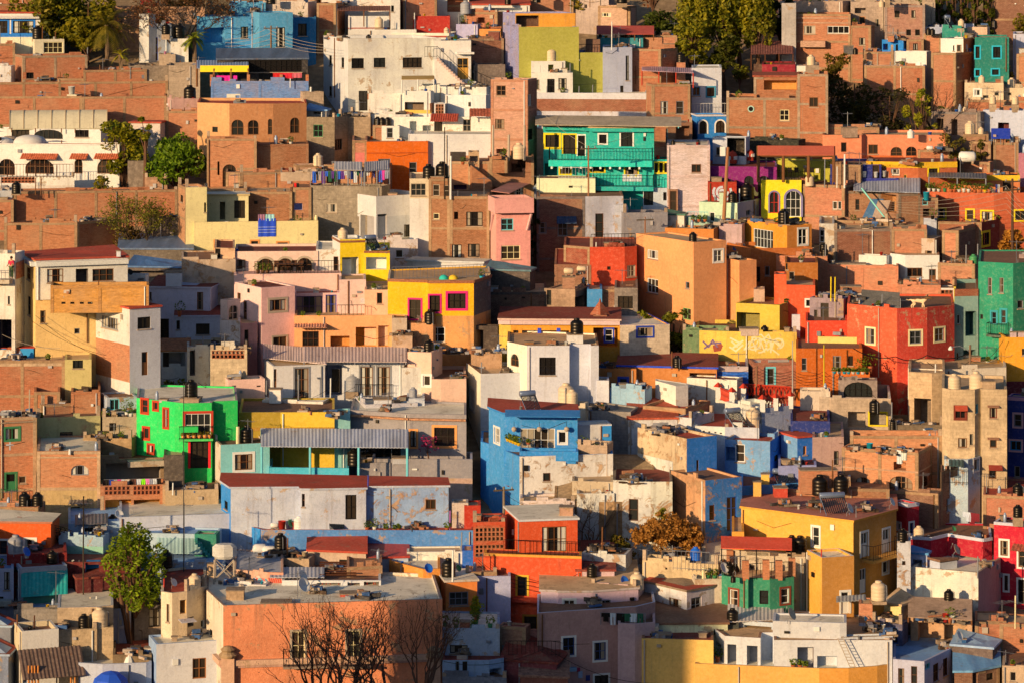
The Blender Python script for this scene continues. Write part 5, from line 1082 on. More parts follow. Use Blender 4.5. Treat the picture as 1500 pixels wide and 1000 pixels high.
# magenta
mg = H('magenta_house', 'magenta house with red domes and arches', (1036, 1138), 245, 350, 'p#8a1c64', a=-4, par=.1, roof='D', cap='p#a06a98', D=7, win='a1065,266,8,10 a1097,276,14,36,K a1119,276,18,36,K')
def cupola(h, px, wpx, v, zup=0):
 p = h.at(px, v); r = wpx / 2 * h.Yc / F; m = MB(); c = wall('p#d84830')
 m.lathe([(r * .95, -.1), (r * .95, r * 1.2), (r * 1.05, r * 1.25), (r, r * 1.5), (r * .82, r * 1.95), (r * .5, r * 2.2), (.08, r * 2.35), (.1, r * 2.45), (0, r * 2.5)], c, 18, p.x, p.y, p.z + zup); o = link('cupola', m.mesh('cupola', True), h.root)
 for a in (-2.4, -1.0, -.2): m = MB(); q = p + Vector((math.cos(a) * r * .93, math.sin(a) * r * .93, .25 + zup)); m.cbox(q, .3, .12, r * .75, flat('W'), a + 1.57); link('cupola_window', m.mesh('cupola_window'), o)
cupola(mg, 1073, 14, 3.5, .2); cupola(mg, 1099, 12, 4.5, .4)
fr_ = H('white_frame_house', 'pale house with black framed roof screen', (1044, 1098), 202, 318, 'p#e0d4cc', par=.05, roof='W', win='o1078,215,26,28,p#1c1818 w1052,222,6,12,S')
em = H('red_panel_house', 'dark red wall painted with white spiral', (1037, 1079), 267, 362, 'p#b83420', par=.1, roof='D')
for r0, a0, a1 in ((13, 150, 390), (8, 90, 360), (3.4, 60, 330)):
 pts = [(1058 + r0 * math.cos(math.radians(t)), 282 - r0 * .95 * math.sin(math.radians(t))) for t in range(a0, a1 + 1, 18) if 282 - r0 * .95 * math.sin(math.radians(t)) < 297]
 em_m = em.stroke(pts, .2, '#f4e8e0'); link('painted_spiral', em_m.mesh('painted_spiral'), em.root)
H('palm_awning', 'dark green roof behind the white frame', (1090, 1180), 206, 300, 'k#3a3a30', par=.1, cat='house', roof='c#3a4a38')
yl = H('yellow_house', 'yellow house with red arched door', (1115, 1174), 264, 356, 'p#fce028', par=.1, roof='G', cap='k#a8907a', win='a1134,297,13,31,#d83828,#8a7890 a1163,299,24,38,W,#8a7890', on='')
H('yellow_house', '', (1137, 1222), 236, 352, 'p#c8c040', of=yl, dv=3.4, par=.1, roof='G', D=2)
yl.canopy(1110, 1222, -.5, 2.6, 2.3, 2.9, 'p#ff7850', 4, 'B', pr=.14, beams=True); yl.railing(1137, 1172, .15, .9)
for i, x in enumerate((1146, 1157, 1167, 1181, 1190)):
 pos = yl.at(x, .9); o = link('bar_stool', None, None, pos)
 for ex, ey in ((-.16, -.16), (.16, -.16), (-.16, .16), (.16, .16)): m = MB(); m.tube([pos + Vector((ex, ey, 0)), pos + Vector((ex * .8, ey * .8, .7))], .025, flat('K'), 4); link('leg', m.mesh('leg'), o)
 s_ = MB(); s_.cbox(pos + Vector((0, 0, .7)), .36, .36, .05, flat('K')); bk_ = MB(); bk_.cbox(pos + Vector((0, .17, .75)), .36, .03, .35, flat('K'))
 link('seat', s_.mesh('seat'), o); link('backrest', bk_.mesh('backrest'), o); pend(o, 'dark bar stool', 'stool', 'the yellow house terrace', x, 'bar stools on the yellow terrace')
# mint + wires
mt_ = H('mint_house', 'mint green house with red roof and tanks', (1024, 1080, 1115), 298, 384, 'p#d4dca8 p#d0b4b0', a=22, par=.08, roof='D', win='w1043,318,8,14,W w1096,312,6,8,E', maxd=6, on='t1073,17,1,k t1094,27,1.6,k s1104,15,1,w k1058,8,16,.2,p#c8d0a0 p1083,20,1.5,W')
H('mint_terrace', 'mint stair terrace with stepped parapet', (1005, 1040), 318, 392, 'p#c8d8b0', par=.4, roof='G', cat='house', win='w1040,325,6,8,W').railing(1007, 1037, -.2, .8, 'T')
H('peach_hut', 'pale peach hut with green sheet roof', (973, 1006), 316, 396, 'd#f0cca8', par=0, roof='c#3a6a50', cat='house', rise=.3)
for i, x in enumerate((1015, 1024, 1033)):
 item(HOUSES['mint stair terrace with stepped parapet'], 'f%d,9,-.4,o' % x)
jk = H('mauve_house', 'mauve block house under a scrap lean-to', (1053, 1091), 329, 412, 'd#d0a494', par=.1, roof='K', on='j1066,36,.5 j1092,26,.5 p1062,20,.3,B p1078,18,.3,B')
ol2 = H('orange_house', 'low burnt orange house with wire poles', (974, 1056), 336, 420, 'p#e08840', par=.15, roof='G', on='p991,14,.2,B p1055,18,.2,E')
orr = H('orange_house', 'shade-painted orange house with white grille door', (1090, 1153, 1189), 331, 442, 'p#f09830 p#d88438', a=48, par=.12, roof='G', maxd=8, win='d1118,350,29,27,#f0e0c8 w1176,347,13,23,W,W', on='t1148,22,.6,k,.2 k1128,14,5,.6,b#d09060 j1165,20,2')  # flank orange is darker, with the shade put into the paint
H('orange_house', '', (1062, 1100, 1190), 364, 446, 'p#d87838 p#c06830', a=60, of=orr, dv=-.4, par=.5, roof='D', maxd=5, win='d1110,402,7,22 w1124,397,7,14,E')  # lower storey oranges darkened too, shade mixed into the colour
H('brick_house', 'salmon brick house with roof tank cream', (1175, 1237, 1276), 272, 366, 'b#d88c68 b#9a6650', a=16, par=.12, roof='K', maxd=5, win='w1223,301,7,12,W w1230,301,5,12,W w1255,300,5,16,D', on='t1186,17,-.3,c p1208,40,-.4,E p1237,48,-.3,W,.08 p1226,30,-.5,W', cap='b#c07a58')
H('yellow_strip', 'salmon brick strip with dish by yellow house', (1172, 1180), 262, 352, 'b#cc8058', par=.1, cat='house', D=2)
# ================================================================== right middle
sa = H('salmon_house', 'salmon house with two arched windows', (1205, 1262, 1388), 198, 292, 'p#e88a5c', seg=[(1205, 0), (1262, .1), (1268, .9), (1388, .9)], par=.2, roof='G', win='d1236,216,8,14,D w1279,219,14,14,B a1313,224,17,17,B a1335,223,16,16,B', cap='b#c07850', on='k1244,22,14,.3,k#b09078 t1334,13,-1.6,w', bands=None)
H('brick_wall', 'brick parapet strip above the salmon house', (1209, 1288), 187, 268, 'b#d0906a', cat='wall', par=.1)
H('brick_wall', 'round topped brick wall on the salmon terrace', (1344, 1392), 220, 300, 'b#cc8058', cat='wall', par=.05, D=1.5, on='z1362,10,-1,w j1380,24,-1')
H('brick_house', 'brick house with blue tarp canopy', (1455, 1492), 209, 296, 'b#b47450', a=5, par=.1, roof='G', win='', on='k1462,10,9,1,b#c89068 k1487,8,9,1,b#c89068 c1493,7,1,w')
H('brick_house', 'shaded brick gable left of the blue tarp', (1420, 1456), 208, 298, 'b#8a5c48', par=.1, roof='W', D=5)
bt_ = HOUSES['brick house with blue tarp canopy']; bt_.canopy(1452, 1480, -.4, 2.5, .5, 1.2, 'p#3058c8', 3, 'E', name='tarp', pr=.03)
H('brick_hut', 'square brick hut beside the lying white tank', (1408, 1456), 238, 322, 'b#c88460', par=.1, cat='house', on='z1417,26,-.8,w')
H('magenta_house', 'dull magenta house at right edge', (1492, 1540), 226, 316, 'p#b06a70', par=.1)
for i, (x, b, t, w, l) in enumerate(((1364, 290, 200, 44, 'grey green shrub above the orange yellow house'), (1398, 296, 190, 46, 'tall olive shrub left of lying tank'), (1424, 296, 194, 34, 'olive shrub directly above the lying tank'), (1440, 300, 212, 24, 'small shrub right of the lying tank'))):
 tree('shrub', l, x, b, t, w, 'round', cat='shrub', cols=('#2c3414', '#6a6428'), n=1100, ls=.14, trunk=.2, seed=i)
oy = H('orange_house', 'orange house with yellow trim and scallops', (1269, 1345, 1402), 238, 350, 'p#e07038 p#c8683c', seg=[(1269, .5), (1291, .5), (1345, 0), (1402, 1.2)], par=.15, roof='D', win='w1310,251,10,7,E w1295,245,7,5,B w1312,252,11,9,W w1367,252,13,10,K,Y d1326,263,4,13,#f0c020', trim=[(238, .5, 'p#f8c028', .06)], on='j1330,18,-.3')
for i in range(4): oy.awning(1298 + i * 13, 241, 12, 3, 'p#f8c028', .3, 'scallop')
nv = H('navy_house', 'navy parapet house beside orange yellow trim', (1216, 1291), 241, 346, 'p#2a3470', par=.2, roof='G', win='d1283,252,10,20,D', cap='p#f0c038')
nv.canopy(1296, 1316, -2, 0, -1.8, -1.5, 'c#24306a', 0)
H('navy_wall', 'navy sloping wall behind the bucket roof', (1262, 1316), 262, 352, 'p#30387a', cat='wall', par=.1, D=2)
H('brick_hut', 'grey brown brick hut below the navy parapet', (1217, 1270), 242, 352, 'b#9c7458', cat='house', par=.1, roof='K')
# collapsed shed
cs = H('collapsed_house', 'half collapsed brick house with tin roof', (1236, 1316, 1349), 284, 384, 'b#a87452 b#9a6a4e', seg=[(1236, 2.2), (1290, 2.0), (1316, 0), (1349, .7)], par=.05, roof='K', win='o1302,298,22,26,b#c88a50 w1256,300,6,16,D', fr='k#8a7460', on='')
cs.canopy(1250, 1348, -.8, 4, .15, 1.1, 'c#a8a09a', 2, 'B')
for i, x in enumerate((1254, 1262, 1266, 1274, 1283, 1295)): ITEMS.append((cs, 'c%d,%d,%s,w,1.1' % (x, 7 + i % 3, 2 + i % 2)))
m = MB(); a = cs.at(1262, -1.2); a.z = zpx(276, a.y); b = cs.at(1300, -1.6); b.z = zpx(324, b.y); m.tube([a, b], .07, flat('#8ac8a8', .5), 6); o = one('leaning_pole', m); tag(o, 'long pale green pole leaning on collapsed house', 'pole')
for nm, x0, y0, x1, y1, c, l in (('metal_sheet', 1262, 322, 1276, 292, 'c#4a6a80', 'bluish metal sheet leaning in the collapsed house'), ('wooden_board', 1276, 324, 1286, 294, 'd#c8a080', 'pale board leaning in the collapsed house')):
 m = MB(); p = cs.at(x0, -1.0); p.z = zpx(y0, p.y); q = cs.at(x1, -.2); q.z = zpx(y1, q.y); m.box(p, (1.1, 0, 0), q - p, (0, -.04, .02), wall(c)); o = one(nm, m); tag(o, l, 'board')
H('brick_ledge', 'brick ledge under the collapsed house', (1222, 1312), 325, 400, 'b#9a6a50', cat='wall', par=.3, roof='K', on='j1300,60,.5 j1270,40,.8 f1250,12,.4,o')
# long orange
lo = H('orange_house', 'long terracotta house with potted plant terrace', (1352, 1390, 1428, 1456, 1530), 283, 388, 'p#c8603a', seg=[(1350, .9), (1390, .5), (1428, .2), (1456, 0), (1530, 1.0)], par=.35, roof='D', win='w1377,313,15,14,B,Y w1421,315,10,14,B,Y w1446,317,16,14,B,Y w1495,316,16,14,B,Y W1353,300,6,14', D=6, on=' '.join('f%d,%d,-.05,%s,.35' % (x, 10 + (x * 7) % 5, c) for x, c in ((1361, 'w'), (1368, 'w'), (1375, 'w'), (1384, 'e'), (1393, 'o'), (1398, 'o'), (1405, 'w'), (1412, 'w'), (1419, 'w'), (1428, 'o'), (1436, 'o'), (1443, 'y'), (1449, 'o'))))
lb_ = H('orange_house', '', (1388, 1494), 257, 384, 'p#e07a40', of=lo, dv=4.2, par=.1, roof='D', bands=[(266, 'p#e08048')], win='d1475,272,12,18,K', cap='p#f8c830', D=3, trim=[(257, .45, 'p#f8c830', .04)])
lo.canopy(1360, 1445, .3, 4.0, 1.55, 1.7, 'c#6a6460', 3, 'E')
ITEMS.append((lo, 't1451,14,.4,c'))
garments(lo.at(1456, .3, lo.zt + .7), lo.at(1467, .3, lo.zt + .7), 3, 'the terracotta terrace', lo.ray)
rl = H('red_house', 'dark red lower house with yellow window surround', (1372, 1438, 1470), 326, 412, 'b#a85a3c p#9a3c2c', a=6, par=.3, roof='D', maxd=4, win='w1444,350,10,18,K,Y', cap='k#c8a068')
H('teal_drum_house', 'dark brick niche house with teal drum', (1348, 1374), 290, 402, 'b#8a5a48', par=.2, on='c1357,12,-.2,t', cat='house', win='w1355,295,8,12,T o1357,312,10,12')
H('white_sheet_shed', 'white sheeted shed below the teal drum', (1353, 1372), 320, 406, 'd#d8ccc8', par=.05, cat='shed', D=2, on='f1366,15,-.5,k')
tree('dry_bush', 'tall dry golden bush at right edge', 1482, 420, 322, 46, 'bush', cat='shrub', cols=('#6a4a1c', '#b88a3c'), n=1300, ls=.22, trunk=.1)
# brick walls row
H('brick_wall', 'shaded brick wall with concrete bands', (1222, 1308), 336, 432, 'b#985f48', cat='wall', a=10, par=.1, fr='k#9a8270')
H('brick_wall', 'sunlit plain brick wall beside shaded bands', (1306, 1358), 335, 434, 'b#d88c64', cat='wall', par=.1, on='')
H('cement_hut', 'rough cement block hut before sunlit brick', (1343, 1369, 1382), 350, 440, 'd#cca888 k#b08c70', a=14, par=.05, cat='house', maxd=3, win='o1360,370,10,5')
H('brick_house', 'brick hut with green netting on its flank', (1380, 1404, 1437), 338, 440, 'b#dc9068 b#8a5c4c', a=16, par=.1, maxd=5)  # flank brick colour is darkened to stand in for shade
H('brick_wall', 'dark brick strip behind rusty drum', (1188, 1224), 370, 440, 'b#8a5a48', cat='wall', par=.1, on='t1206,14,1,k')
H('white_strip', 'white curtain shed left of the brick bands', (1200, 1222), 328, 420, 'd#e8d0b0', cat='shed', par=.1, win='w1204,346,7,18,W o1198,350,6,16')
# salmon walls
sb = H('salmon_wall_house', 'long salmon brick house with flat top', (1210, 1316), 390, 470, 'b#e8946c', par=.15, roof='G', fr='b#e8946c', D=5, on='k1243,50,3,1,d#e8d0b0 c1220,8,.4,w')
H('salmon_brick_house', 'salmon brick house left of the long one', (1137, 1212), 376, 462, 'b#e0906a', par=.15, fr='b#d88860', a=-6, roof='K', on='t1208,14,1,k p1209,20,.3,E')
H('salmon_brick_wall', 'low salmon brick wall over the red house', (1316, 1378), 418, 500, 'b#f09a74', par=.1, fr='b#e8946c', cat='wall')
H('white_house', 'white corner house with small porch wall', (1258, 1304), 375, 452, WH, par=.1, roof='G', cap='b#b87a58')
wp = H('white_house', 'white terrace house with brown door', (1304, 1376), 374, 458, 'p#fae6cc', par=.1, roof='G', cap='b#b87a58', win='w1340,399,22,13,B d1366,405,10,21,B', seg=[(1304, 1.4), (1326, 0), (1376, .4)])
H('lattice_terrace', 'brick lattice parapet of the white terrace', (1316, 1374), 413, 478, 'b#c07850', par=.4, cat='wall', D=2, win='v1337,418,40,8 v1362,418,14,8')
H('lattice_wall', 'white wall with terracotta lattice opening', (1377, 1398), 422, 500, 'p#f8dcc0', cat='wall', par=.05, D=2, win='v1387,431,18,12', cap='b#d89068')
H('brick_house', 'tan brick house beside the dark green one', (1374, 1434), 387, 470, 'b#d49468', par=.15, roof='B', on='t1426,16,.6,e p1415,30,.2,E p1432,30,.2,E j1410,30,1.5 c1440,8,.6,w')
H('brick_hut', 'low brick hut by the lattice wall', (1395, 1420), 410, 484, 'b#d89a70', par=.1, cat='house', D=2)
# dark green
dg = H('dark_green_house', 'tall dark green house with narrow windows', (1433, 1484, 1530), 386, 600, 'p#238a60 p#1f7c56', a=-2, seg=[(1433, .9), (1484, 0), (1530, 1.8)], par=.1, roof='K', win='W1450,419,6,24,E W1467,418,6,22,E w1495,446,9,12,E d1456,466,7,18,#2a9088,#2a9088 d1470,464,7,20,#2a9088,#2a9088 w1438,464,4,7', D=9)
dg.balcony(1450, 1478, 489, 3, .9, 'k#5a6a5a', .9)
H('stone_topped_house', 'rough stone house above the dark green one', (1484, 1530), 380, 560, 's#b08a78', par=.1)
gg = H('grey_green_house', 'grey green house with yellow edge strip', (1398, 1433), 424, 592, 'p#8ca088', a=18, par=.3, roof='K', cap='b#a05a40', win='w1404,468,4,13,W o1422,474,16,36,p#5a7a68 w1403,524,4,16,W o1420,526,18,28,p#5a7a68', trim=[(424, .55, 'b#a8583c', .02)])
H('yellow_edge', 'thin yellow wall edge beside the red house', (1397, 1400), 420, 586, 'p#f0d040', cat='wall', D=1, par=.05)
yo = H('orange_yellow_house', 'amber house with cement blocks on top', (1463, 1530), 494, 622, 'p#f4aa30', par=.1, roof='K', win='w1500,515,6,10,E', bands=[(558, 'p#7a2a30')], on='k1484,9,9,.3,d#d0a898 k1495,9,9,.3,d#d0a898')
H('amber_wall', 'amber sloping garden wall beside amber house', (1420, 1464), 532, 616, 'p#e8a030', cat='wall', par=.1, D=2, rise=0)
# red house
rd = H('red_house', 'big red house with cream window surrounds', (1243, 1315, 1358, 1398), 452, 624, 'd#f4643e d#dc4a36 d#cc4234', seg=[(1241, 2.6), (1314, 0), (1358, .9), (1398, 2.9)], par=.15, roof='K', win='W1275,492,12,22,E,C w1341,494,17,19,E,C w1376,490,14,19,E,C w1341,538,15,15,K,C w1370,535,12,13,K,C w1270,536,8,10', D=7, fr='p#d04838')  # reds darken from left face to right, painting in the dimmer light
rd.canopy(1262, 1318, .6, 4.0, .1, .9, 'k#8a8070', 2, 'E', name='tin_roof');
ITEMS += [(rd, 'm1319,16,.5'), (rd, 'p1292,18,1.5,E'), (rd, 'j1262,34,1.5'), (rd, 'j1288,30,4'), (rd, 'm1350,14,1.5')]
H('red_annex', 'low orange red annex left of the red house', (1180, 1242), 470, 592, 'p#f04c30', par=.2, roof='K', on='', bands=[(505, 'p#f0c850')], a=5)
H('mauve_shack', 'mauve shack with ladders and white panels', (1186, 1244), 438, 560, 'd#a88880', par=.1, roof='K', cat='house', win='d1208,455,12,22,K w1195,460,5,12', on='j1215,30,1 k1246,30,12,2,b#b06a48 j1240,40,2 p1217,34,-.3,Y p1223,34,-.3,Y')
ylt = H('yellow_terrace', 'pale yellow terrace wall with washed drapes', (1198, 1262), 494, 600, 'p#f0dc70', cat='wall', par=.2, roof='K', on='j1225,30,1')
ro = H('red_orange_house', 'vermilion house with one tiny window', (1134, 1152, 1194), 418, 540, 'p#f0683c p#ec6038', seg=[(1134, .3), (1152, .1), (1194, 0)], par=.12, roof='G', win='w1185,444,8,9,K,W', dv=0)
H('red_orange_house', '', (1134, 1152), 402, 539, 'p#f0683c', of=ro, dv=.4, par=.1, D=2)
H('orange_shade_house', 'orange flank wall behind the vermilion house', (1150, 1198), 385, 500, 'p#c07030', par=.1, roof='D', win='W1148,386,12,18 w1160,404,8,12,S')
tn = H('tan_house', 'tall tan orange house with white grilles', (932, 1016, 1064), 355, 520, 'p#f4a060 p#e8985c', a=50, par=.12, roof='G', maxd=7, win='W956,373,16,13,W w956,419,16,21,W w1007,418,6,10,E d1006,460,12,17,#90a860 w1052,375,13,17,W,W', on='t1015,15,1.2,k p958,4,.3,E', fr='p#e8a064')
H('tan_house', '', (1062, 1083, 1108), 382, 522, 'p#f09c5c p#e8985c', a=52, of=tn, dv=.9, par=.12, maxd=4)
H('cement_step', 'small tan block beside the tan orange house', (1104, 1120), 424, 520, 'd#e0b088', par=.05, cat='house', D=2)
# dark red
dr = H('dark_red_house', 'dark red brick house with roof railing', (826, 864, 933), 362, 478, 'b#a0402c p#d85030', seg=[(826, 1.6), (864, 0), (915, .1), (933, .9)], par=.1, roof='D', win='w892,393,5,5 W925,397,13,17,S', on='k892,14,7,.6,b#c87a58 p873,8,.3,W')
dr.railing(866, 930, .3, 1.1, 'K')
H('grey_annex', 'grey annex with wide barred window', (900, 934), 422, 528, 'k#988474', par=.1, roof='K', win='w916,443,22,18', cat='house')
H('brick_house', 'low brick ramp house by the dark red wall', (812, 866), 388, 478, 'b#a06850', a=-4, par=.05, roof='D', rise=.6, fr='b#a06850')
H('tarp_hut', 'hut under greenish tarps below the pink house', (712, 784), 398, 496, 'k#6a5a50', par=0, roof='c#5a7a78', rise=.5, cat='hut', win='')
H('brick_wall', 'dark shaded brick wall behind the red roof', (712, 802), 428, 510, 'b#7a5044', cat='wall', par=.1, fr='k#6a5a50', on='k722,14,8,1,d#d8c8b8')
bt2 = H('brick_tower', 'small cement tower with cream lying tanks', (800, 842, 862), 424, 520, 'k#c09878 b#8a6250', a=12, par=.08, maxd=3, win='d804,436,7,22 o849,446,14,24', on='z833,15,.9,c,1.1 z852,15,1.0,c,1.1 k833,18,18,.9,b#c89070')
H('blue_door_house', 'light blue panel house right of tower', (860, 882), 424, 512, 'p#5aa0c8', par=.1, cat='house')
H('brick_wall', 'brown brick wall over the yellow arcade', (880, 935), 424, 506, 'b#946450', cat='wall', par=.1)
# yellow arcade house
ya_ = H('arcade_house', 'amber arcade house with dusty red roof', (731, 748, 908), 470, 584, 'p#f0c850 p#f0a838', seg=[(731, .2), (748, .1), (908, 0)], par=0, roof='D', rise=.3, D=5, cap='p#e0b090', win='o797,498,90,28,p#f0a838 o887,494,36,28,p#f0a838 w892,491,11,18,W,N', trim=[(470, .3, 'p#e8b8a0', .35)])
for x in (762, 790, 818, 836): p = MB(); a = ya_.at(x, .1); p.cbox((a.x, a.y, zpx(512, a.y)), .28, .28, 1.7, flat('#2c48b0' if x in (790, 818) else '#e09c38')); link('column', p.mesh('column'), ya_.root)
cg = H('cream_grey_house', 'cream grey house with blue framed window', (877, 908, 981), 476, 588, 'p#f0a838 k#dcc0a0', a=40, par=.08, roof='W', cap='p#3450b8', maxd=7, win='w889,493,11,19,W,N w945,486,22,13,S,N', on='')
py_ = H('pyramid_chimney', 'terracotta pyramid cap on the arcade roof', (869, 889), 462, 574, 'b#a85a40', par=.05, cat='chimney', D=2)
m = MB(); p = py_.at(879, .8);
m.lathe([(.8, 0), (.75, .1), (.15, .95), (.1, 1.0), (.04, 1.25), (0, 1.3)], wall('b#b86040'), 4, p.x, p.y, p.z); link('pyramid_roof', m.mesh('pyramid_roof'), py_.root)
tree('shrub', 'green shrubs between tan house and arcade', 986, 560, 446, 52, 'round', cat='shrub', cols=('#24380f', '#7a7c1c'), n=1500, ls=.16, trunk=.3)
tree('shrub', 'small green shrub behind the cream grey roof', 942, 545, 450, 26, 'round', cat='shrub', cols=('#2c4410', '#7a801c'), n=500, ls=.15, trunk=.4)
tree('leafless_shrub', 'dull grey shrub by the graffiti wall', 1012, 556, 474, 40, 'bush', cat='shrub', cols=('#2a2c1c', '#5a4c34'), n=700, ls=.15, trunk=.2)
# chartreuse
ch = H('chartreuse_house', 'chartreuse hut with junk filled opening', (1078, 1142, 1169), 447, 556, 'p#dcbc44 p#b09c40', a=18, par=.2, roof='K', maxd=5, win='o1096,472,34,28,p#9a8a40', on='')
H('white_door_panel', 'white door panel beside the chartreuse hut', (1160, 1172), 461, 566, 'p#f0dcd0', cat='panel', D=.3, par=.02, dv=-.2)
gw = H('graffiti_wall', 'yellow green wall painted with white graffiti', (1065, 1167), 486, 582, 'd#e6c04c', cat='wall', par=.3, roof='K', seg=[(1020, .6), (1065, .2), (1090, 0), (1167, .2)], on='k1097,26,10,.5,d#d8b090 t1120,14,.6,k c1142,6,.3,o')
H('green_wall', 'shaded green wall with faded graffiti', (1000, 1068), 484, 576, 'd#7a8a58', cat='wall', par=.2, D=3)
rg = random.Random(5); gm = MB()
def gstroke(h, pts, w, col='#e8cc90'):
 m = h.stroke(pts, w, col); link('painted_graffiti', m.mesh('painted_graffiti'), h.root)
for cxx, cyy, rr_ in ((1104, 503, 9), (1112, 506, 10), (1122, 504, 8), (1132, 507, 9), (1140, 503, 7)):
 a0 = rg.uniform(0, 360); gstroke(gw, [(cxx + rr_ * 1.1 * math.cos(math.radians(a0 + t)), cyy - rr_ * math.sin(math.radians(a0 + t))) for t in range(0, 250, 22)], .13)
for p_ in ([(1096, 511), (1102, 496), (1107, 514)], [(1100, 508), (1109, 505)], [(1112, 495), (1120, 515)], [(1117, 498), (1126, 490), (1130, 499)], [(1128, 495), (1129, 516), (1133, 502)], [(1134, 500), (1143, 508), (1146, 497)], [(1098, 500), (1090, 512), (1099, 507)], [(1105, 492), (1115, 490), (1121, 497)], [(1132, 512), (1141, 519)], [(1110, 500), (1106, 512), (1114, 509)]): gstroke(gw, p_, .11)
for p_ in ([(1070, 495), (1085, 503), (1074, 509), (1088, 499)], [(1069, 508), (1078, 514), (1088, 505)], [(1072, 500), (1080, 508)]): gstroke(gw, p_, .14)
for p_ in ([(1030, 500), (1038, 508), (1044, 498), (1052, 510)], [(1032, 510), (1042, 503), (1056, 502)]): gstroke(gw, p_, .14, '#7a5a70')
for p_ in ([(1046, 508), (1056, 506), (1054, 511), (1047, 512)],): gstroke(gw, p_, .3, '#a04a34')
# orange brown
ob_ = H('orange_brown_house', 'burnt orange house with potted balcony', (1166, 1263), 510, 634, 'p#cc6420', par=.1, roof='K', win='w1178,533,7,18,E w1226,530,12,18,E w1246,528,7,14,K', a=4, on='')
ob2 = H('orange_brown_house', '', (1217, 1274), 544, 640, 'p#d86c28', of=ob_, dv=-.6, par=.2, roof='D', D=3, on=' '.join('f%d,%d,.05,%s' % (x, 8, c) for x, c in ((1222, 't'), (1229, 'w'), (1237, 't'), (1243, 't'), (1250, 'w'), (1257, 't'), (1264, 'w'), (1270, 'k'))) + ' f1262,20,.4,o f1275,26,.5,o')
H('mauve_brick_house', 'rose brick house behind street wires', (1097, 1166), 531, 632, 'b#b87058', par=.1, roof='W', win='d1129,551,10,24,E,T', fr='b#a86850')
H('blue_wall', 'cobalt wall beside the rose brick house', (1048, 1096), 536, 628, 'p#1c68b0', cat='wall', par=.3, cap='d#d8b8a0', trim=[(536, .4, 'd#d8b4a0', .04)], roof='D')
rr1 = H('red_roof_house', 'house with dusty red roof and cobalt edge', (905, 1050), 540, 634, 'p#d08040', par=0, roof='D', rise=.35, cap='p#2c50b0', D=5, on='t992,18,-.6,k p984,24,-.8,B', win='w913,553,14,10,N,N o1030,552,40,12,p#e09048')
H('orange_wall_house', 'shaded orange strip left of cobalt edge', (876, 932), 540, 630, 'p#c87838', par=.1, roof='K', win='w913,558,12,9,#2848a8,N')
arch_ = H('stone_arch', 'rough stone arch with dark opening', (1228, 1285), 556, 640, 's#b09078', cat='arch', par=.1, D=1.5, win='a1257,570,42,22,K', roof='K', dv=-2.2)
cb = H('cement_house', 'pale cement block house with yellow framed openings', (1172, 1215, 1305), 582, 686, 'k#c8ac90 k#d0b090', seg=[(1172, 1.0), (1215, .3), (1218, 0), (1305, .1)], par=.9, roof='K', win='o1255,614,26,23 o1286,613,29,22,k#b09a80,#f0d020', on='t1281,20,-1.2,k j1262,30,1.5', cap='d#e8c8a8')
H('cement_wall', 'sloped cement wall left of yellow openings', (1172, 1216), 572, 678, 'd#ecc8a0', cat='wall', par=.2, D=2)
# ================================================================== left middle, y 370-760
# far left white house with person
flw = H('white_house', 'tall pale house at left edge with balcony', (-30, 22, 36), 372, 648, 'd#f0d4b0 d#fae0c4', a=20, par=.15, roof='G', maxd=4, win='d17,395,6,22,K w13,440,3,12 o8,490,18,44,p#3a3440')
flw.panel(29, 395, 12, 24, 'b#d8825a', .05, 'brick_panel'); flw.balcony(-10, 19, 408, 6, 1.0, 'd#d8b890', .7, 'E')
ye = H('yellow_house', 'tall yellow house with brick balcony and red roof', (33, 52, 217), 424, 650, 'p#fcd078 p#fcd078', a=66, par=.12, roof='R', maxd=8, win='w43,448,4,28,K w63,464,8,18,B w113,485,8,8,E w112,532,15,14,K', cap='p#f0d8b0', dv=.6, on='t162,18,1.5,k')
H('yellow_house', '', (33, 52, 187), 382, 648, 'p#fcd078 p#fce4c4', a=80, of=ye, dv=.3, par=0, rise=.3, roof='R', maxd=6, win='w42,401,5,18,B W81,404,24,20,B o120,406,18,24,p#6a5a50 w151,403,31,18,B', D=4, yb=440, on='k174,6,8,-.2,p#f4e0d0', trim=[(384, .35, 'p#fce8cc', .35)])
H('yellow_house', '', (74, 218), 418, 652, 'b#eab050', of=ye, dv=-1.2, par=.9, roof='G', yb=458, D=2.4, fr='b#d8a048', cap='k#c89858', win='w93,444,6,3 w106,444,6,3 w120,444,6,3 w132,444,7,3', on='s188,10,.4,k p144,24,.2')
H('white_parapet', 'white parapet with dish right of yellow house', (183, 218), 403, 600, 'd#fae0c4', cat='wall', par=.1, D=1.5, on='s190,9,-.6,k')
fb = MB(); a = ye.at(34, -.1); b = ye.at(46, -.1)
z = zpx(472, a.y); m = MB(); m.box((a.x - .5, a.y - .9, z - .1), (1.3, .4, 0), (-.2, .9, 0), (0, 0, .1), wall(CE)); o = link('balcony', m.mesh('balcony'), ye.root); m = MB(); rail(m, [Vector((a.x - .5, a.y - .1, z)), Vector((a.x - .5, a.y - .9, z)), Vector((a.x + .8, a.y - .5, z))], 1.0, flat('K', .5)); link('railing', m.mesh('railing'), o)
wc = H('white_house', 'white corner house with brick lower half', (133, 190, 235), 453, 676, 'd#fce4c8 p#f0dccc', a=55, par=0, roof='R', maxd=7, win='w161,473,24,17,E w211,473,19,17,K d212,532,9,34,B', bands=[(506, 'b#d08a60', 0), (560, 'd#f4d8bc', 0)], on='s142,9,.3,g')
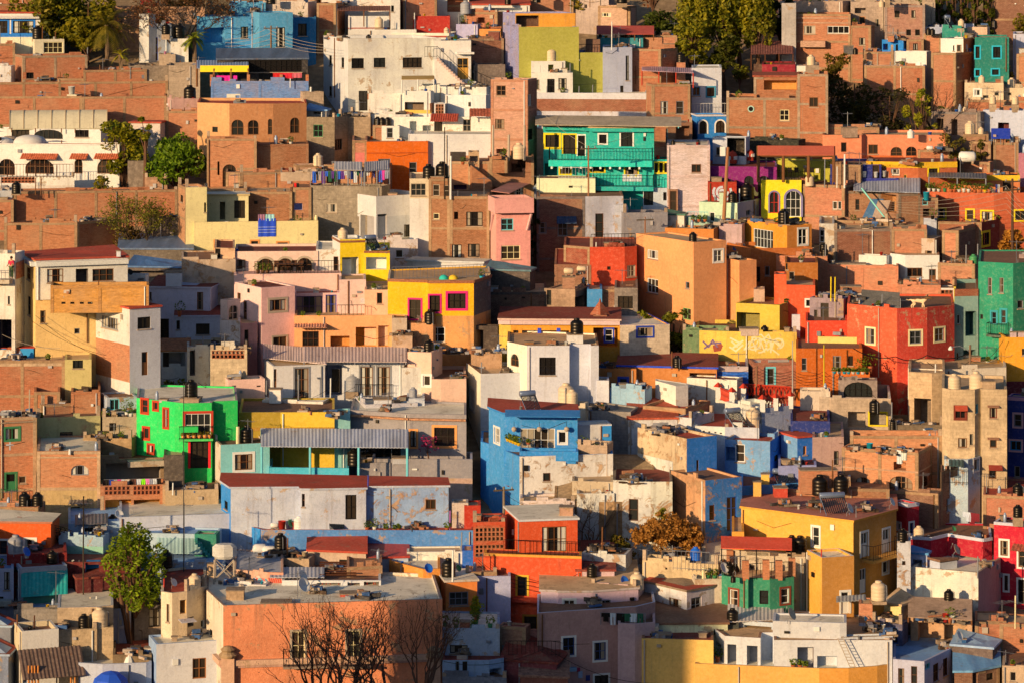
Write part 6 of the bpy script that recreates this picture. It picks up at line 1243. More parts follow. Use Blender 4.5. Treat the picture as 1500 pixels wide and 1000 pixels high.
# bands apply to both faces; repaint right face
sh = H('white_house', 'shaded lilac white house with red roof', (218, 322), 423, 540, 'p#e4d0cc', par=0, roof='D', rise=.5, win='w293,441,9,26,B d241,484,13,34,K w220,434,4,12', cap='p#d8c4bc', on='k255,23,20,.4,p#f4e4d4')
H('white_house', 'lower lilac white annex with dark window', (257, 324), 464, 556, 'p#e8d4c8', par=0, roof='D', rise=.4, win='w297,482,20,16,K w261,476,5,13', cap='p#d8c4bc', on='f263,20,-.6,o')
H('brick_house', 'plastered brick gable under blue sheet roof', (266, 345), 381, 520, 'q#d8b088', par=.1, roof='K', a=4)
H('tin_roof_shed', 'dark shed with curved blue sheet roof', (186, 282), 393, 500, 'k#7a6a60', par=0, roof='c#5a7a98', rise=.6, cat='shed', win='o215,402,50,10')
ks = H('tiled_kiosk', 'small tiled kiosk with open front', (236, 278), 515, 612, 'p#f0d4b4', par=0, roof='t#c07848', rise=.5, cat='kiosk', win='o243,526,9,22,p#8a6a50 o268,526,7,20 o256,524,18,16,p#c8a888', D=3)
H('brick_house', 'stair house with brick flank beside kiosk', (274, 345), 508, 620, 'd#f0d4ac', par=.3, roof='G', a=6, win='o282,530,8,40,p#c8a888', bands=None, on='p297,20,.3,E k292,8,10,.4,b#c87a50')
tree('shrub', 'yellow green shrub below the tiled kiosk', 256, 618, 542, 38, 'bush', cat='shrub', cols=('#33440f', '#9a9a24'), n=900, ls=.14, trunk=.1)
# pink / peach compound
pu = H('pink_house', 'pink house with three arched openings', (343, 466), 368, 500, 'p#f8c4a0', par=.2, roof='D', win='W353,391,13,21,B a389,389,24,20,B,S a418,388,22,19,B,S a446,388,22,20,B,S', on='', side='p#f0b898', D=6)
H('brick_house', 'plaster and brick flank left of pink arches', (314, 344), 364, 505, 'q#e8b080', par=.1, win='d319,365,8,26 w336,389,5,18,B w336,428,4,14', a=-20, roof='D')
H('cream_wall_house', 'cream house right of the pink arches', (463, 498), 366, 500, 'd#f8dcbc', par=.1, roof='W', win='w492,388,7,24,B', on='')
pt = H('pink_house', '', (343, 500), 402, 503, 'p#f8bc9c', of=pu, dv=-2.8, par=.05, roof='p#e0a488', D=3)
pt.railing(373, 496, .1, 1.05, 'K')
for i, x in enumerate((405, 413, 422, 431, 441)):
 pos = pt.at(x, 1.3 + .3 * (i % 2)); o = link('terrace_chair', None, None, pos); s_ = MB(); k_ = MB()
 for ex, ey in ((-.18, -.18), (.18, -.18), (-.18, .18), (.18, .18)): m = MB(); m.tube([pos + Vector((ex, ey, 0)), pos + Vector((ex, ey, .45))], .025, flat('K'), 4); link('leg', m.mesh('leg'), o)
 s_.cbox(pos + Vector((0, 0, .45)), .42, .42, .05, flat('D')); k_.cbox(pos + Vector((0, .2, .5)), .42, .03, .45, flat('D')); link('seat', s_.mesh('seat'), o); link('backrest', k_.mesh('backrest'), o); pend(o, 'dark terrace chair', 'chair', 'the pink terrace below the arches', x, 'chairs on the pink terrace')
pos = pt.at(424, .9); m = MB(); m.cbox(pos + Vector((0, 0, .72)), 2.2, .9, .05, flat('D')); o = link('terrace_table', None, None, pos); link('tabletop', m.mesh('tabletop'), o)
for ex in (-.95, .95):
 for ey in (-.35, .35): l_ = MB(); l_.tube([pos + Vector((ex, ey, 0)), pos + Vector((ex, ey, .72))], .03, flat('D'), 5); link('leg', l_.mesh('leg'), o)
tag(o, 'long dark table on the pink terrace below the arches', 'table')
for i, x in enumerate((378, 385, 392)): item(pt, 'f%d,%d,.5,b' % (x, 15 - i))
lp = H('pink_house', 'pale pink corner house with framed windows', (343, 383, 432), 422, 580, 'p#fac4a8 p#f8b49c', a=56, par=.1, roof='D', maxd=7, win='w350,434,5,10,B d359,460,5,38,B W407,447,24,16,B,S w410,500,20,14,B,S w376,500,5,13,B', cap='p#f8c8b0', dv=.2)
pc_ = H('peach_house', 'peach house with purple curtained terrace', (431, 578), 462, 572, 'p#f8a868', par=.2, roof='T', win='w455,496,24,22,D o498,500,28,16,p#e8984c o536,493,30,28,p#f8a840 o562,492,16,30,p#f0a040', on='')
pc2 = H('peach_house', '', (431, 497), 430, 566, 'p#f4b8a0', of=pc_, dv=2.4, par=.1, roof='D', win='W453,449,38,30,!3a2a6a W485,446,16,28,N', D=4)
pc_.railing(494, 535, .15, 1.0, 'K')
H('peach_house', '', (497, 536), 410, 568, 'p#f8c4a4', of=pc_, dv=2.2, par=.1, D=4, roof='T', on='')
H('peach_house', '', (534, 577), 425, 570, 'p#f8b080', of=pc_, dv=.3, par=.1, D=6, roof='T', win='w556,437,8,16,B')
pc_.canopy(528, 546, 1.6, 2.3, 1.0, 1.25, 'p#f4d8bc', 0)
pc_.awning(455, 476, 48, 3, 't#d89068', 1.1, 'awning', 0)
for i, x in enumerate((443, 467)): item(pc_, 'f%d,9,.15,y' % x)
H('cement_hut', 'cement hut right of the peach openings', (574, 596), 466, 590, 'd#c8a480', par=.05, roof='K', cat='house')
H('rubble_house', 'rough tan house beside peach openings', (576, 604), 492, 604, 'q#d8a880', par=.1, roof='K', cat='house', on='j588,24,.6')
ar2 = H('arched_gateway', 'free standing pink arch beside corner house', (323, 333, 352), 440, 575, 'p#f8c4a0', a=40, par=.02, cat='gateway', D=.4, yb=472, maxd=.8, win='a342,460,14,26,#f0b890')
H('pink_brick_wall', 'patched pink wall under the free standing arch', (322, 352), 470, 585, 'q#f4d0b0', cat='wall', par=.05, a=-18, bands=None)
H('salmon_wall', 'salmon shaded wall between arch and corner house', (350, 377), 474, 584, 'p#e09078', cat='wall', par=.05, a=10, win='d361,497,6,28,D')
# yellow magenta
ym = H('yellow_house', 'yellow house with magenta window frames', (570, 627, 694, 719), 412, 582, 'p#fcbc10 p#fcbc10 p#fcbc10 k#7a6a60', seg=[(568, 1.4), (626, .5), (628, 0), (694, 0), (719, 4)], par=.1, roof='T', win='w608,453,17,28,K,M w636,445,17,24,K,M w669,441,26,22,K,M w641,490,22,22,W,', bands=[(463, 'd#e8a458')], trim=[(411, .22, 'b#a8603a', .08)], side='k#8a7a6c', cap='p#e8c090')
ym.railing(574, 714, .5, 1.0, 'E')
for x, n_, c in ((650, 'striped yellow and teal play tent', '#30b090'), (664, 'yellow beach ball like tent', '#f0c030')):
 p = ym.at(x, 2.2); m = MB(); m.lathe([(.38, 0), (.34, .18), (.2, .3), (0, .36)], flat(c, .8), 10, p.x, p.y, p.z); o = one('play_tent', m, None, True); tag(o, n_ + ' on the roof with magenta windows', 'tent')
H('ochre_house', 'ochre flaking house with barred bay window', (600, 640), 474, 590, 'q#e0a060', par=.1, roof='K', on='t630,22,.4,k s614,9,.6,w')
H('dark_alley_house', 'dark alley house right of yellow magenta one', (696, 734), 478, 580, 'k#5a4a40', par=.2, roof='K', win='o702,500,12,34')
ps = H('pink_cream_house', 'pink cream house with small white window', (597, 632, 648), 516, 640, 'p#f8bc94 p#f0b088', a=14, par=.2, roof='K', maxd=4, win='w625,557,11,15,W,W', on='t628,20,1.2,k c619,6,.6,w j612,16,1')
H('peach_house', 'low peach house with yellow stained base', (632, 683), 555, 656, 'p#f0b890', par=.25, roof='K', bands=None, on='j672,20,1.5 c675,5,.5,e', seg=[(632, .1), (646, 0), (683, .2)])
H('ruined_wall', 'broken stucco wall piled with rubbish', (690, 735), 518, 610, 'q#c89468', cat='wall', par=.1, on='j668,30,1 j700,26,.4', D=3)
# white L house
wl = H('white_house', 'big white house with brown roof trim', (683, 704, 876), 547, 660, 'p#f8dcb0 p#f8e4d0', a=62, par=.3, roof='T', maxd=6, cap='b#b07848', win='w692,584,7,30,W,W', on='p705,22,.2,E', D=6)
H('white_house', '', (743, 772, 876), 506, 662, 'p#fae0b4 p#f6e2d2', seg=[(743, 2.2), (772, -.05), (834, -.02), (835, .9), (865, .9), (866, 0), (877, .1)], of=wl, par=.12, roof='T', cap='b#b07848', win='w802,536,24,26,K a754,527,12,18,B', on='t845,25,.8,k,.7 k842,22,15,.8,p#f4dcc0 k775,12,3,2,b#b07848')
H('white_step_wall', 'white stepped wall right of the big house', (874, 892), 557, 664, 'p#f0dccc', cat='wall', par=.1, D=2, bands=None)
cd = H('cement_block_stand', 'cement stand stacked with two cream tanks', (816, 862), 590, 676, 'd#d8b890', cat='stand', par=.1, roof='G', on='t829,30,.2,c t838,22,-.2,c k824,10,14,.3,d#d8b890', win='o821,600,4,10')
# white house with corrugated roof (pink compound foot)
wv = H('white_house', 'white house under corrugated terracotta roof', (387, 400, 476), 536, 652, 'p#fce4c8 p#fce4cc', a=58, par=.05, roof='G', maxd=6, win='D442,564,20,50,B,E d401,560,8,40,B')
wv.canopy(385, 478, -1.0, 3.2, .2, .75, 'c#dcb498', 2, 'E', pr=.05)
wv2 = H('white_house', '', (475, 592), 528, 640, 'p#f8e4d0', of=wv, dv=.8, par=.05, roof='G', win='d492,557,12,34,K D537,560,18,46,B,E D562,560,18,46,B,E o488,556,26,44,p#d8c8c0')
wv2.canopy(444, 596, -1.4, 3.0, .15, .7, 'c#dcb498', 3, 'E', pr=.05); wv2.railing(520, 576, -.6, 1.0, 'K', zpx(580, wv2.Yc))
H('white_wall', 'white terrace wall left of spiral railing', (588, 622), 538, 640, 'd#fae0c4', cat='wall', par=.1, D=2)
H('peach_block', 'pale pink block house before corrugated roof', (328, 388), 556, 652, 'p#f8bc9c', par=.12, roof='W', win='w343,565,6,2 w379,565,6,2 w378,551,18,10,D', cat='house')
lw_ = H('brick_lattice_house', 'tan block house with lattice parapet', (308, 362), 512, 640, 'k#d8b890', par=.4, roof='G', win='v322,519,24,12 v346,519,24,12', a=-6)
H('white_low_house', 'white low house with barrel rim wall', (384, 484), 588, 668, 'd#f4d8bc', par=.1, roof='W', on='p390,30,.3,E p437,40,.2,E k404,17,20,-.3,p#fae0c4 p484,30,.2,W', win='o435,598,60,10,p#a89488')
H('white_roof_house', 'white stepped roof house with tilted grille', (520, 612), 592, 680, 'd#f0d8c8', par=.2, roof='W', on='j590,22,1 t516,26,-.6,g,.5 k560,26,6,2,d#f4e0d0')
H('white_tank_platform', 'round white parapet left of the grey house', (596, 622), 583, 668, 'p#f4e4d4', par=.1, cat='house', roof='W', on='t605,16,.8,g')
# green
gr = H('green_house', 'bright green house with red window frames', (201, 257, 348), 590, 752, 'p#22d060 p#20c458', seg=[(200, 3.0), (256, .6), (270, 0), (310, 0), (312, .7), (348, 1.0)], par=.12, roof='W', cap='p#b89888', win='w212,594,9,20,R,R w228,594,6,11,R,R w243,612,6,27,R,R w214,634,8,16,R,R w288,622,46,34,W,R d292,665,26,40,K,#e82030 w330,716,24,14,K,#e82030 w221,657,8,12,R,R', on='t280,25,1.4,k,.4 k280,28,6,1.4,k#b89878 k240,12,4,.4,d#d8c0a8', D=7)
gr.balcony(262, 312, 641, 3, .5, 'p#58c860', .9, 'K')
for i, x in enumerate((268, 276, 284, 292, 300, 307)): m = MB(); a = gr.at(x, -.35); a.z = zpx(641, a.y); o = link('potted_plant', None, None, a); lv = MB(); leaves(lv, [(Vector((0, 0, .32)), .2, .2)], 40, .08, leafmat('#3a5218', '#8a7a28'), rg); mm = MB(); mm.lathe([(0, 0), (.1, 0), (.15, .25), (0, .24)], flat('O'), 10); link('pot', mm.mesh('pot'), o, (0, 0, 0)); link('foliage', lv.mesh('foliage'), o, (0, 0, 0)); pend(o, 'small plant in orange pot', 'potted plant', 'the green bay window sill', x)
gr.panel(277, 627, 26, 8, '#28b850', .55, 'sign_board')
H('stone_flank', 'dark stone wall between green house and alley', (240, 270), 666, 770, 's#6a5848', cat='wall', par=.1)
H('cement_wall', 'tan cement wall below the green house', (242, 320), 718, 800, 'd#c8a070', cat='wall', par=.2, roof='K', win='o272,750,8,8', on='j285,30,.6 p253,16,-.2,W')
# mint
mi = H('mint_house', 'mint house with white framed window', (305, 323, 395), 651, 770, 'd#f0d0a8 p#a0e0cc', a=62, par=.15, roof='K', maxd=6, win='w357,676,26,23,B,W', cap='k#b89878', on='t361,26,1.4,k p348,26,.8,C,.13 m363,36,1')
mi2 = H('mint_house', '', (394, 511), 685, 768, 'p#58c0c4', of=mi, dv=-.1, par=.9, roof='D', D=5)
mi2.canopy(382, 598, -.5, 3.4, 2.5, 3.2, 'c#c0b8b0', 4, 'T', pr=.09)
H('yellow_wall_house', 'yellow house half hidden by grey canopy', (350, 412, 490), 603, 722, 'p#b89830 p#f8cc40', seg=[(350, .2), (411, .1), (490, 0)], par=.2, roof='K', cap='p#f8cc50', win='', trim=[(625, .25, 'p#b88a30', .04)])
H('mint_drum_wall', 'curved mint wall with tan stones on top', (488, 513), 606, 720, 'p#b0e0c8', cat='wall', par=.1, D=2.5, on='j488,20,-.4', a=14)
H('mint_kitchen', 'dark glazed room under the grey canopy', (500, 594), 652, 738, 'p#6a8a80', cat='house', par=.1, roof='K', win='o514,662,10,24 w540,664,46,22 w575,664,24,22', dv=1.5)
# grey
gy = H('grey_house', 'taupe grey house with orange window trim', (513, 691), 607, 724, 'p#a89484', par=.15, roof='W', win='w603,642,14,24,K,O w651,639,30,27,K,O', seg=[(513, 2.4), (600, .6), (683, 0)], D=6, trim=[(613, .14, 't#c88a5c', .3)], side='p#8a7a6c')
gy2 = H('grey_house', '', (545, 692), 672, 744, 'p#a08e80', of=gy, dv=-.4, par=.6, roof='O' if False else 'p#f08038', D=3.2, cap='p#b8a498', bands=[(700, 'd#d0a080')])
tree('bougainvillea', 'magenta bougainvillea in front of grey house', 628, 742, 634, 32, 'bush', cat='shrub', cols=('#5a1a3a', '#c83a80'), n=150, ls=.1, trunk=.1, zb=668)
H('grey_wall', 'low grey wall behind the black drum', (522, 572), 678, 752, 'p#a89484', cat='wall', par=.1, D=2.5, on='t519,26,-.4,k k585,20,8,.4,p#c0b0a0 p521,26,-.3,W')
# blue white house
bwh = H('blue_white_house', 'peeling blue white house with red roof', (324, 338, 657), 715, 850, 'p#3a98d0 d#ece0dc d#ece0dc d#ece0dc d#ece0dc d#f0e4d8 q#b8c8e0', seg=[(324, 3), (338, .4), (440, .25), (441, -.5), (453, -.6), (536, -.5), (537, .1), (657, 0)], par=0, roof='R', cap='d#d8d0d0', win='w331,739,5,12 w444,732,5,19,B d514,742,16,36,K w631,738,15,15,B', D=3, on='p539,16,-.1,N')
for f in bwh.faces[5:]: pass
bl2 = H('blue_white_house', '', (283, 382, 694), 776, 864, 'p#3a9ad0 d#74aee4', seg=[(322, 4.4), (382, .6), (384, .4), (694, 0)], of=bwh, par=.15, roof='R', cap='p#b85038', D=4, win='w342,798,4,5 w630,803,20,4', on='c413,14,.5,r s425,12,.8,e c414,8,1.2,r t438,20,.8,w x492,22,1,10 m439,16,1 f549,16,.4,w f538,12,.6,o c453,10,1.4,w f565,9,.4,o f578,8,.4,o f584,9,.5,o f655,12,.5,o z402,12,1,w c432,11,.9,r p659,28,1,P j614,26,1', bands=[(812, 'd#f0dcc0')])
bl2.railing(366, 406, 2.6, .8, 'K')
H('red_block', 'red plaster block with tan flank on blue terrace', (680, 704), 740, 862, 'p#c83c28', cat='house', par=.1, D=2, dv=1.2)
H('tan_block', 'tan plaster block beside the red one', (662, 686), 736, 860, 'd#d8b898', cat='house', par=.1, D=1.5, dv=1.3, on='')
# big blue house
bb_ = H('blue_house', 'big blue house with glazed corner terrace', (704, 718, 762, 898), 668, 800, 'p#4aa0d4 p#58aede q#e8d0b4', seg=[(704, 6.5), (718, 5.2), (761, 0), (898, 1.2)], par=.05, roof='K', win='w727,637,8,22,W,W o742,694,8,34,p#c03838 w801,698,11,12,D w868,710,7,9', D=5)
bu = H('blue_house', '', (718, 761, 846), 613, 797, 'p#58aede p#4aa4d8', seg=[(716, 5.0), (738, 2.2), (761, 2.0), (846, 2.0)], of=bb_, par=0, roof='R', cap='p#3f98cc', win='W728,637,8,22,W,W w775,644,76,34,W w824,640,11,17,W,W', D=4)
bu.canopy(740, 850, -1.6, .3, -.05, .15, 'p#3f98cc', 0, name='roof_slab')
H('blue_house', '', (761, 847), 661, 797, 'p#3c94c8', of=bb_, dv=.1, par=.9, roof='K', D=1.6, yb=675)
for i, x in enumerate(range(740, 765, 4)): item(bb_, 'f%d,11,.3,y,.75' % x) if i < 6 else None
item(bb_, 'f774,6,.3,o,.85'); item(bu, 'x776,24,1.2,20'); item(bu, 'c763,6,1,g')
for x in (753, 790, 830):
 p = bu.at(x, -.4); p.z = zpx(626, p.y); m = MB(); m.lathe([(0, .2), (.14, .14), (.2, 0), (.14, -.14), (0, -.2)], flat('S', .8), 10, p.x, p.y, p.z - .1); m.tube([(p.x, p.y, p.z + .1), (p.x, p.y, p.z + .45)], .015, flat('K'), 4); o = link('hanging_lamp', m.mesh('hanging_lamp'), bu.root)
H('cement_terrace', 'cement parapet right of the blue terrace', (846, 898), 652, 792, 'k#cca888', cat='wall', par=.8, roof='K', D=4, dv=.4)
H('white_annex', 'white annex with blue strip beside blue house', (839, 896), 622, 780, 'p#fae4cc', par=.05, roof='W', on='', dv=1.5, win='', bands=None).panel(889, 637, 13, 28, '#3f98cc', .03, 'blue_panel')
ITEMS += [(HOUSES['cement parapet right of the blue terrace'], 'f853,24,.5,o'), (HOUSES['cement parapet right of the blue terrace'], 'f871,16,.5,o')]
# left brick group
lb1 = H('brick_house', 'brick house topped with blue tarps', (-30, 95), 527, 664, 'b#c87c54', par=.12, roof='G', cap='k#d0a080', trim=[(531, .25, 'k#d8b088', .02)], on='j20,40,.4 g30,13,1.2')
for x, c, l in ((0, '#3088b0', 'blue tarp bundle at left edge of brick roof'), (20, '#d87040', 'orange tarp draped over brick house roof'), (40, '#2a90b8', 'teal blue tarp bundle on brick house roof')):
 p = lb1.at(x, 2.5); m = MB(); m.cbox(p, 1.1, .9, .75, flat(c, .6)); m.cbox(p + Vector((0, 0, .74)), 1.25, 1.0, .05, flat('R' if x != 20 else c)); o = one('tarp_bundle', m); tag(o, l, 'tarp')
H('brick_ruin', 'broken brick walls above the olive house', (50, 88), 573, 700, 'b#cc8256', par=.5, roof='K', dv=1, on='')
H('brick_ruin', 'solid brick wall right of the broken one', (104, 147), 573, 700, 'b#d08658', par=.5, roof='K', dv=1, fr='b#c88054')
H('brick_ruin', 'low brick ledge joining two broken walls', (50, 147), 592, 704, 'b#a86848', par=.3, roof='K', dv=.6, on='k92,9,8,.3,d#d8d0d0')
os_ = H('olive_house', 'faded olive house with one barred window', (54, 147), 612, 722, 'd#c0ac70', par=.1, roof='K', win='w97,640,19,16,K')
lb2 = H('brick_house', 'brick house with white cross on its front', (-30, 53), 613, 772, 'b#d89064', par=.15, roof='G', cap='d#d8ac80', win='W18,635,20,17,G,G d16,706,14,26,G,G w33,702,11,11,S,', on='j32,50,.8 j8,24,1 c6,12,.5,w c13,12,.5,w c19,11,.5,w p43,40,1,S', trim=[(619, .1, 'k#b89878', .1)], fr='k#d0a880')
lb2.balcony(0, 24, 733, 3, .8, CE, .95, 'G'); mm = lb2.stroke([(9.5, 651), (19.5, 651)], .1, '#f8ece0'); link('painted_cross', mm.mesh('painted_cross'), lb2.root); mm = lb2.stroke([(14.5, 645), (14.5, 658)], .1, '#f8ece0', out=.012); link('painted_cross', mm.mesh('painted_cross'), lb2.root)
lb3 = H('brick_house', 'square brick house with curved curtained window', (54, 147), 660, 792, 'b#dc9464', par=.12, roof='W', cap='k#c8a080', win='A117,688,26,15,E d111,752,14,20,K', bands=[(713, 'd#d0a468')], on='p102,6,-.2,W,.09', trim=[(668, .12, 'k#d0a880', .02)], fr='k#d0a880')
lb3.awning(115, 733, 26, 3, 'c#8a7a68', .8)
bln = H('brick_house', 'laundry balcony house with brick lattice', (147, 243), 711, 800, 'b#cc8458', par=.9, roof='G', win='v172,717,38,14 v215,717,40,14 o173,742,38,22,p#e09038 o215,742,38,22,p#e09038', on=' '.join('f%d,%d,-.05,%s,-1.7' % (x, 8 + x % 4, c) for x, c in ((179, 'o'), (187, 'o'), (203, 'p'), (212, 'o'), (220, 'b'), (230, 'o'))), fr='k#c8a078', D=2.5)
bl3 = H('brick_house', '', (147, 243), 673, 792, 'k#b08c68', of=bln, dv=2.6, par=.2, roof='D', win='o195,690,80,26,p#b89878', cap='d#c8a078', D=5)
bl3.panel(212, 676, 52, 8, 'd#d8b890', .9, 'eave_slab')
la, lb4 = bln.at(152, .4, bln.zt + .35), bln.at(238, .4, bln.zt + .35)
garments(la, lb4, 14, 'the laundry balcony', bln.ray, [(('black', '!101014'), ('shirt', .6, .5)), (('navy', '#26408a'), ('pair of trousers', .45, .6)), (('grey', '#a89c94'), ('shirt', .6, .5)), (('magenta', '#d83a80'), ('towel', .5, .9)), (('white', '#f8ece0'), ('t-shirt', .6, .8)), (('beige', '#d8b898'), ('shirt', .5, .5)), (('black', '!101014'), ('towel', .5, .6)), (('brown', '#6a4030'), ('shirt', .5, .6)), (('white', '#f8ece0'), ('shirt', .55, .9)), (('lime green', '#90e818'), ('t-shirt', .65, 1.0)), (('pink', '#f080a8'), ('shirt', .6, .9))])
o = one('clothesline', (lambda m: (m.tube([la + Vector((0, 0, .02)), lb4 + Vector((0, 0, .02))], .012, flat('E'), 4), m)[1])(MB())); tag(o, 'clothesline full of washing above the brick lattice balcony', 'clothesline')
H('shack', 'shack with blue cloth between brick and green houses', (150, 200), 610, 720, 'd#c0a078', par=.2, roof='c#8a8078', cat='house', on='f186,24,.5,w f192,20,.5,w c170,6,.6,t j176,36,1 f155,14,.3,o', win='o165,625,10,12')
H('teal_patch_house', 'white and teal patched wall in shadow', (148, 202), 582, 700, 'q#d8d4d4', par=.1, roof='K', win='w168,592,14,16,T')
H('cement_shed', 'plank roofed shed left of green house base', (122, 202), 642, 738, 'k#b08c64', par=.2, roof='K', cat='shed', on='c131,5,.4,w c142,5,.4,u j150,20,.5 f155,12,.2,o f178,12,.2,o')
# olive part right of the yellow house in shade
H('yellow_house_extension', 'shaded ochre extension under yellow house', (95, 134), 526, 668, 'p#d8b870', par=.1, roof='G', dv=.2, win='w114,532,15,14,K', cat='house')
# ================================================================== y 570-800 right, bottom
# ruins
wr = H('ruined_house', 'sand coloured ruin with whitewashed panel', (934, 1006, 1050), 642, 800, 'q#d8b080 p#3a8ad0', a=46, par=.2, roof='R', maxd=7, cap='k#c0986c', win='w1022,684,4,22,B', on='j970,60,2.2 j975,40,1', fr='q#d8b080')
wr.panel(960, 680, 52, 22, 'd#f8e4c8', .05, 'whitewash_panel'); wr.panel(946, 700, 60, 3, 'd#f0d8b8', .12, 'ledge')
wr2 = H('ruined_house', 'crumbling white ruin with dark doorway', (898, 953, 985), 705, 840, 'q#f0dcc4 q#f4e0c0', seg=[(898, .6), (953, 0), (985, .2)], par=.2, roof='D', cap='s#a08060', win='d928,746,14,32,D', on='j935,40,.3')
wr3 = H('adobe_house', 'adobe gable with blue right flank', (983, 1033, 1087), 703, 850, 'q#dca468 q#4a90d0', a=50, par=.15, roof='K', maxd=8, cap='b#b8804c', win='w1043,750,8,22,D d1072,752,15,50,#2a5088 w1011,728,1,1')
H('blue_low_house', 'light blue low house behind adobe gable', (1085, 1195), 712, 818, 'p#6ab4e8', a=24, par=.1, roof='D', win='d1092,738,8,14,D d1112,728,9,22,#2a70b0 w1160,740,8,6')
H('cliff_bank', 'crumbling earth bank under the cement wall', (815, 960), 735, 836, 's#c09060', cat='bank', par=.05, roof='s#b08a60', rise=2.0, seg=[(812, 1.4), (850, .3), (900, 0), (960, 1.2)])
H('ruined_wall', 'cracked tan wall with little hole', (838, 898), 705, 820, 'q#d8b488', cat='wall', par=.1, D=3)
H('stone_wall', 'low pinkish stone wall above white roof', (762, 842), 733, 832, 'd#f0ccb0', cat='wall', par=.2, D=3)
H('pale_ruin_wall', 'whitewashed broken wall in the ruin', (845, 900), 722, 834, 'q#e8d4b8', cat='wall', par=.1, D=3)
bare_tree('bare_shrub', 'leafless tangle against the ruined wall', 857, 842, 735, 44, 4, cat='shrub', seed=12, col='#7a6048')
bare_tree('dry_bush', 'golden dry bush below the adobe gable', 975, 870, 756, 92, 9, cat='shrub', seed=8, zb=822, col='#a07840', buds=(('#6a4820', '#b08848'), 12, .12))
tree('shrub', 'green brown bush beside ruin doorway', 912, 866, 766, 44, 'bush', cat='shrub', cols=('#2c3810', '#6a5e20'), n=1000, ls=.15, trunk=.1)
tree('shrub', 'small green bush on the ruin ledge', 972, 858, 738, 22, 'round', cat='shrub', cols=('#3a4a14', '#8a8a34'), n=420, ls=.13, trunk=.6)
# white cluster with balustrade
wcl = H('white_house', 'white house with red pinnacle balustrade', (1062, 1116, 1160), 598, 716, 'd#f4e0c0 d#dcd4d4', a=42, par=.25, roof='W', maxd=8, win='', on='', cap='p#f4dcc0', bands=None)
for x, v in ((1040, 3.5), (1052, 2.2), (1072, 1), (1117, .1), (1136, .1), (1158, .1), (1089, 4), (1060, 5.5)):
 p = wcl.at(x, v); m = MB(); m.cbox(p, .36, .36, .95, flat('W')); m.lathe([(.34, .95), (.34, 1.0), (.05, 1.28), (0, 1.28)], flat('R'), 4, p.x, p.y, p.z); link('pinnacle', m.mesh('pinnacle'), wcl.root)
def balu(h, x0, v0, x1, v1):
 a, b = h.at(x0, v0), h.at(x1, v1); d = b - a; n = int(d.length / .28); m = MB()
 for i in range(n): q = a.lerp(b, (i + .5) / n); m.tube([q, q + Vector((d.x / n * .8, d.y / n * .8, .8))], .05, flat('R'), 4); m.tube([q + Vector((0, 0, .8)), q + Vector((d.x / n * .8, d.y / n * .8, 0))], .05, flat('R'), 4)
 m.tube([a + Vector((0, 0, .85)), b + Vector((0, 0, .85))], .07, flat('R'), 4); link('balustrade', m.mesh('balustrade'), h.root)
balu(wcl, 1117, .1, 1136, .1); balu(wcl, 1136, .1, 1158, .1); balu(wcl, 1040, 3.5, 1072, 1); balu(wcl, 1060, 5.5, 1158, 5.0)
H('white_tank_stand', 'white stand with cream tank by balustrade', (1088, 1116), 622, 722, 'd#f4dcc0', cat='stand', par=.1, roof='R', on='t1103,27,.3,c', bands=None)
H('white_low_house', 'cream low house with round drain holes', (1018, 1062, 1112), 626, 738, 'd#f8e4c8 d#e0d4d0', seg=[(1018, .6), (1062, .2), (1112, 0)], par=.12, roof='R', win='w1031,631,3,2 w1039,632,3,2 w1048,633,3,2 w1056,634,3,2 w1064,635,3,2 d1046,650,8,14,K', on='x1078,26,.8,30 m1088,30,.4')
H('white_gable_house', 'white house with dark shed roof and red strip', (988, 1013, 1046), 612, 726, 'd#f0dcc8 d#e8d8cc', a=30, par=.1, roof='R', maxd=5)
H('white_chimney_house', 'sloping white stair wall in the middle', (960, 990, 1008), 565, 676, 'p#f8dcb8 d#d8c0a8', seg=[(960, 2.8), (990, 0), (1008, .4)], par=.02, roof='W', cat='wall', D=1, rise=0)
H('brick_parapet_house', 'tan brick parapet house with red roof strip', (942, 1004, 1040), 598, 706, 'b#c8935c b#d89c68', a=24, par=.3, roof='R', maxd=5)
H('white_house', 'long cream wall house under cobalt edge', (1006, 1088), 556, 650, 'd#f4dcb8', par=.1, roof='D', win='', bands=None, on='')
H('teal_shade_house', 'shadowed blue grey wall in the middle', (893, 955), 570, 670, 'd#a8c0c8', par=.1, roof='B', on='k913,12,8,.4,k#98a0a0')
H('grey_roof_house', 'shaded grey house with curled tin roof', (862, 935), 603, 716, 'k#a89888', par=.1, roof='c#6a6058', rise=.3, win='', on='j878,40,.5')
H('white_strip_house', 'white eaved strip with red tiles and beams', (920, 992), 614, 722, 'd#f4dcc4', par=0, roof='t#c85a38', rise=.4, a=6)
# blue right
lbh = H('light_blue_house', 'light blue flaking house with solar heater', (1062, 1128, 1146), 646, 770, 'd#9cc8e8 p#3a90d8', a=14, par=.25, roof='R', cap='k#c8a888', maxd=5, win='w1137,670,5,9 o1070,664,18,20,p#7a98a8 w1084,663,14,26,W', on='m1110,40,.3')
H('blue_house', 'deep blue house with flat red roof', (1144, 1168, 1192), 641, 764, 'p#88b0c8 p#3088d8', a=50, par=0, roof='R', maxd=6, win='w1179,659,5,13,O')
H('navy_house', 'deep navy house behind the blue one', (1158, 1216), 616, 740, 'p#2a3a70', par=.1, roof='D', win='o1166,655,8,50,p#6a5a50')
H('mauve_house', 'mauve house with arched cable shadow', (1190, 1236), 640, 770, 'p#c89880', a=12, par=.1, roof='G', win='w1225,670,7,20,K o1213,697,6,8')
H('lilac_low_house', 'pale lilac wall below the blue house', (1140, 1196), 682, 796, 'p#c8c0e0', par=.1, a=14, roof='D')
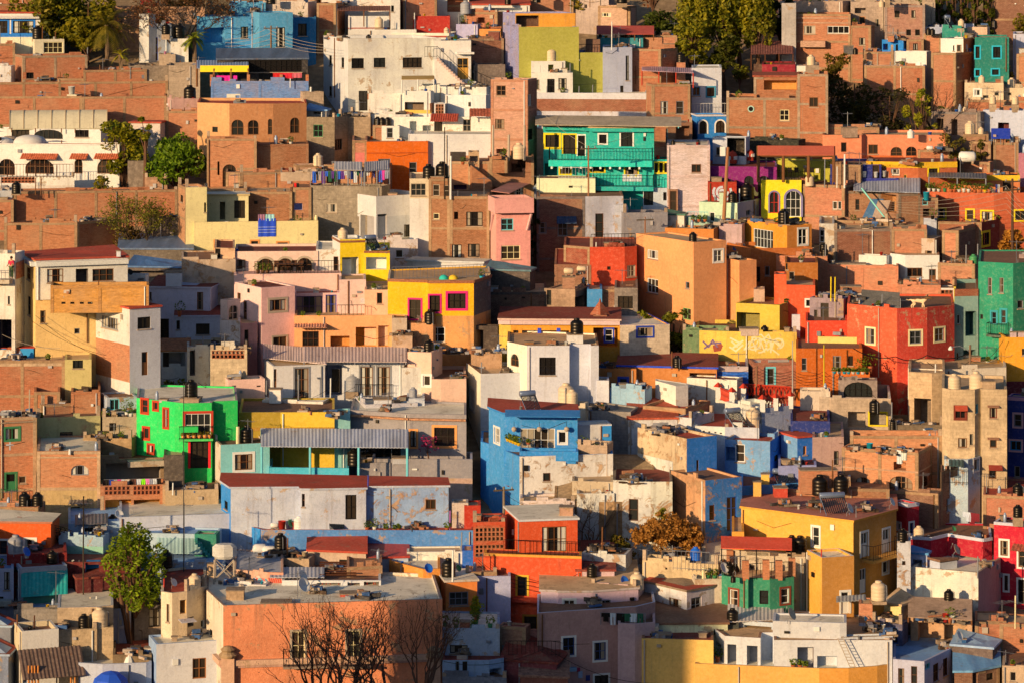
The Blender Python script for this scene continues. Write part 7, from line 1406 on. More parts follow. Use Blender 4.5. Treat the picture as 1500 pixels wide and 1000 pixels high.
# beige tall
be = H('beige_tower_house', 'tall beige block house with brown windows', (1382, 1428, 1476), 570, 788, 'k#e0bc90', seg=[(1380, .8), (1392, 0), (1428, .1), (1436, .8), (1438, .5), (1475, .6)], par=.2, roof='G', win='w1407,604,15,17,#7a3020,#7a3020 w1431,598,4,14,T w1455,604,11,16,#7a3020 w1410,648,13,14,B w1423,643,5,16 w1455,648,10,14,B w1454,694,11,13,B', on='t1398,24,1.2,c t1430,27,1.4,c k1446,20,14,1,k#d8b088 t1447,12,1,k', fr=None)
be.awning(1408, 596, 18, 6, 'p#d85838', .6); be.awning(1458, 683, 20, 5, 'p#a83c2c', .6); be.awning(1455, 594, 17, 2, 'p#a87850', .3, 'lintel'); be.awning(1455, 641, 17, 2, 'p#a87850', .3, 'lintel')
H('beige_back_house', 'beige cement house cradling rubbish yard', (1331, 1384), 546, 700, 'k#dcb488', seg=[(1331, .5), (1365, 0), (1384, .6)], par=.3, roof='G', win='o1352,605,26,44,k#9a8068', on='p1370,18,.3,W', a=8)
H('beige_upper_house', 'pale upper wall with blue doorway on beige house', (1330, 1474), 541, 680, 'd#e8c8a0', par=.2, roof='G', win='d1343,553,7,16,#3a5878', dv=1.5, on='z1340,1,1,w' if False else '', seg=[(1330, .4), (1386, 0), (1474, 2)])
H('junk_yard_wall', 'dark stacked junk wall below beige house', (1302, 1382), 622, 716, 'k#8a745c', cat='wall', par=.4, roof='K', on='j1318,30,1 j1340,40,1 j1366,40,.6 t1308,17,.2,k p1306,40,.4,E', D=5)
mg2 = H('blue_magenta_house', 'ink blue house with pink window frames', (1476, 1530), 582, 740, 'p#2c3c78', par=.1, roof='G', win='w1491,615,11,18,E,#e8a898 w1488,652,16,14,#2aa0c0,#e8a898 w1490,690,8,16,S', bands=[(700, 'p#b06068')], cap='p#d88a90', trim=[(583, .25, 'p#e09a98', .04)])
H('pink_brick_house', 'coral brick house below ink blue one', (1440, 1530), 728, 836, 'b#d08060', par=.1, roof='R', on='t1491,20,.4,k', a=-6)
# brick L
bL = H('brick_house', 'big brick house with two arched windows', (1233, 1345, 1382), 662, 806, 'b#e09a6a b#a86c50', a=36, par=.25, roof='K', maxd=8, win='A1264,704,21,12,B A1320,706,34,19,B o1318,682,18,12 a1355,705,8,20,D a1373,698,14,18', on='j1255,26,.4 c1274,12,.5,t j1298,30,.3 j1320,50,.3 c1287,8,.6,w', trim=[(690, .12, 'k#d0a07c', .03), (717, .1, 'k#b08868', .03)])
H('brick_house', '', (1245, 1380), 637, 800, 'b#e09868', of=bL, dv=3.0, par=.6, roof='K', a=4, D=2.5)
garments(bL.at(1312, -.1, bL.zt + .1), bL.at(1330, -.1, bL.zt + .1), 2, 'the big brick house parapet', bL.ray, [(('white', '#f0e4d0'), ('towel', .6, .9)), (('cream', '#e0d0b0'), ('towel', .6, .8))])
H('brick_flat_house', 'long brick house with pale shutters', (1378, 1437), 690, 812, 'b#a06a4c', a=38, par=.1, roof='K', seg=[(1378, 0), (1437, 5)], win='w1393,738,13,20,E W1411,729,12,16,E W1427,722,6,16,W')
H('teal_awning_house', 'small grey blue house with dark green awning', (1383, 1436), 672, 800, 'd#c0c4c0', par=.1, roof='W', seg=[(1383, 0), (1418, 0), (1436, 1.5)], win='w1430,680,7,17,W,W o1400,690,16,18', on='').awning(1401, 676, 22, 6, 'c#3a5048', .9)
HOUSES['small grey blue house with dark green awning'].railing(1383, 1418, -1.2, 1.0, 'K', zpx(703, Yg(800)))
H('brick_house', 'low salmon brick house beside black tanks', (1145, 1204), 718, 822, 'b#d89868', par=.2, roof='G', on='k1198,54,34,.4,b#d88a60 x1150,30,1.4,15 k1121,12,24,.3,p#f0c050 t1201,30,-.6,k', a=-10)
H('brick_house', 'dark brick parapet house behind solar panel', (1201, 1244, 1304), 714, 826, 'b#9a6c50 b#b07852', seg=[(1201, 0), (1243, .1), (1303, .1)], par=.2, roof='K', on='t1232,28,-.8,k p1219,44,.3,B', a=3)
H('brick_house', 'small brick house with rooftop canopy bars', (1202, 1246), 704, 812, 'b#c07e58', par=.1, roof='G', win='o1221,716,20,18', cap='d#c0c0c0')
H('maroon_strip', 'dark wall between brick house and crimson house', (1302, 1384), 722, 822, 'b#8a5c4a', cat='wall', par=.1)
# crimson
cr = H('crimson_house', 'crimson stepped house with white edging', (1306, 1329, 1346), 738, 852, 'p#c01c30 p#c01c30', a=40, par=.1, roof='W', cap='p#f0e0d8', maxd=4, win='w1317,770,4,9,W,W d1335,776,5,22,#384878,W', trim=[(738, .22, 'p#f0dcd4', .05)])
cr2 = H('crimson_house', 'low crimson house with white cornice and dish', (1336, 1365, 1453), 790, 878, 'p#b81c34 p#c01c34', seg=[(1334, .2), (1364, 0), (1388, 1.6), (1440, 0), (1453, .6)], par=.12, roof='K', cap='p#f0e0d8', win='o1415,824,42,20,p#e8dcd8', trim=[(786, .22, 'p#f4e4dc', .06)], D=6, on='s1397,8,2,e c1360,5,1,g')
ITEMS.append((cr2, 't1346,20,.6,c')); garments(cr2.at(1408, 3, cr2.zt + 1.3), cr2.at(1436, 3, cr2.zt + 1.3), 4, 'the low crimson house', cr2.ray, [(('white', '#f4ece8'), ('shirt', .6, .6)), (('white', '#f4ece8'), ('towel', .5, .9)), (('maroon', '#7a2028'), ('towel', .7, .9)), (('maroon', '#7a2028'), ('shirt', .6, .6))])
cr3 = H('crimson_house', 'tall crimson house with white window frames', (1456, 1540), 769, 900, 'p#d02038', par=.1, roof='K', cap='p#f0e0d8', win='w1471,802,11,22,B,W w1499,815,14,30,B,W w1474,853,5,22,K,W d1496,866,9,36,K,W', on='t1491,18,-.2,k,.6', trim=[(769, .2, 'p#f0dcd4', .06)])
cr3.awning(1496, 800, 24, 7, 't#a85a40', .7)
st_ = H('stone_tower', 'weathered stone tower beside amber house', (1314, 1334), 792, 930, 'q#d0c0b0', cat='tower', par=.1, roof='K', win='w1324,824,5,6,D w1317,867,4,6,D', on='t1322,20,.3,k', D=3)
pwl = H('white_brick_house', 'whitewashed brick house with pink flank', (1333, 1433, 1471), 838, 948, 'd#f8e0c0 p#d89880', a=40, par=.25, roof='W', maxd=7, cap='k#b09078', on='p1432,30,-.2,E')
H('white_shed', 'white shed with sloping slate lid', (1362, 1377, 1402), 822, 924, 'p#d8ccc8 p#f8e4cc', a=40, par=0, roof='K', rise=-.9, cat='shed', maxd=3, on='s1400,16,-.6,c')
H('blue_eave_shed', 'narrow shed with blue awning by stone tower', (1333, 1362), 812, 912, 'd#b8b4c0', par=0, roof='c#5aa0c8', rise=.3, cat='shed', win='o1344,826,14,14')
# amber big house
am = H('amber_house', 'big amber house with red flat roof', (1086, 1250, 1314), 764, 930, 'p#fcb848 p#dc9440', seg=[(1086, 4.4), (1250, 0), (1313, 4.6)], par=0, roof='r#c8785a', cap='p#f4b040', win='w1195,785,10,28,W,W d1266,797,10,36,W,W d1298,791,10,34,W,W w1297,830,8,17,W,W d1264,850,9,36,W', on='x1222,38,1.6,12 s1244,15,1.2,w s1306,13,.4,w m1254,18,.6 j1195,20,3 j1150,26,2 j1270,14,2 c1170,6,1.5,w k1143,20,14,5.5,p#d85038 k1109,12,22,4.6,p#f4c058', D=6)  # right face gets a deeper amber, its shade put into the paint
am.balcony(1262, 1310, 812, 4, 1.0, 'p#e8a048', 1.0, 'K')
am2 = H('amber_house', '', (1182, 1204, 1251), 816, 936, 'p#fcb848 p#d08c40', a=60, of=am, dv=-2.2, par=.15, roof='W', cap='p#f4dcc0', maxd=6, win='d1238,882,12,32,W,W', on='p1203,14,.2,r')  # deeper amber on the right face again stands in for shade
am2.canopy(1225, 1268, -1.4, -.1, -2.6, -2.5, 'c#a8a090', 0, name='pergola')
H('amber_low', 'low amber ledge left of amber house', (1072, 1090), 778, 905, 'p#f0a840', cat='wall', par=.1)
# cluster right bottom
H('brick_block_stand', 'brick pier with cream tank behind', (1258, 1278), 884, 990, 'b#d89068', cat='stand', par=.05, on='t1287,29,.6,c,.2', D=2, bands=[(912, 'd#d8c8c8')])
H('cream_hut', 'cream hut with dark window and brown roof', (1295, 1320, 1342), 887, 974, 'p#f4cc80 k#a89080', a=30, par=0, roof='G', rise=.6, maxd=4, win='o1303,897,8,6 o1332,903,8,8', cat='house')
jh = H('junk_shack', 'cluttered open shack under tan sheet roof', (1334, 1424), 905, 990, 'd#d8a070', par=.05, roof='G', cat='shack', win='o1360,926,30,30 o1400,926,34,24', on='f1392,20,-1.5,o c1385,12,-1.2,r c1395,10,-1.4,w j1370,40,-1 j1405,30,-1')
jh.canopy(1330, 1424, -1.6, 2, .3, .9, 'k#c8a080', 4, 'B', name='sheet_roof')
H('brick_pier', 'square brick pier carrying a black tank', (1378, 1400), 882, 968, 'b#d89468', cat='stand', par=.05, D=1.5, on='t1390,19,.4,k')
H('grey_shack', 'grey plank shack beneath the cream hut', (1277, 1330), 914, 1000, 'k#7a7080', cat='shack', par=.2, roof='K', win='w1311,930,9,24,#4a6080 o1290,930,12,20', on='j1300,40,.6 s1268,12,-.6,t c1294,8,-1.2,w')
H('brick_wall', 'low brick wall in front of pink flank', (1428, 1474), 908, 990, 'b#c07a58', cat='wall', par=.1, D=3)
H('brick_wall', 'broken brick wall at the right edge', (1464, 1540), 912, 996, 'b#c88058', cat='wall', par=.1, D=3, on='p1487,46,-.6,C m1487,40,-.6')
H('tin_shack', 'shack with bluish tin sheets near the corner', (1394, 1465), 950, 1030, 'k#7a6458', cat='shack', par=0, roof='c#a8b8c8', rise=.5, on='s1405,14,.3,w k1412,6,5,.5,p#2a5878')
H('tin_shack', 'brick shack with bright blue roof sheet', (1398, 1464), 984, 1062, 'b#9a6c54', cat='shack', par=0, roof='c#78a0b8', rise=.9, seg=[(1398, 0), (1424, .2), (1464, 2.0)], win='o1428,992,8,18 w1450,990,10,10', on='')
H('cement_hut', 'small tan hut with square window at corner', (1468, 1540), 978, 1064, 'd#c8a078', cat='house', par=.1, roof='K', win='w1484,990,9,14,S', a=-4)
# lilac
ll = H('lilac_house', 'lilac white house with four tall windows', (1308, 1354, 1398), 968, 1066, 'p#e8d8dc p#e0d0d8', seg=[(1308, .4), (1354, 0), (1398, 4.4)], par=.12, roof='B', win='w1320,990,9,24,D w1339,988,9,26,D w1371,984,8,26,D w1385,976,7,26,D w1359,975,7,9,T', on='p1398,3,.1,W', D=6)
# bottom yellow / white modern
ymo = H('white_modern_house', 'white modern house with yellow curved parapet', (1045, 1077, 1232), 935, 1046, 'p#f8e4d0 p#fbe8d4', seg=[(1045, 3), (1062, .6), (1114, .2), (1116, 1.8), (1133, 1.9), (1134, -.3), (1307, .3)], par=.1, roof='T', cap='p#a87850', win='o1053,956,8,30,p#c8b8a8 o1072,960,13,34,p#a89888 o1102,960,16,30,p#b8a898 o1180,962,24,30,p#a89080 o1212,975,30,30,p#f4e4d4', on='')
H('white_modern_house', '', (1132, 1166, 1240), 912, 1044, 'p#fbe8d4', of=ymo, dv=.1, par=.1, roof='W', cap='p#e8d8c8', seg=[(1132, .2), (1230, .1), (1240, .2)], on='s1158,19,-.3,c', D=2.5)
H('white_modern_house', '', (1230, 1308), 933, 1042, 'p#fdeedd', of=ymo, dv=-.2, par=.1, roof='W', cap='p#c89850', seg=[(1232, 0), (1308, .8)], D=1)
H('white_modern_house', '', (1018, 1243, 1308), 978, 1050, 'p#fcbc58 p#f4ac48', of=ymo, dv=-1.2, par=.25, roof='W', cap='p#c8a060', seg=[(1018, .5), (1200, 0), (1243, .2), (1285, 1.0), (1308, 1.8)], D=5, on='f1051,22,1.6,o f1162,12,.8,o f1172,12,.9,o f1180,10,.8,o')
m = MB(); a = ymo.at(1227, -.6); a.z = zpx(934, a.y); b = ymo.at(1246, -.9); b.z = zpx(978, b.y); s_ = Vector((.35, 0, 0))
for e in (a, a + s_): m.tube([e, e + (b - a)], .03, flat('S'), 5)
for i in range(10): q = a.lerp(b, i / 9.5); m.tube([q, q + s_], .02, flat('S'), 4)
o = one('ladder', m); tag(o, 'wooden ladder leaning on the white modern wall', 'ladder')
yb_ = H('yellow_house', 'plain yellow house wall at bottom', (940, 1046), 937, 1044, 'p#fcc860', par=.1, roof='D', cap='p#a87048', on='k974,18,7,.6,k#5a5a68', seg=[(940, .3), (1045, 0)])
H('cream_terrace_house', 'cream low house with barred window and grey roof', (958, 1066), 914, 1008, 'd#f0dca0', par=0, roof='K', rise=.4, win='w1053,925,15,8,K')
H('white_canopy_house', 'open terrace house under pale sheet roof', (1066, 1150), 912, 1004, 'd#d0c8c0', par=.05, roof='G', win='o1082,924,20,14 o1110,924,40,16,p#3a6a58', on='').canopy(1066, 1148, -1, 3, .1, .5, 'c#e8ccb0', 3, 'D')
# green house with terrace
gt = H('green_house', 'bottle green house with brick post terrace', (1057, 1097, 1163), 848, 965, 'p#3c8a60 p#3c8a60', seg=[(1057, 1.2), (1096, 0), (1098, .5), (1127, .5), (1128, 0), (1163, 1.0)], par=.1, roof='G', win='w1075,876,12,26,W,#8a4028 d1119,874,13,20,K w1150,872,12,22,W,#8a4028', on='t1068,20,1,k s1077,14,1,k s1060,16,.3,w s1061,10,.5,w')
for x, v in ((1069, 3), (1092, .2), (1122, .2), (1141, .2), (1160, .6)): p = gt.at(x, v); m = MB(); m.cbox(p, .45, .45, 1.3, wall('b#d88a5c')); link('brick_post', m.mesh('brick_post'), gt.root)
gt.railing(1096, 1120, .2, 1.1, 'K'); gt.railing(1124, 1160, .3, 1.1, 'K')
gt.canopy(1056, 1160, .8, 3.2, 1.8, 2.15, 'p#f05a3c', 3, 'K', pr=.04)
ITEMS += [(gt, 't1160,24,3.4,k,1.2'), (gt, 't1172,26,3.0,k,1.1'), (gt, 't1074,10,-1.2,k')]
dl = H('drum_stand', 'black tank at the green house foot', (1064, 1082), 912, 1000, 'k#5a5a50', cat='stand', par=.05, D=1.5, on='t1073,22,.3,k')
# white pink red roof
wp_ = H('white_house', 'white and pink house with bright red roof', (944, 1006, 1057), 866, 968, 'd#f8e0cc d#f4d0c0', a=38, par=0, roof='R', maxd=7, rise=.6, win='W989,886,18,20,B w1020,885,15,22,E', cap='k#a08468')
cf = H('cement_house', 'flat tan cement house carrying a blue tank', (941, 1062), 826, 938, 'd#d8b07c', par=.2, roof='W', on='t1019,20,1,u,.2 m985,26,.6 p1006,20,.2,K', win='w976,832,3,3')
H('cement_house', 'long tan roof slab under red canopy', (1028, 1180), 815, 924, 'd#d8b890', par=.25, roof='W', on='', a=-3)
cf.railing(986, 1040, -1.6, 1.3, 'E');
H('tan_roof_house', 'tan roofed terrace house with many posts', (1010, 1060), 848, 948, 'd#d8b890', par=.1, roof='W', on='p1030,18,.3,C,.1 p1009,22,.2,C,.1 f1037,14,.6,e f1047,12,.6,e j1052,16,1')
# peach bottom
pe = H('peach_house', 'large peach house with white window surrounds', (787, 932, 960), 897, 1024, 'p#f0b080 p#c89078', seg=[(787, -.2), (790, 0), (932, 2.0), (960, 3.4)], par=.15, roof='K', cap='p#f0e0d8', win='w833,946,17,26,#30486a,W w879,953,17,26,#30486a,W d881,996,20,16,K,W', D=6)
for x, y, w, h, c in ((826, 973, 8, 8, '#a82030'), (833, 972, 4, 8, '#e8c890'), (835, 979, 16, 5, '#b0d0d8'), (847, 980, 5, 6, '#a83048'), (850, 987, 6, 10, '#d8e0e8'), (861, 992, 6, 8, '#28386a')): pe.panel(x, y, w, h, c, .05 if w < 10 else .3, 'shop_sign')
mm = pe.stroke([(825, 971), (827, 969.8), (827.5, 974), (824.5, 975), (828.5, 975.6)], .07, '#e8d0d0', out=.06); link('painted_emblem', mm.mesh('painted_emblem'), pe.root)
pi = H('pink_house', 'pale pink house with tan sheet roof', (792, 868, 935), 867, 978, 'p#f4c4b8 p#f0bcb0', seg=[(792, .4), (816, .2), (818, 0), (868, .1), (935, 1.2)], par=0, roof='G', rise=.4, cap='d#d8b8a0', win='w834,889,16,22,W,W w887,889,16,22,E', on='t867,20,3.4,k')
H('red_roof_house', 'low house with dusky red roof beside orange one', (845, 900), 836, 930, 'p#e0b0a0', par=0, roof='D', rise=.6, on='')
H('tan_flat_house', 'tan flat roofed house with cream tank', (866, 945), 864, 962, 'd#d8a890', par=.1, roof='G', on='t933,26,.6,c s914,14,1,u j900,12,1.4')
dpe = H('washing_terrace', 'mauve wall terrace with dark washing', (868, 946), 912, 1022, 'p#d0a090', par=.3, roof='K', cat='house', on='l880,945,18,.6,6 t920,1,1,k', seg=[(905, 0), (930, -.2), (960, .3)], D=3)
H('stone_low_house', 'whitewashed stone wall with plank heap', (852, 926), 812, 912, 'q#f0dcc4', cat='wall', par=.1, roof='K', on='j878,44,1 j890,36,1.5 p882,40,.4,B', win='w894,834,10,12,T')
# orange red centre
oc = H('orange_red_house', 'orange red house with white flat roof', (740, 762, 846), 763, 912, 'p#e85c30 p#e85c30', a=60, par=0, roof='W', cap='p#f8e8d8', maxd=5, win='D812,789,36,37,B', D=5, on='k830,20,12,1.2,q#c8906c')
H('orange_red_house', '', (693, 740), 764, 908, 'b#d86038', of=oc, dv=.4, par=.1, roof='D', win='v717,782,42,20 v717,806,42,18', fr='p#d85834', D=3)
oc2 = H('orange_red_house', '', (709, 852), 814, 914, 'p#e05830', of=oc, dv=-1.3, par=.05, roof='D', cap='p#e8a040', win='d765,858,14,28,K,#d8b030 d777,912,18,20,K,#a87020', D=1.6, trim=[(814, .16, 'p#f0a840', .08)])
oc2.railing(738, 850, .1, 1.0, 'K'); oc2.balcony(752, 792, 874, 5, .7, 'p#a83c28', 0)
H('red_parapet', 'dusky red parapet left of orange red house', (703, 742), 757, 890, 'p#b84a34', cat='wall', par=.1, D=3)
H('cream_wall', 'cream garden wall below blue terrace', (596, 678), 808, 892, 'd#f4dcb8', cat='wall', par=.1, D=2, on='p676,30,.1,E')
H('blue_block', 'cobalt end wall of the blue terrace', (677, 694), 806, 892, 'p#3a80d0', cat='wall', par=.05, D=2, dv=-.05)
H('brick_parapet_wall', 'brick wall topped grey house behind orange one', (682, 730, 748), 837, 932, 'b#c08868', cat='wall', par=.1, D=2, seg=[(682, 0), (728, .1)])
H('grey_lilac_house', 'shaded grey lilac house by orange stair room', (686, 748), 844, 940, 'p#c0b4c0', par=.1, roof='K', a=4)
orr2 = H('orange_house', 'small orange house with black tank on top', (640, 653, 699), 852, 962, 'p#fca050 p#f88c40', a=58, par=0, roof='W', cap='d#d8b898', maxd=5, win='w644,868,4,12 w672,876,28,20,E', on='t657,27,1.2,k s671,10,2,e p663,44,-.1,W,.07')
H('orange_house', 'low orange strip house with louvre windows', (570, 645), 834, 944, 'p#f49840', seg=[(570, 3.2), (620, .2), (645, .4)], par=.2, roof='W', win='w603,850,8,12 w613,854,12,12 o633,862,13,16', on='s627,14,-1.2,u', D=5)
# big orange bottom
bo = H('terracotta_house', 'large terracotta house with stone balcony doors', (302, 327, 648), 886, 1070, 'd#f8d4a8 d#f49460', seg=[(302, 5.0), (327, 0), (648, .6)], par=.22, roof='W', cap='k#b0907a', win='d437,945,19,42,C,S d518,944,19,42,C,S w309,933,4,24', D=8, trim=[(966, .35, 'd#e0a880', .28), (973, .2, 'd#d0987a', .16)], on='j462,20,4,1 m436,40,2.5 k345,26,14,3,k#c8a078 s444,22,3 k510,24,4,3,p#c8503a j534,34,2 k405,44,3,1.2,p#c8503a')
for x0, x1 in ((414, 478), (498, 545)): bo.balcony(x0, x1, 971, 3, .9, 'k#a88c74', 1.0, 'K')
for x in (334, 636):
 a = bo.at(x, -.1); a.z = zpx(1020, a.y); m = MB(); m.cbox(a, .85, .5, 2.6, wall('d#d8a078')); m.lathe([(.55, 2.6), (.62, 2.75), (.4, 2.95), (.5, 3.1), (.25, 3.3), (0, 3.35)], wall('k#b8946c'), 12, a.x, a.y, a.z); link('pilaster', m.mesh('pilaster'), bo.root)
bare_tree('bare_tree', 'large leafless tree before the terracotta house', 494, 1120, 892, 110, 5, seed=21, col='#6a4838', buds=(('#4a3a24', '#6a5634'), 3, .05), dv=-2)
bare_tree('bare_tree', 'second leafless tree right of the balcony doors', 588, 1124, 912, 80, 4, seed=34, col='#6a4838', buds=(('#4a3a24', '#6a5634'), 3, .05), dv=-2)
# cistern + terraces behind the terracotta house
ct = H('white_roof_house', 'white roofed house with graffiti gable', (344, 392, 415), 838, 962, 'd#d8a07c d#e89a70', seg=[(342, 1.4), (392, .2), (415, 0)], par=.1, roof='c#b0a498', rise=.4, D=5)
for i in range(16):
 cx_ = 350 + i * 2.6; cy_ = 850 + (i * 37 % 9) - 3; r_ = 3 + i % 3; a0 = i * 73
 gstroke(ct, [(cx_ + r_ * math.cos(math.radians(a0 + t)), cy_ + r_ * math.sin(math.radians(a0 + t))) for t in range(0, 240, 40)], .12, ('#78a8a0', '#d86858', '#5a8a90', '#e8c0a0')[i % 4])
for i in range(6): gstroke(ct, [(394 + i * 3.2, 846), (397 + i * 3, 854), (394 + i * 3.4, 858)], .1, '#c84a38')
wr_ = H('white_pergola_house', 'white pillared house with red lattice openings', (413, 463, 558), 848, 968, 'p#fae6d0', seg=[(413, 0), (463, -.1), (558, -.3)], par=.15, roof='K', win='o481,862,36,18,p#5a3a34 o518,862,18,18,p#5a3a34 o544,860,22,18,p#8a4a38', on='j490,50,3 s442,18,-1,w', D=6)
wr_.canopy(395, 475, .2, 2.6, .3, .5, 'c#c8b8a8', 0)
for x in (470, 478, 486, 494, 510, 516, 522, 538, 545, 552): p = MB(); a = wr_.at(x, .25, 0); a.z = zpx(872, a.y); p.tube([a, a + Vector((.12 * ((x % 3) - 1), 0, .95))], .025, flat('R'), 4); link('lattice_bar', p.mesh('lattice_bar'), wr_.root)
for i in range(7): p = MB(); a, b = wr_.at(468, .8 + i * .7), wr_.at(522, .8 + i * .7); up = Vector((0, 0, .35)); p.tube([a + up, b + up], .05, flat('D'), 4); link('pergola_beam', p.mesh('pergola_beam'), wr_.root)
ys = H('yard_house', 'brick gabled yard house with yellow cloth', (508, 560), 830, 950, 'b#c88a64', par=.1, roof='K', rise=0, a=12)
rs = H('red_roof_house', 'tan cement house with broad red roof', (451, 538), 810, 906, 'd#d0a884', par=0, roof='R', rise=.8, win='w507,823,20,8', seg=[(451, 1.0), (536, 0)], on='')
H('red_roof_shed', 'white open shed under red sheet roof', (538, 598), 818, 902, 'p#d8d4d0', par=0, roof='c#c04838', rise=.7, cat='shed', win='o553,828,1,1', on='g554,14,-.6')
st2 = H('cement_terrace', 'tan clutter terrace with dark tank', (376, 462), 818, 918, 'd#c09870', cat='house', par=.1, roof='K', on='t411,24,1.5,k,.4 z380,22,1.5,w z394,20,1.2,w j402,40,.5 j430,30,.8 p421,30,.4,B c446,10,.6,c')
cis = H('white_terrace_house', 'white terraces under a big water cistern', (330, 396), 856, 976, 'd#e8d0b8', par=.1, roof='W', on='j350,40,.4')
p = cis.at(329, .6); m = MB(); c_ = wall('d#f4e0c4'); r0 = 1.2; m.lathe([(.0, 1.65), (.36, 1.65), (.5, 1.85), (.5, 2.45), (.36, 2.65), (0, 2.65)], c_, 8, p.x, p.y, p.z); o = link('water_cistern', None, None, p); t = MB();
me = m.mesh('cistern_tank'); me.transform(Matrix.Translation((-p.x, -p.y, 0))); me.transform(Matrix.Diagonal((1.65, 1.0, 1, 1))); me.transform(Matrix.Translation((p.x, p.y, 0))); link('cistern_tank', me, o)
for ex, ey in ((-.7, -.4), (.7, -.4), (-.7, .4), (.7, .4)): t.tube([p + Vector((ex, ey, -.3)), p + Vector((ex * .9, ey, 1.66))], .06, flat('S'), 5)
for a_, b_ in (((-.7, -.4), (.7, -.4)), ((-.7, .4), (.7, .4))): t.tube([p + Vector((*a_, .2)), p + Vector((*b_, 1.6))], .03, flat('S'), 4); t.tube([p + Vector((*b_, .2)), p + Vector((*a_, 1.6))], .03, flat('S'), 4)
link('scaffold_stand', t.mesh('scaffold_stand'), o); tag(o, 'big cream octagonal cistern on a scaffold stand', 'cistern')
# left bottom
orl = H('orange_house', 'vivid orange house with grey tank at left', (-30, 87), 766, 902, 'p#f8682c', par=0, roof='W', cap='p#c87850', win='w5,801,11,20,D,W D44,800,15,22,W,W', on='', rise=.3)
H('brick_ledge', 'ledge wall with two black tanks', (-20, 66), 742, 856, 'b#d08a60', cat='wall', par=.1, roof='W', on='t36,22,.6,k t55,21,.8,k')
mr = H('maroon_house', 'maroon roofed house with grey drum', (10, 60, 98), 812, 942, 'p#9a2c28 p#8a2824', seg=[(10, 0), (62, .1), (98, .1)], par=.15, roof='D', on='t23,30,.6,g c39,10,-.6,w s38,14,-1,u')
tt = H('teal_tarp_house', 'dim house with teal tarp over balcony', (16, 30, 98), 831, 960, 'p#c8c0b8 p#b0a8a0', a=66, par=.05, roof='D', maxd=5, win='w24,845,5,24 o64,856,58,40,p#1a6a64', on='t76,20,1.0,k')
tt.canopy(31, 99, -.9, .1, -1.75, -.2, 'c#28a090', 0, name='tarp'); tt.panel(65, 874, 62, 24, '#187060', .25, 'tarp_curtain'); tt.balcony(33, 98, 887, 12, .9, 'd#b8ac98', 0)
H('white_edge_house', 'pale house with balcony at left bottom edge', (-30, 20), 832, 962, 'p#d8d0d4', par=.1, roof='B', win='w10,850,8,26 w2,880,6,14', on='f3,14,.3,o').balcony(-20, 18, 876, 8, .8, 'd#c8b898', 0)
ds = MB(); p = orl.at(86, -.8); p.z = zpx(790, p.y)
def bigdish(label, p, r, tilt, az, col):
 o = link('mesh_satellite_dish', None, None, p); m = MB(); pr = [(r * i / 8, r * .32 * (i / 8) ** 2) for i in range(9)]; n = 22; mt = flat(col, .5);
 for i in range(n):
  t = 2 * math.pi * i / n; m.tube([(a * math.cos(t), a * math.sin(t), z) for a, z in pr], .018 if i % 2 else .03, mt, 3)
 for k in (3, 5, 6, 7, 8): m.tube([(pr[k][0] * math.cos(j * .2618), pr[k][0] * math.sin(j * .2618), pr[k][1]) for j in range(25)], .022, mt, 3)
 for k in range(8):
  for i in range(0): pass
 for t in (.4, 2.5, 4.6): m.tube([(r * .7 * math.cos(t), r * .7 * math.sin(t), .16 * r), (0, 0, r * .75)], .025, mt, 3)
 d = link('reflector', m.mesh('reflector'), o, (0, 0, 0)); d.rotation_euler = (tilt, 0, az); m = MB(); m.tube([(0, 0, .1), (0, .2, -1.6)], .07, flat('E'), 6); link('mast', m.mesh('mast'), o, (0, 0, 0)); tag(o, label, 'satellite dish')
bigdish('large black mesh dish beside the vivid orange house', p, 1.35, math.radians(-38), math.radians(-20), '!101010')
p = G(341, 900); p.z = zpx(816, p.y); bigdish('large pale mesh dish below the blue terrace', p, 1.0, math.radians(48), math.radians(40), '#b8a898')
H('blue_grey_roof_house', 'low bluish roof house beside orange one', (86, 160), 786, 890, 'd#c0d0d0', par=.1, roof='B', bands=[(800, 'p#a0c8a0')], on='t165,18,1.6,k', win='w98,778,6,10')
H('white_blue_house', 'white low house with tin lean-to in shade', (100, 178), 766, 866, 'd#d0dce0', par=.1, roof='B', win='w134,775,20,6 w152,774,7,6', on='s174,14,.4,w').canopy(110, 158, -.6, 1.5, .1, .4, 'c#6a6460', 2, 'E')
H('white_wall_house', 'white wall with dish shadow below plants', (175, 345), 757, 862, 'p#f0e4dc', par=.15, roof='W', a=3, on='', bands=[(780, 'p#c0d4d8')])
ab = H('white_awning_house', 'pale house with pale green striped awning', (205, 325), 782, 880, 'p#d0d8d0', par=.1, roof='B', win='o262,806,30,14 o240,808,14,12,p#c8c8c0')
ab.canopy(230, 296, -1.4, .2, -1.0, -.1, 'c#a8b8a0', 0, name='awning')
H('green_stair_house', 'dark green stairway wall with white edge', (285, 322), 782, 884, 'p#3a8a68', cat='house', par=.1, D=3)
stairs(HOUSES['dark green stairway wall with white edge'], 286, 782, 322, 820, 1.2, 'p#4aa080', None)
H('teal_shade_wall', 'white and grey terrace behind the green tree', (228, 330), 822, 918, 'd#c8ccd0', par=.2, roof='B', on='t243,26,-.8,k m270,90,.2', cat='house')
H('maroon_wall_house', 'long maroon wall in shade behind tree', (60, 200), 822, 934, 'p#7a2c28', par=.2, roof='D', cat='house', win='w155,870,8,10 o135,832,20,20,p#3a90b0', on='p122,100,.2,K')
H('maroon_low_house', 'dark maroon roofs by the tree foot', (100, 205), 848, 956, 'p#6a2a28', par=0, roof='D', rise=.6, cat='house', win='w155,868,10,10')
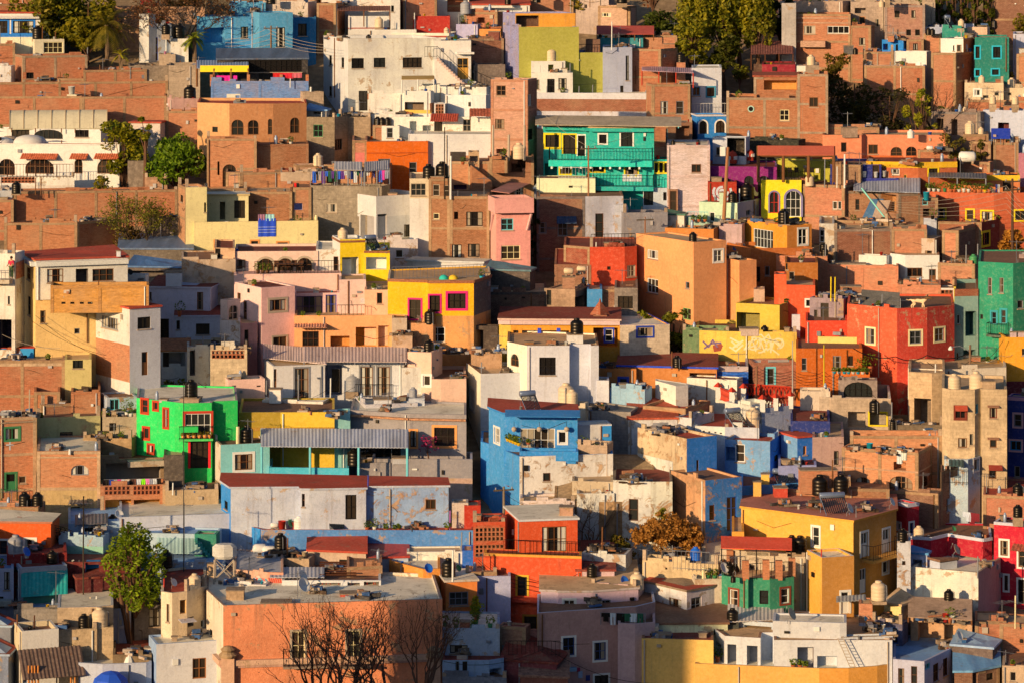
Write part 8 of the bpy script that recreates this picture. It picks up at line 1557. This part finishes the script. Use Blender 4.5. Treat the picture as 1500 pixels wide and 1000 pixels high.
gt_ = tree('ash_tree', 'tall light green tree with many pale stems', 198, 985, 764, 124, 'multi', cols=('#32480c', '#7f9a20'), n=3600, ls=.15, trunk=.46, nb=34)
H('mauve_wall_house', 'mauve grey house wall left of tree foot', (140, 192), 891, 990, 'p#c8b4a8', par=.05, roof='K', cat='house', on='')
H('shade_porch_house', 'dark porch house behind the tree stems', (190, 240), 886, 980, 'd#7a6a5c', par=.1, roof='K', cat='house', win='w226,904,16,26,K').railing(192, 208, -.3, .8, 'K', zpx(940, Yg(980)))
H('tan_slab_house', 'pale slab roof with red rods in shade', (20, 142), 890, 984, 'k#a89888', par=.1, roof='B', cat='house', on='p132,16,.6,c m82,60,-.4 p141,18,.4,W')
cbk = H('cement_block_house', 'rough cement block house with two tanks', (84, 142, 166), 888, 1012, 'k#dcb890', seg=[(84, .1), (142, 0), (166, .4)], par=.02, roof='W', D=6, cap='d#f4e4d8', on='')
H('cement_block_house', '', (85, 166), 922, 1016, 'k#d8b488', of=cbk, dv=-1.2, par=.1, roof='G', D=2, on='t123,22,.6,k t146,30,.5,c,.0', seg=[(85, 0), (142, 0), (142.5, .3), (166, .3)])
wl2 = H('white_house', 'white stucco house with sloping brown awning', (21, 32, 86), 924, 1054, 'd#f0cc98 p#fae2c6', a=62, par=.35, roof='K', maxd=4, cap='p#f4dcc0', on='p25,24,.1,B t44,8,1.5,k p50,20,2,D', win='o36,985,8,30,p#e8d8c8 o92,990,20,20', trim=[(963, .1, 'p#d8b890', .02)])
wl2.awning(72, 965, 92, 34, 'c#6a5040', 1.9, 'wooden_awning', 0)
for x in (42, 47, 51, 56, 104, 110): p = MB(); a = wl2.at(x, -1.5); a.z = zpx(1020, a.y); p.tube([a, (a.x, a.y, zpx(974 if x < 60 else 986, a.y))], .07, flat('#c87830'), 5); link('awning_post', p.mesh('awning_post'), wl2.root)
H('maroon_roof_house', 'maroon pitched roof at bottom left edge', (-40, 22), 918, 1020, 'p#8a8480', par=0, roof='D', rise=1.2, cat='house', cap='p#c8d0d0')
H('maroon_roof_house', 'lower maroon sheet roof at left edge', (-40, 22), 960, 1050, 'd#8a8a90', par=0, roof='D', rise=1.2, cat='house', cap='p#c0c4c8')
ca = H('cream_apartment_house', 'weathered cream house with openings and cream tank', (237, 254, 304), 868, 1030, 'd#f0cc9c d#ecc08c', seg=[(236, .6), (252, 0), (262, .2), (274, .4), (303, 2.2)], par=.15, roof='R', win='w246,897,4,26,B o268,888,9,20,p#f0c070 o279,910,9,14,k#a89078 W297,918,6,22,W', on='t285,24,.6,c s254,12,2,w p240,16,1.5,r k309,10,20,3,d#d8a878')
ca.awning(272, 906, 22, 2, 'd#d8c0b0', .7, 'ledge'); ca.awning(290, 922, 22, 2, 'd#c8a888', .7, 'ledge')
bwm = H('white_house', 'bright white house with wooden door at bottom', (218, 229, 330), 943, 1060, 'p#c0d0e0 p#fbe6d2', a=58, par=.12, roof='W', maxd=6, win='d292,978,20,30,#a86838', on='')
H('white_roof_terrace', 'white curved roof terrace at bottom left', (115, 222), 972, 1060, 'p#f0e4dc', par=.35, roof='W', cat='house', on='c195,10,1,w', seg=[(115, .6), (150, 0), (214, 0), (222, .2)])
H('rubble_house', 'stone rubble house with plank pile', (165, 222), 958, 1046, 's#a8845c', cat='house', par=.2, roof='D', on='j198,36,.8 c187,5,.4,w')
pb_ = HOUSES['white curved roof terrace at bottom left'].at(162, -1.2); m = MB(); m.lathe([(1.2, 0), (1.05, .45), (.6, .8), (.05, .95), (0, .95)], flat('#2458b0', .7), 8, pb_.x, pb_.y, zpx(1003, pb_.y)); o = one('blue_tarp', m); tag(o, 'blue tarp bundle on the bottom left white roof', 'tarp')
m = MB(); m.lathe([(.45, 0), (.25, .5), (.03, .95), (0, .95)], flat('W'), 8, *HOUSES['white curved roof terrace at bottom left'].at(189, .8)); o = one('white_parasol', m); tag(o, 'small closed white parasol on the bottom left roof', 'parasol')
# centre bottom in shade
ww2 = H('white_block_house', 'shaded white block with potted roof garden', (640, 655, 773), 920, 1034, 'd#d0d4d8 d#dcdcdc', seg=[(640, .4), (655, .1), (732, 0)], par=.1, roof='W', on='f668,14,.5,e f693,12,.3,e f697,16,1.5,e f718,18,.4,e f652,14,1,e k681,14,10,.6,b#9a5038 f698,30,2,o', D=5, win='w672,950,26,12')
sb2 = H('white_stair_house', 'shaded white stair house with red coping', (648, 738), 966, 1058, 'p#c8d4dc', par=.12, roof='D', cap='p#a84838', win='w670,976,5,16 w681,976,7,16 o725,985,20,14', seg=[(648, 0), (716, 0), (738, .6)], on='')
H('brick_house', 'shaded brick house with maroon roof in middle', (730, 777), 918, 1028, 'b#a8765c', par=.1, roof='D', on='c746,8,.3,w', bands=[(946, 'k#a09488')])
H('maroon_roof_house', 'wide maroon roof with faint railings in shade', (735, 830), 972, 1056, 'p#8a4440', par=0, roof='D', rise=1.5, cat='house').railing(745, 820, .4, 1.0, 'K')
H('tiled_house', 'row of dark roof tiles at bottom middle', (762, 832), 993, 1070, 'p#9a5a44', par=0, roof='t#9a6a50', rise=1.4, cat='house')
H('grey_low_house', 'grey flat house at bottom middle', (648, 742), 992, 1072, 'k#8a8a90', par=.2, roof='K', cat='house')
tree('small_tree', 'yellow green potted tree by orange stair room', 697, 970, 873, 20, 'poplar', cols=('#4a5c10', '#a0a020'), n=420, ls=.13, trunk=.3, zb=920)
# poles and wires
# unseen houses added just outside the view to throw long evening shadows into it
def outside(label, x0, x1, y0, y1, top, code):
 z0 = gz((x0 + x1) / 2, y0) - 1; m = MB(); m.box((x0, y0, z0), (x1 - x0, 0, 0), (0, y1 - y0, 0), (0, 0, top - z0), wall(code)); r_ = thing('shadow_caster_house', label, 'house', ((x0 + x1) / 2, y0, z0)); link('wall', m.mesh('wall'), r_); m = MB(); m.box((x0 - .2, y0 - .2, top), (x1 - x0 + .4, 0, 0), (0, y1 - y0 + .4, 0), (0, 0, .4), wall('r#c4452c')); link('roof', m.mesh('roof'), r_)
 for i in range(int((x1 - x0) / 3.5)):
  for j in range(int((top - z0 - 2) / 3.4)): m = MB(); m.box((x0 + 1 + i * 3.5, y0 - .06, top - 2.6 - j * 3.4), (1.1, 0, 0), (0, .05, 0), (0, 0, 1.6), glass(0)); link('window', m.mesh('window'), r_)
outside('tall pale unseen house added beyond the left edge for its shadow', -63.5, -51, 127, 135, -24.2, 'p#e8c8a0')
outside('salmon unseen house added just beyond the left edge for its shadow', -54, -37.5, 200, 212, -41.0, 'd#d89a70')
# ------------------------------------------------------------------ people and the dog
def person(label, foot, h, rz, shirt, trousers, arms=((-.26, 0), (.26, 0))):
 o = thing('person', label, 'person', foot, None, rz); k = h / 1.7; V = lambda x, y, z: Vector((x, y, z)) * k
 nodes = [(V(0, 0, .95), .13 * k), (V(0, 0, 1.15), .13 * k), (V(0, 0, 1.36), .15 * k), (V(0, 0, 1.47), .06 * k), (V(0, -.02, 1.58), .095 * k), (V(0, -.01, 1.67), .07 * k),
    (V(-.09, 0, .88), .095 * k), (V(-.1, -.02, .48), .065 * k), (V(-.1, 0, .08), .045 * k), (V(-.1, -.13, .04), .035 * k), (V(.09, 0, .88), .095 * k), (V(.1, -.02, .48), .065 * k), (V(.1, 0, .08), .045 * k), (V(.1, -.13, .04), .035 * k),
    (V(-.19, 0, 1.38), .06 * k), (V(-.25, -.03, 1.1), .045 * k), (V(-.22, -.25, .98), .035 * k), (V(-.21, -.33, .97), .03 * k), (V(.19, 0, 1.38), .06 * k), (V(.25, -.03, 1.1), .045 * k), (V(.22, -.25, .98), .035 * k), (V(.21, -.33, .97), .03 * k)]
 ed = [(0, 1), (1, 2), (2, 3), (3, 4), (4, 5), (0, 6), (6, 7), (7, 8), (8, 9), (0, 10), (10, 11), (11, 12), (12, 13), (2, 14), (14, 15), (15, 16), (16, 17), (2, 18), (18, 19), (19, 20), (20, 21)]
 skin('body', nodes, ed, flat('#c08860', .6), o)
 sc = lambda i, f: (nodes[i][0], nodes[i][1] * f)
 s_ = [sc(0, 1.12), sc(1, 1.12), sc(2, 1.1), sc(14, 1.25), sc(15, 1.3), sc(18, 1.25), sc(19, 1.3)]; skin('shirt', s_, [(0, 1), (1, 2), (2, 3), (3, 4), (2, 5), (5, 6)], flat(shirt, .9), o)
 t_ = [sc(0, 1.14), sc(6, 1.15), sc(7, 1.25), sc(8, 1.3), sc(10, 1.15), sc(11, 1.25), sc(12, 1.3)]; skin('trousers', t_, [(0, 1), (1, 2), (2, 3), (0, 4), (4, 5), (5, 6)], flat(trousers, .9), o)
 m = MB(); m.lathe([(0, .13), (.07, .115), (.105, .05), (.112, 0), (.1, -.05), (.05, -.02)], flat('!14100c', .7), 14, 0, .015 * k, 1.62 * k); link('hair', m.mesh('hair', True), o, (0, 0, 0))
 m = MB()
 for e in (-.035, .035): m.lathe([(0, .01), (.012, 0), (0, -.01)], flat('K', .3), 6, e * k, -.112 * k, 1.6 * k)
 m.cbox((0, -.118 * k, 1.555 * k), .025, .03, .045, flat('#c08860')); m.cbox((0, -.105 * k, 1.53 * k), .05, .01, .012, flat('#8a4a3a')); link('face_features', m.mesh('face_features'), o, (0, 0, 0)); return o
pf = flw.at(16.5, -.45); pf.z = zpx(408, pf.y)
person('person in red top and green trousers on left edge balcony', pf, 1.65, math.radians(-25), '#d03048', '#4a5a34')
dp = rd.at(1345, .7, rd.zt - .15)
def dog(label, loc, rz, k=1.0):
 o = thing('dog', label, 'dog', loc, None, rz); V = lambda x, y, z: Vector((x, y, z)) * k
 n = [(V(0, 0, .5), (.13 * k, .15 * k)), (V(.28, 0, .5), (.15 * k, .18 * k)), (V(-.3, 0, .52), (.12 * k, .14 * k)), (V(.45, 0, .58), .11 * k), (V(.62, 0, .7), .1 * k), (V(.78, 0, .66), .065 * k), (V(.87, 0, .63), .045 * k), (V(-.45, 0, .55), .04 * k), (V(-.62, 0, .5), .03 * k), (V(-.74, 0, .58), .02 * k)]
 e = [(0, 1), (0, 2), (1, 3), (3, 4), (4, 5), (5, 6), (2, 7), (7, 8), (8, 9)]
 for s_, st in ((-1, .06), (1, -.05)):
  b = len(n); n += [(V(.3, s_ * .1, .36), .06 * k), (V(.31 + st, s_ * .1, .2), .042 * k), (V(.3 + st, s_ * .1, .03), .035 * k), (V(.36 + st, s_ * .1, .02), .03 * k)]; e += [(1, b), (b, b + 1), (b + 1, b + 2), (b + 2, b + 3)]
  b = len(n); n += [(V(-.28, s_ * .1, .4), .085 * k), (V(-.22 + st, s_ * .1, .3), .06 * k), (V(-.38 + st, s_ * .1, .17), .035 * k), (V(-.35 + st, s_ * .1, .03), .032 * k), (V(-.29 + st, s_ * .1, .02), .03 * k)]; e += [(2, b), (b, b + 1), (b + 1, b + 2), (b + 2, b + 3), (b + 3, b + 4)]
 mt, nt, bs = nt_new('dog_fur'); N, L = nt.nodes, nt.links; tc = N.new('ShaderNodeTexCoord'); sp = N.new('ShaderNodeSeparateXYZ'); L.new(tc.outputs['Object'], sp.inputs[0]); no = N.new('ShaderNodeTexNoise'); no.inputs['Scale'].default_value = 4; L.new(tc.outputs['Object'], no.inputs[0])
 ad = N.new('ShaderNodeMath'); ad.operation = 'MULTIPLY_ADD'; L.new(no.outputs['Fac'], ad.inputs[0]); ad.inputs[1].default_value = .25; L.new(sp.outputs[2], ad.inputs[2]); L.new(mixc(N, L, ramp(N, L, ad.outputs[0], .67 * k, .7 * k), (.7, .58, .42), (.12, .07, .035)), bs.inputs['Base Color']); bs.inputs['Roughness'].default_value = .9
 skin('body', n, e, mt, o)
 dk_ = flat('!20140c', .8)
 for s_ in (-1, 1): m = MB(); m.lathe([(.05, .0), (.04, .09), (0, .15)], dk_, 6, .58 * k, s_ * .07 * k, .77 * k); link('ear', m.mesh('ear', True), o, (0, 0, 0))
 m = MB(); m.lathe([(0, .03), (.03, 0), (0, -.03)], flat('K'), 8, .915 * k, 0, .65 * k); link('nose', m.mesh('nose', True), o, (0, 0, 0))
 for s_ in (-1, 1): m = MB(); m.lathe([(0, .015), (.015, 0), (0, -.015)], flat('K'), 6, .7 * k, s_ * .075 * k, .74 * k); link('eye', m.mesh('eye', True), o, (0, 0, 0))
 return o
dog('white and brown dog walking along the red house parapet', dp, math.radians(-8), 1.25)
ph1 = G(192, 52);
m = MB()
# ------------------------------------------------------------------ poles, cables
P1 = pole('weathered wooden pole before the teal house', 862, 392, 214, r=.08, arms=1, col='#b07850')
P2 = pole('thin wooden pole with crossbar by dark plaster house', 945, 425, 318, r=.07, arms=1, col='#b07850')
P3 = pole('leaning wooden pole in front of magenta house', 1056, 390, 216, r=.16, arms=0, col='#b07850', lean=.6)
m = MB(); m.cbox(P3 + Vector((-.45, 0, -.75)), .45, .35, .8, flat('W')); o = one('junction_box', m); tag(o, 'pale box fixed high on the leaning pole', 'utility box')
P4 = pole('tall pole with cables at right of terracotta house', 1483, 430, 262, r=.12, arms=2, col='#6a4a38')
P5 = pole('street lamp pole beside the grey green house', 1421, 640, 505, r=.1, arms=0, lamp=True, col='#8a6a50')
P6 = pole('yellow street pole before burnt orange house', 1207, 660, 505, r=.06, arms=0, col='#d8c030')
P7 = pole('wooden pole before white corner house', 202, 640, 522, r=.11, arms=0, col='#a88868')
P8 = pole('leaning pole against the deep blue alley', 738, 830, 712, r=.1, arms=1, col='#9a8468')
P9 = pole('power pole in front of tall blue house', 397, 130, 38, r=.1, arms=1, col='#8a6a4c')
P10 = pole('thin dark mast above the green tree', 122, 960, 772, r=.05, arms=0, col='#3a3028')
P11 = pole('tall thin mast by the pale awning house', 269, 930, 560, r=.03, arms=0, col='#3a3a3a')
P12 = pole('slim pole at left edge before pale house', 2, 640, 440, r=.08, arms=0, col='#a88868')
P13 = pole('rusty pole beside the rose brick house', 1108, 640, 535, r=.07, arms=0, col='#a87858')
P14 = pole('thin pole by the amber house corner', 1161, 660, 500, r=.05, arms=0, col='#c8b8a8')
def PX(px, py, base, dv=0): Y = Yg(base) + dv; return Vector(((px - CX) / F * Y, Y, zpx(py, Y)))
for i in range(4):
 cable('pale power cable %s from blue house pole' % ['topmost', 'second from top', 'third from top', 'lowest'][i], [PX(330, 58 + i * 5, 118), P9 + Vector((-.4 + .3 * i, 0, -.3 - .45 * i)), PX(474, 66 + i * 4, 192, -.3)], .25, .016, 'S')
cable('black cable crossing the yellow house to wooden pole', [PX(46, 470, 640, -1), P7 + Vector((0, 0, -.2)), PX(262, 552, 640, -1)], .7)
cable('second black cable crossing the yellow house wall', [PX(52, 462, 640, -1), P7 + Vector((0, 0, -.5)), PX(300, 575, 650)], .9)
cable('pale cable at lower left of yellow house', [PX(3, 490, 640, -1), PX(88, 510, 640, -1)], .3, .016, 'S')
cable('black cable bundle along red house and street lamp', [PX(1250, 510, 640, -1), PX(1312, 522, 640, -1), PX(1358, 520, 640, -1), P5 + Vector((0, 0, -.6))], .35, .035)
cable('drooping cable from red house to amber house', [PX(1358, 530, 640, -1), P5 + Vector((0, 0, -1.2)), PX(1470, 498, 624, -.4)], .7, .02)
cable('cable rising from street lamp to dark green house', [P5 + Vector((0, 0, -.9)), PX(1466, 520, 624, -.5), PX(1500, 500, 610, -.5)], .5, .016, 'S')
for i in range(4): cable('thin cable %s strung over rose brick and burnt orange walls' % ['one', 'two', 'three', 'four'][i] if False else ['upper', 'second', 'third', 'lowest'][i] + ' thin cable over rose brick and burnt orange walls', [PX(1050, 540 + i * 4, 650), P13 + Vector((0, 0, -.1 - .25 * i)), P14 + Vector((0, 0, -2.2 - .2 * i)), P6 + Vector((0, 0, -2.0 - .3 * i)), PX(1262, 560 + i * 3, 650, -1)], .35, .014)
for i in range(5): cable(['topmost', 'second', 'third', 'fourth', 'lowest'][i] + ' pale cable on the terracotta house pole', [PX(1300, 296 + i * 3, 430, -1), P4 + Vector((-.5, 0, -.6 - .5 * i)), PX(1530, 316 + i * 5, 430, -1)], .5, .014, 'S')
for i in range(3): cable(['upper', 'middle', 'lower'][i] + ' cable fanning from the blue alley pole', [P8 + Vector((0, 0, -.4 - .5 * i)), PX(800, 742 + i * 8, 836, -1)], .4, .016)
for i in range(3): cable(['upper', 'middle', 'lower'][i] + ' cable above the orange red house steps', [PX(700, 818 + i * 4, 930), PX(770, 850 + i * 6, 930), PX(850, 838 + i * 8, 930)], .4, .016)
cable('long thin cable across the pink block terrace', [PX(300, 566, 660), PX(390, 590, 660), PX(480, 570, 660)], .5, .014)
cable('second thin cable across the pink block terrace', [PX(290, 560, 662), PX(400, 598, 662), PX(520, 566, 662)], .5, .014)
cable('thin cable over the peach house at the bottom', [PX(650, 968, 1064), PX(800, 948, 1060), PX(960, 1000, 1050)], .6, .016)
cable('thin pale cable above the teal balconies', [PX(780, 150, 300), PX(864, 216, 392), PX(1010, 160, 260)], .4, .014, 'S')
cable('wire strung between dish and olive house wall', [PX(740, 100, 186), PX(780, 112, 184), PX(880, 122, 180)], .4, .012)
# ------------------------------------------------------------------ ground
def ground():
 m = MB(); xs = [-700, -400, -250, -150] + list(range(-110, 115, 10)) + [150, 250, 400, 700]; ys = [-60, 0, 20, 40, 60, 62, 120, 160, 189.9, 190.1] + list(range(200, 361, 8)) + [400, 450, 520, 620, 760, 900]; idx = {}
 r = random.Random(3)
 for y in ys:
  for x in xs: idx[x, y] = len(m.v); m.v.append((x, y, gz(x, y) + (r.uniform(-.35, .2) if 190 < y else 0)))
 k = m.mi(wall('s#b08a60'))
 for i in range(len(ys) - 1):
  for j in range(len(xs) - 1):
   m.f.append([idx[xs[j], ys[i]], idx[xs[j + 1], ys[i]], idx[xs[j + 1], ys[i + 1]], idx[xs[j], ys[i + 1]]]); m.m.append(k); m.uv += [(m.v[q][0] * .5, m.v[q][1] * .5) for q in m.f[-1]]
 o = link('hillside', m.mesh('hillside', False)); o['kind'] = 'structure'; o['label'] = 'dry brown earth of the hillside under the houses'; o['category'] = 'terrain'
ground()
settle()
for o in list(bpy.data.objects):
 if o.parent is None and o.type in ('MESH', 'EMPTY') and not o.get('label'): print('NOLABEL', o.name)
seen = {}
for l, n, g in LABELS:
 if l in seen and not (g and g == seen[l][1]): print('DUP', l, n)
 seen[l] = (n, g)
 if not 4 <= len(l.split()) <= 16: print('LEN', len(l.split()), l)
# ------------------------------------------------------------------ camera, sky, sun
cam = bpy.data.cameras.new('camera'); cam.sensor_width = 36; cam.lens = 36 * F / 1500; cam.shift_y = (HZ - 500) / 1500; cam.clip_end = 3000; cam.clip_start = .5
co = link('camera', cam); co.rotation_euler = (math.pi / 2, 0, 0); SC.camera = co
w = bpy.data.worlds.new('World'); SC.world = w; w.use_nodes = True; N, L = w.node_tree.nodes, w.node_tree.links
sky = N.new('ShaderNodeTexSky'); sky.sky_type = 'NISHITA'; sky.sun_disc = False; sky.sun_elevation = math.radians(SUN_EL); sky.sun_rotation = math.radians(180 + SUN_AZ); sky.air_density = 1.0; sky.dust_density = 2.5; sky.ozone_density = 2.0
L.new(sky.outputs[0], N['Background'].inputs[0]); N['Background'].inputs[1].default_value = .064
sl = bpy.data.lights.new('sun', 'SUN'); sl.energy = 5.0; sl.angle = math.radians(.6); sl.color = (1.0, .595, .265); so = link('sun', sl, None, (-60, -60, 60))
a, e = math.radians(SUN_AZ), math.radians(SUN_EL); so.rotation_euler = Vector((-math.sin(a) * math.cos(e), -math.cos(a) * math.cos(e), math.sin(e))).to_track_quat('Z', 'Y').to_euler()
vs = SC.view_settings; vs.view_transform = 'Standard'; vs.look = 'None'; vs.gamma = 1; vs.exposure = .40; vs.use_curve_mapping = False
SC.cycles.max_bounces = 5; SC.cycles.diffuse_bounces = 4; SC.cycles.glossy_bounces = 2; SC.cycles.transparent_max_bounces = 4
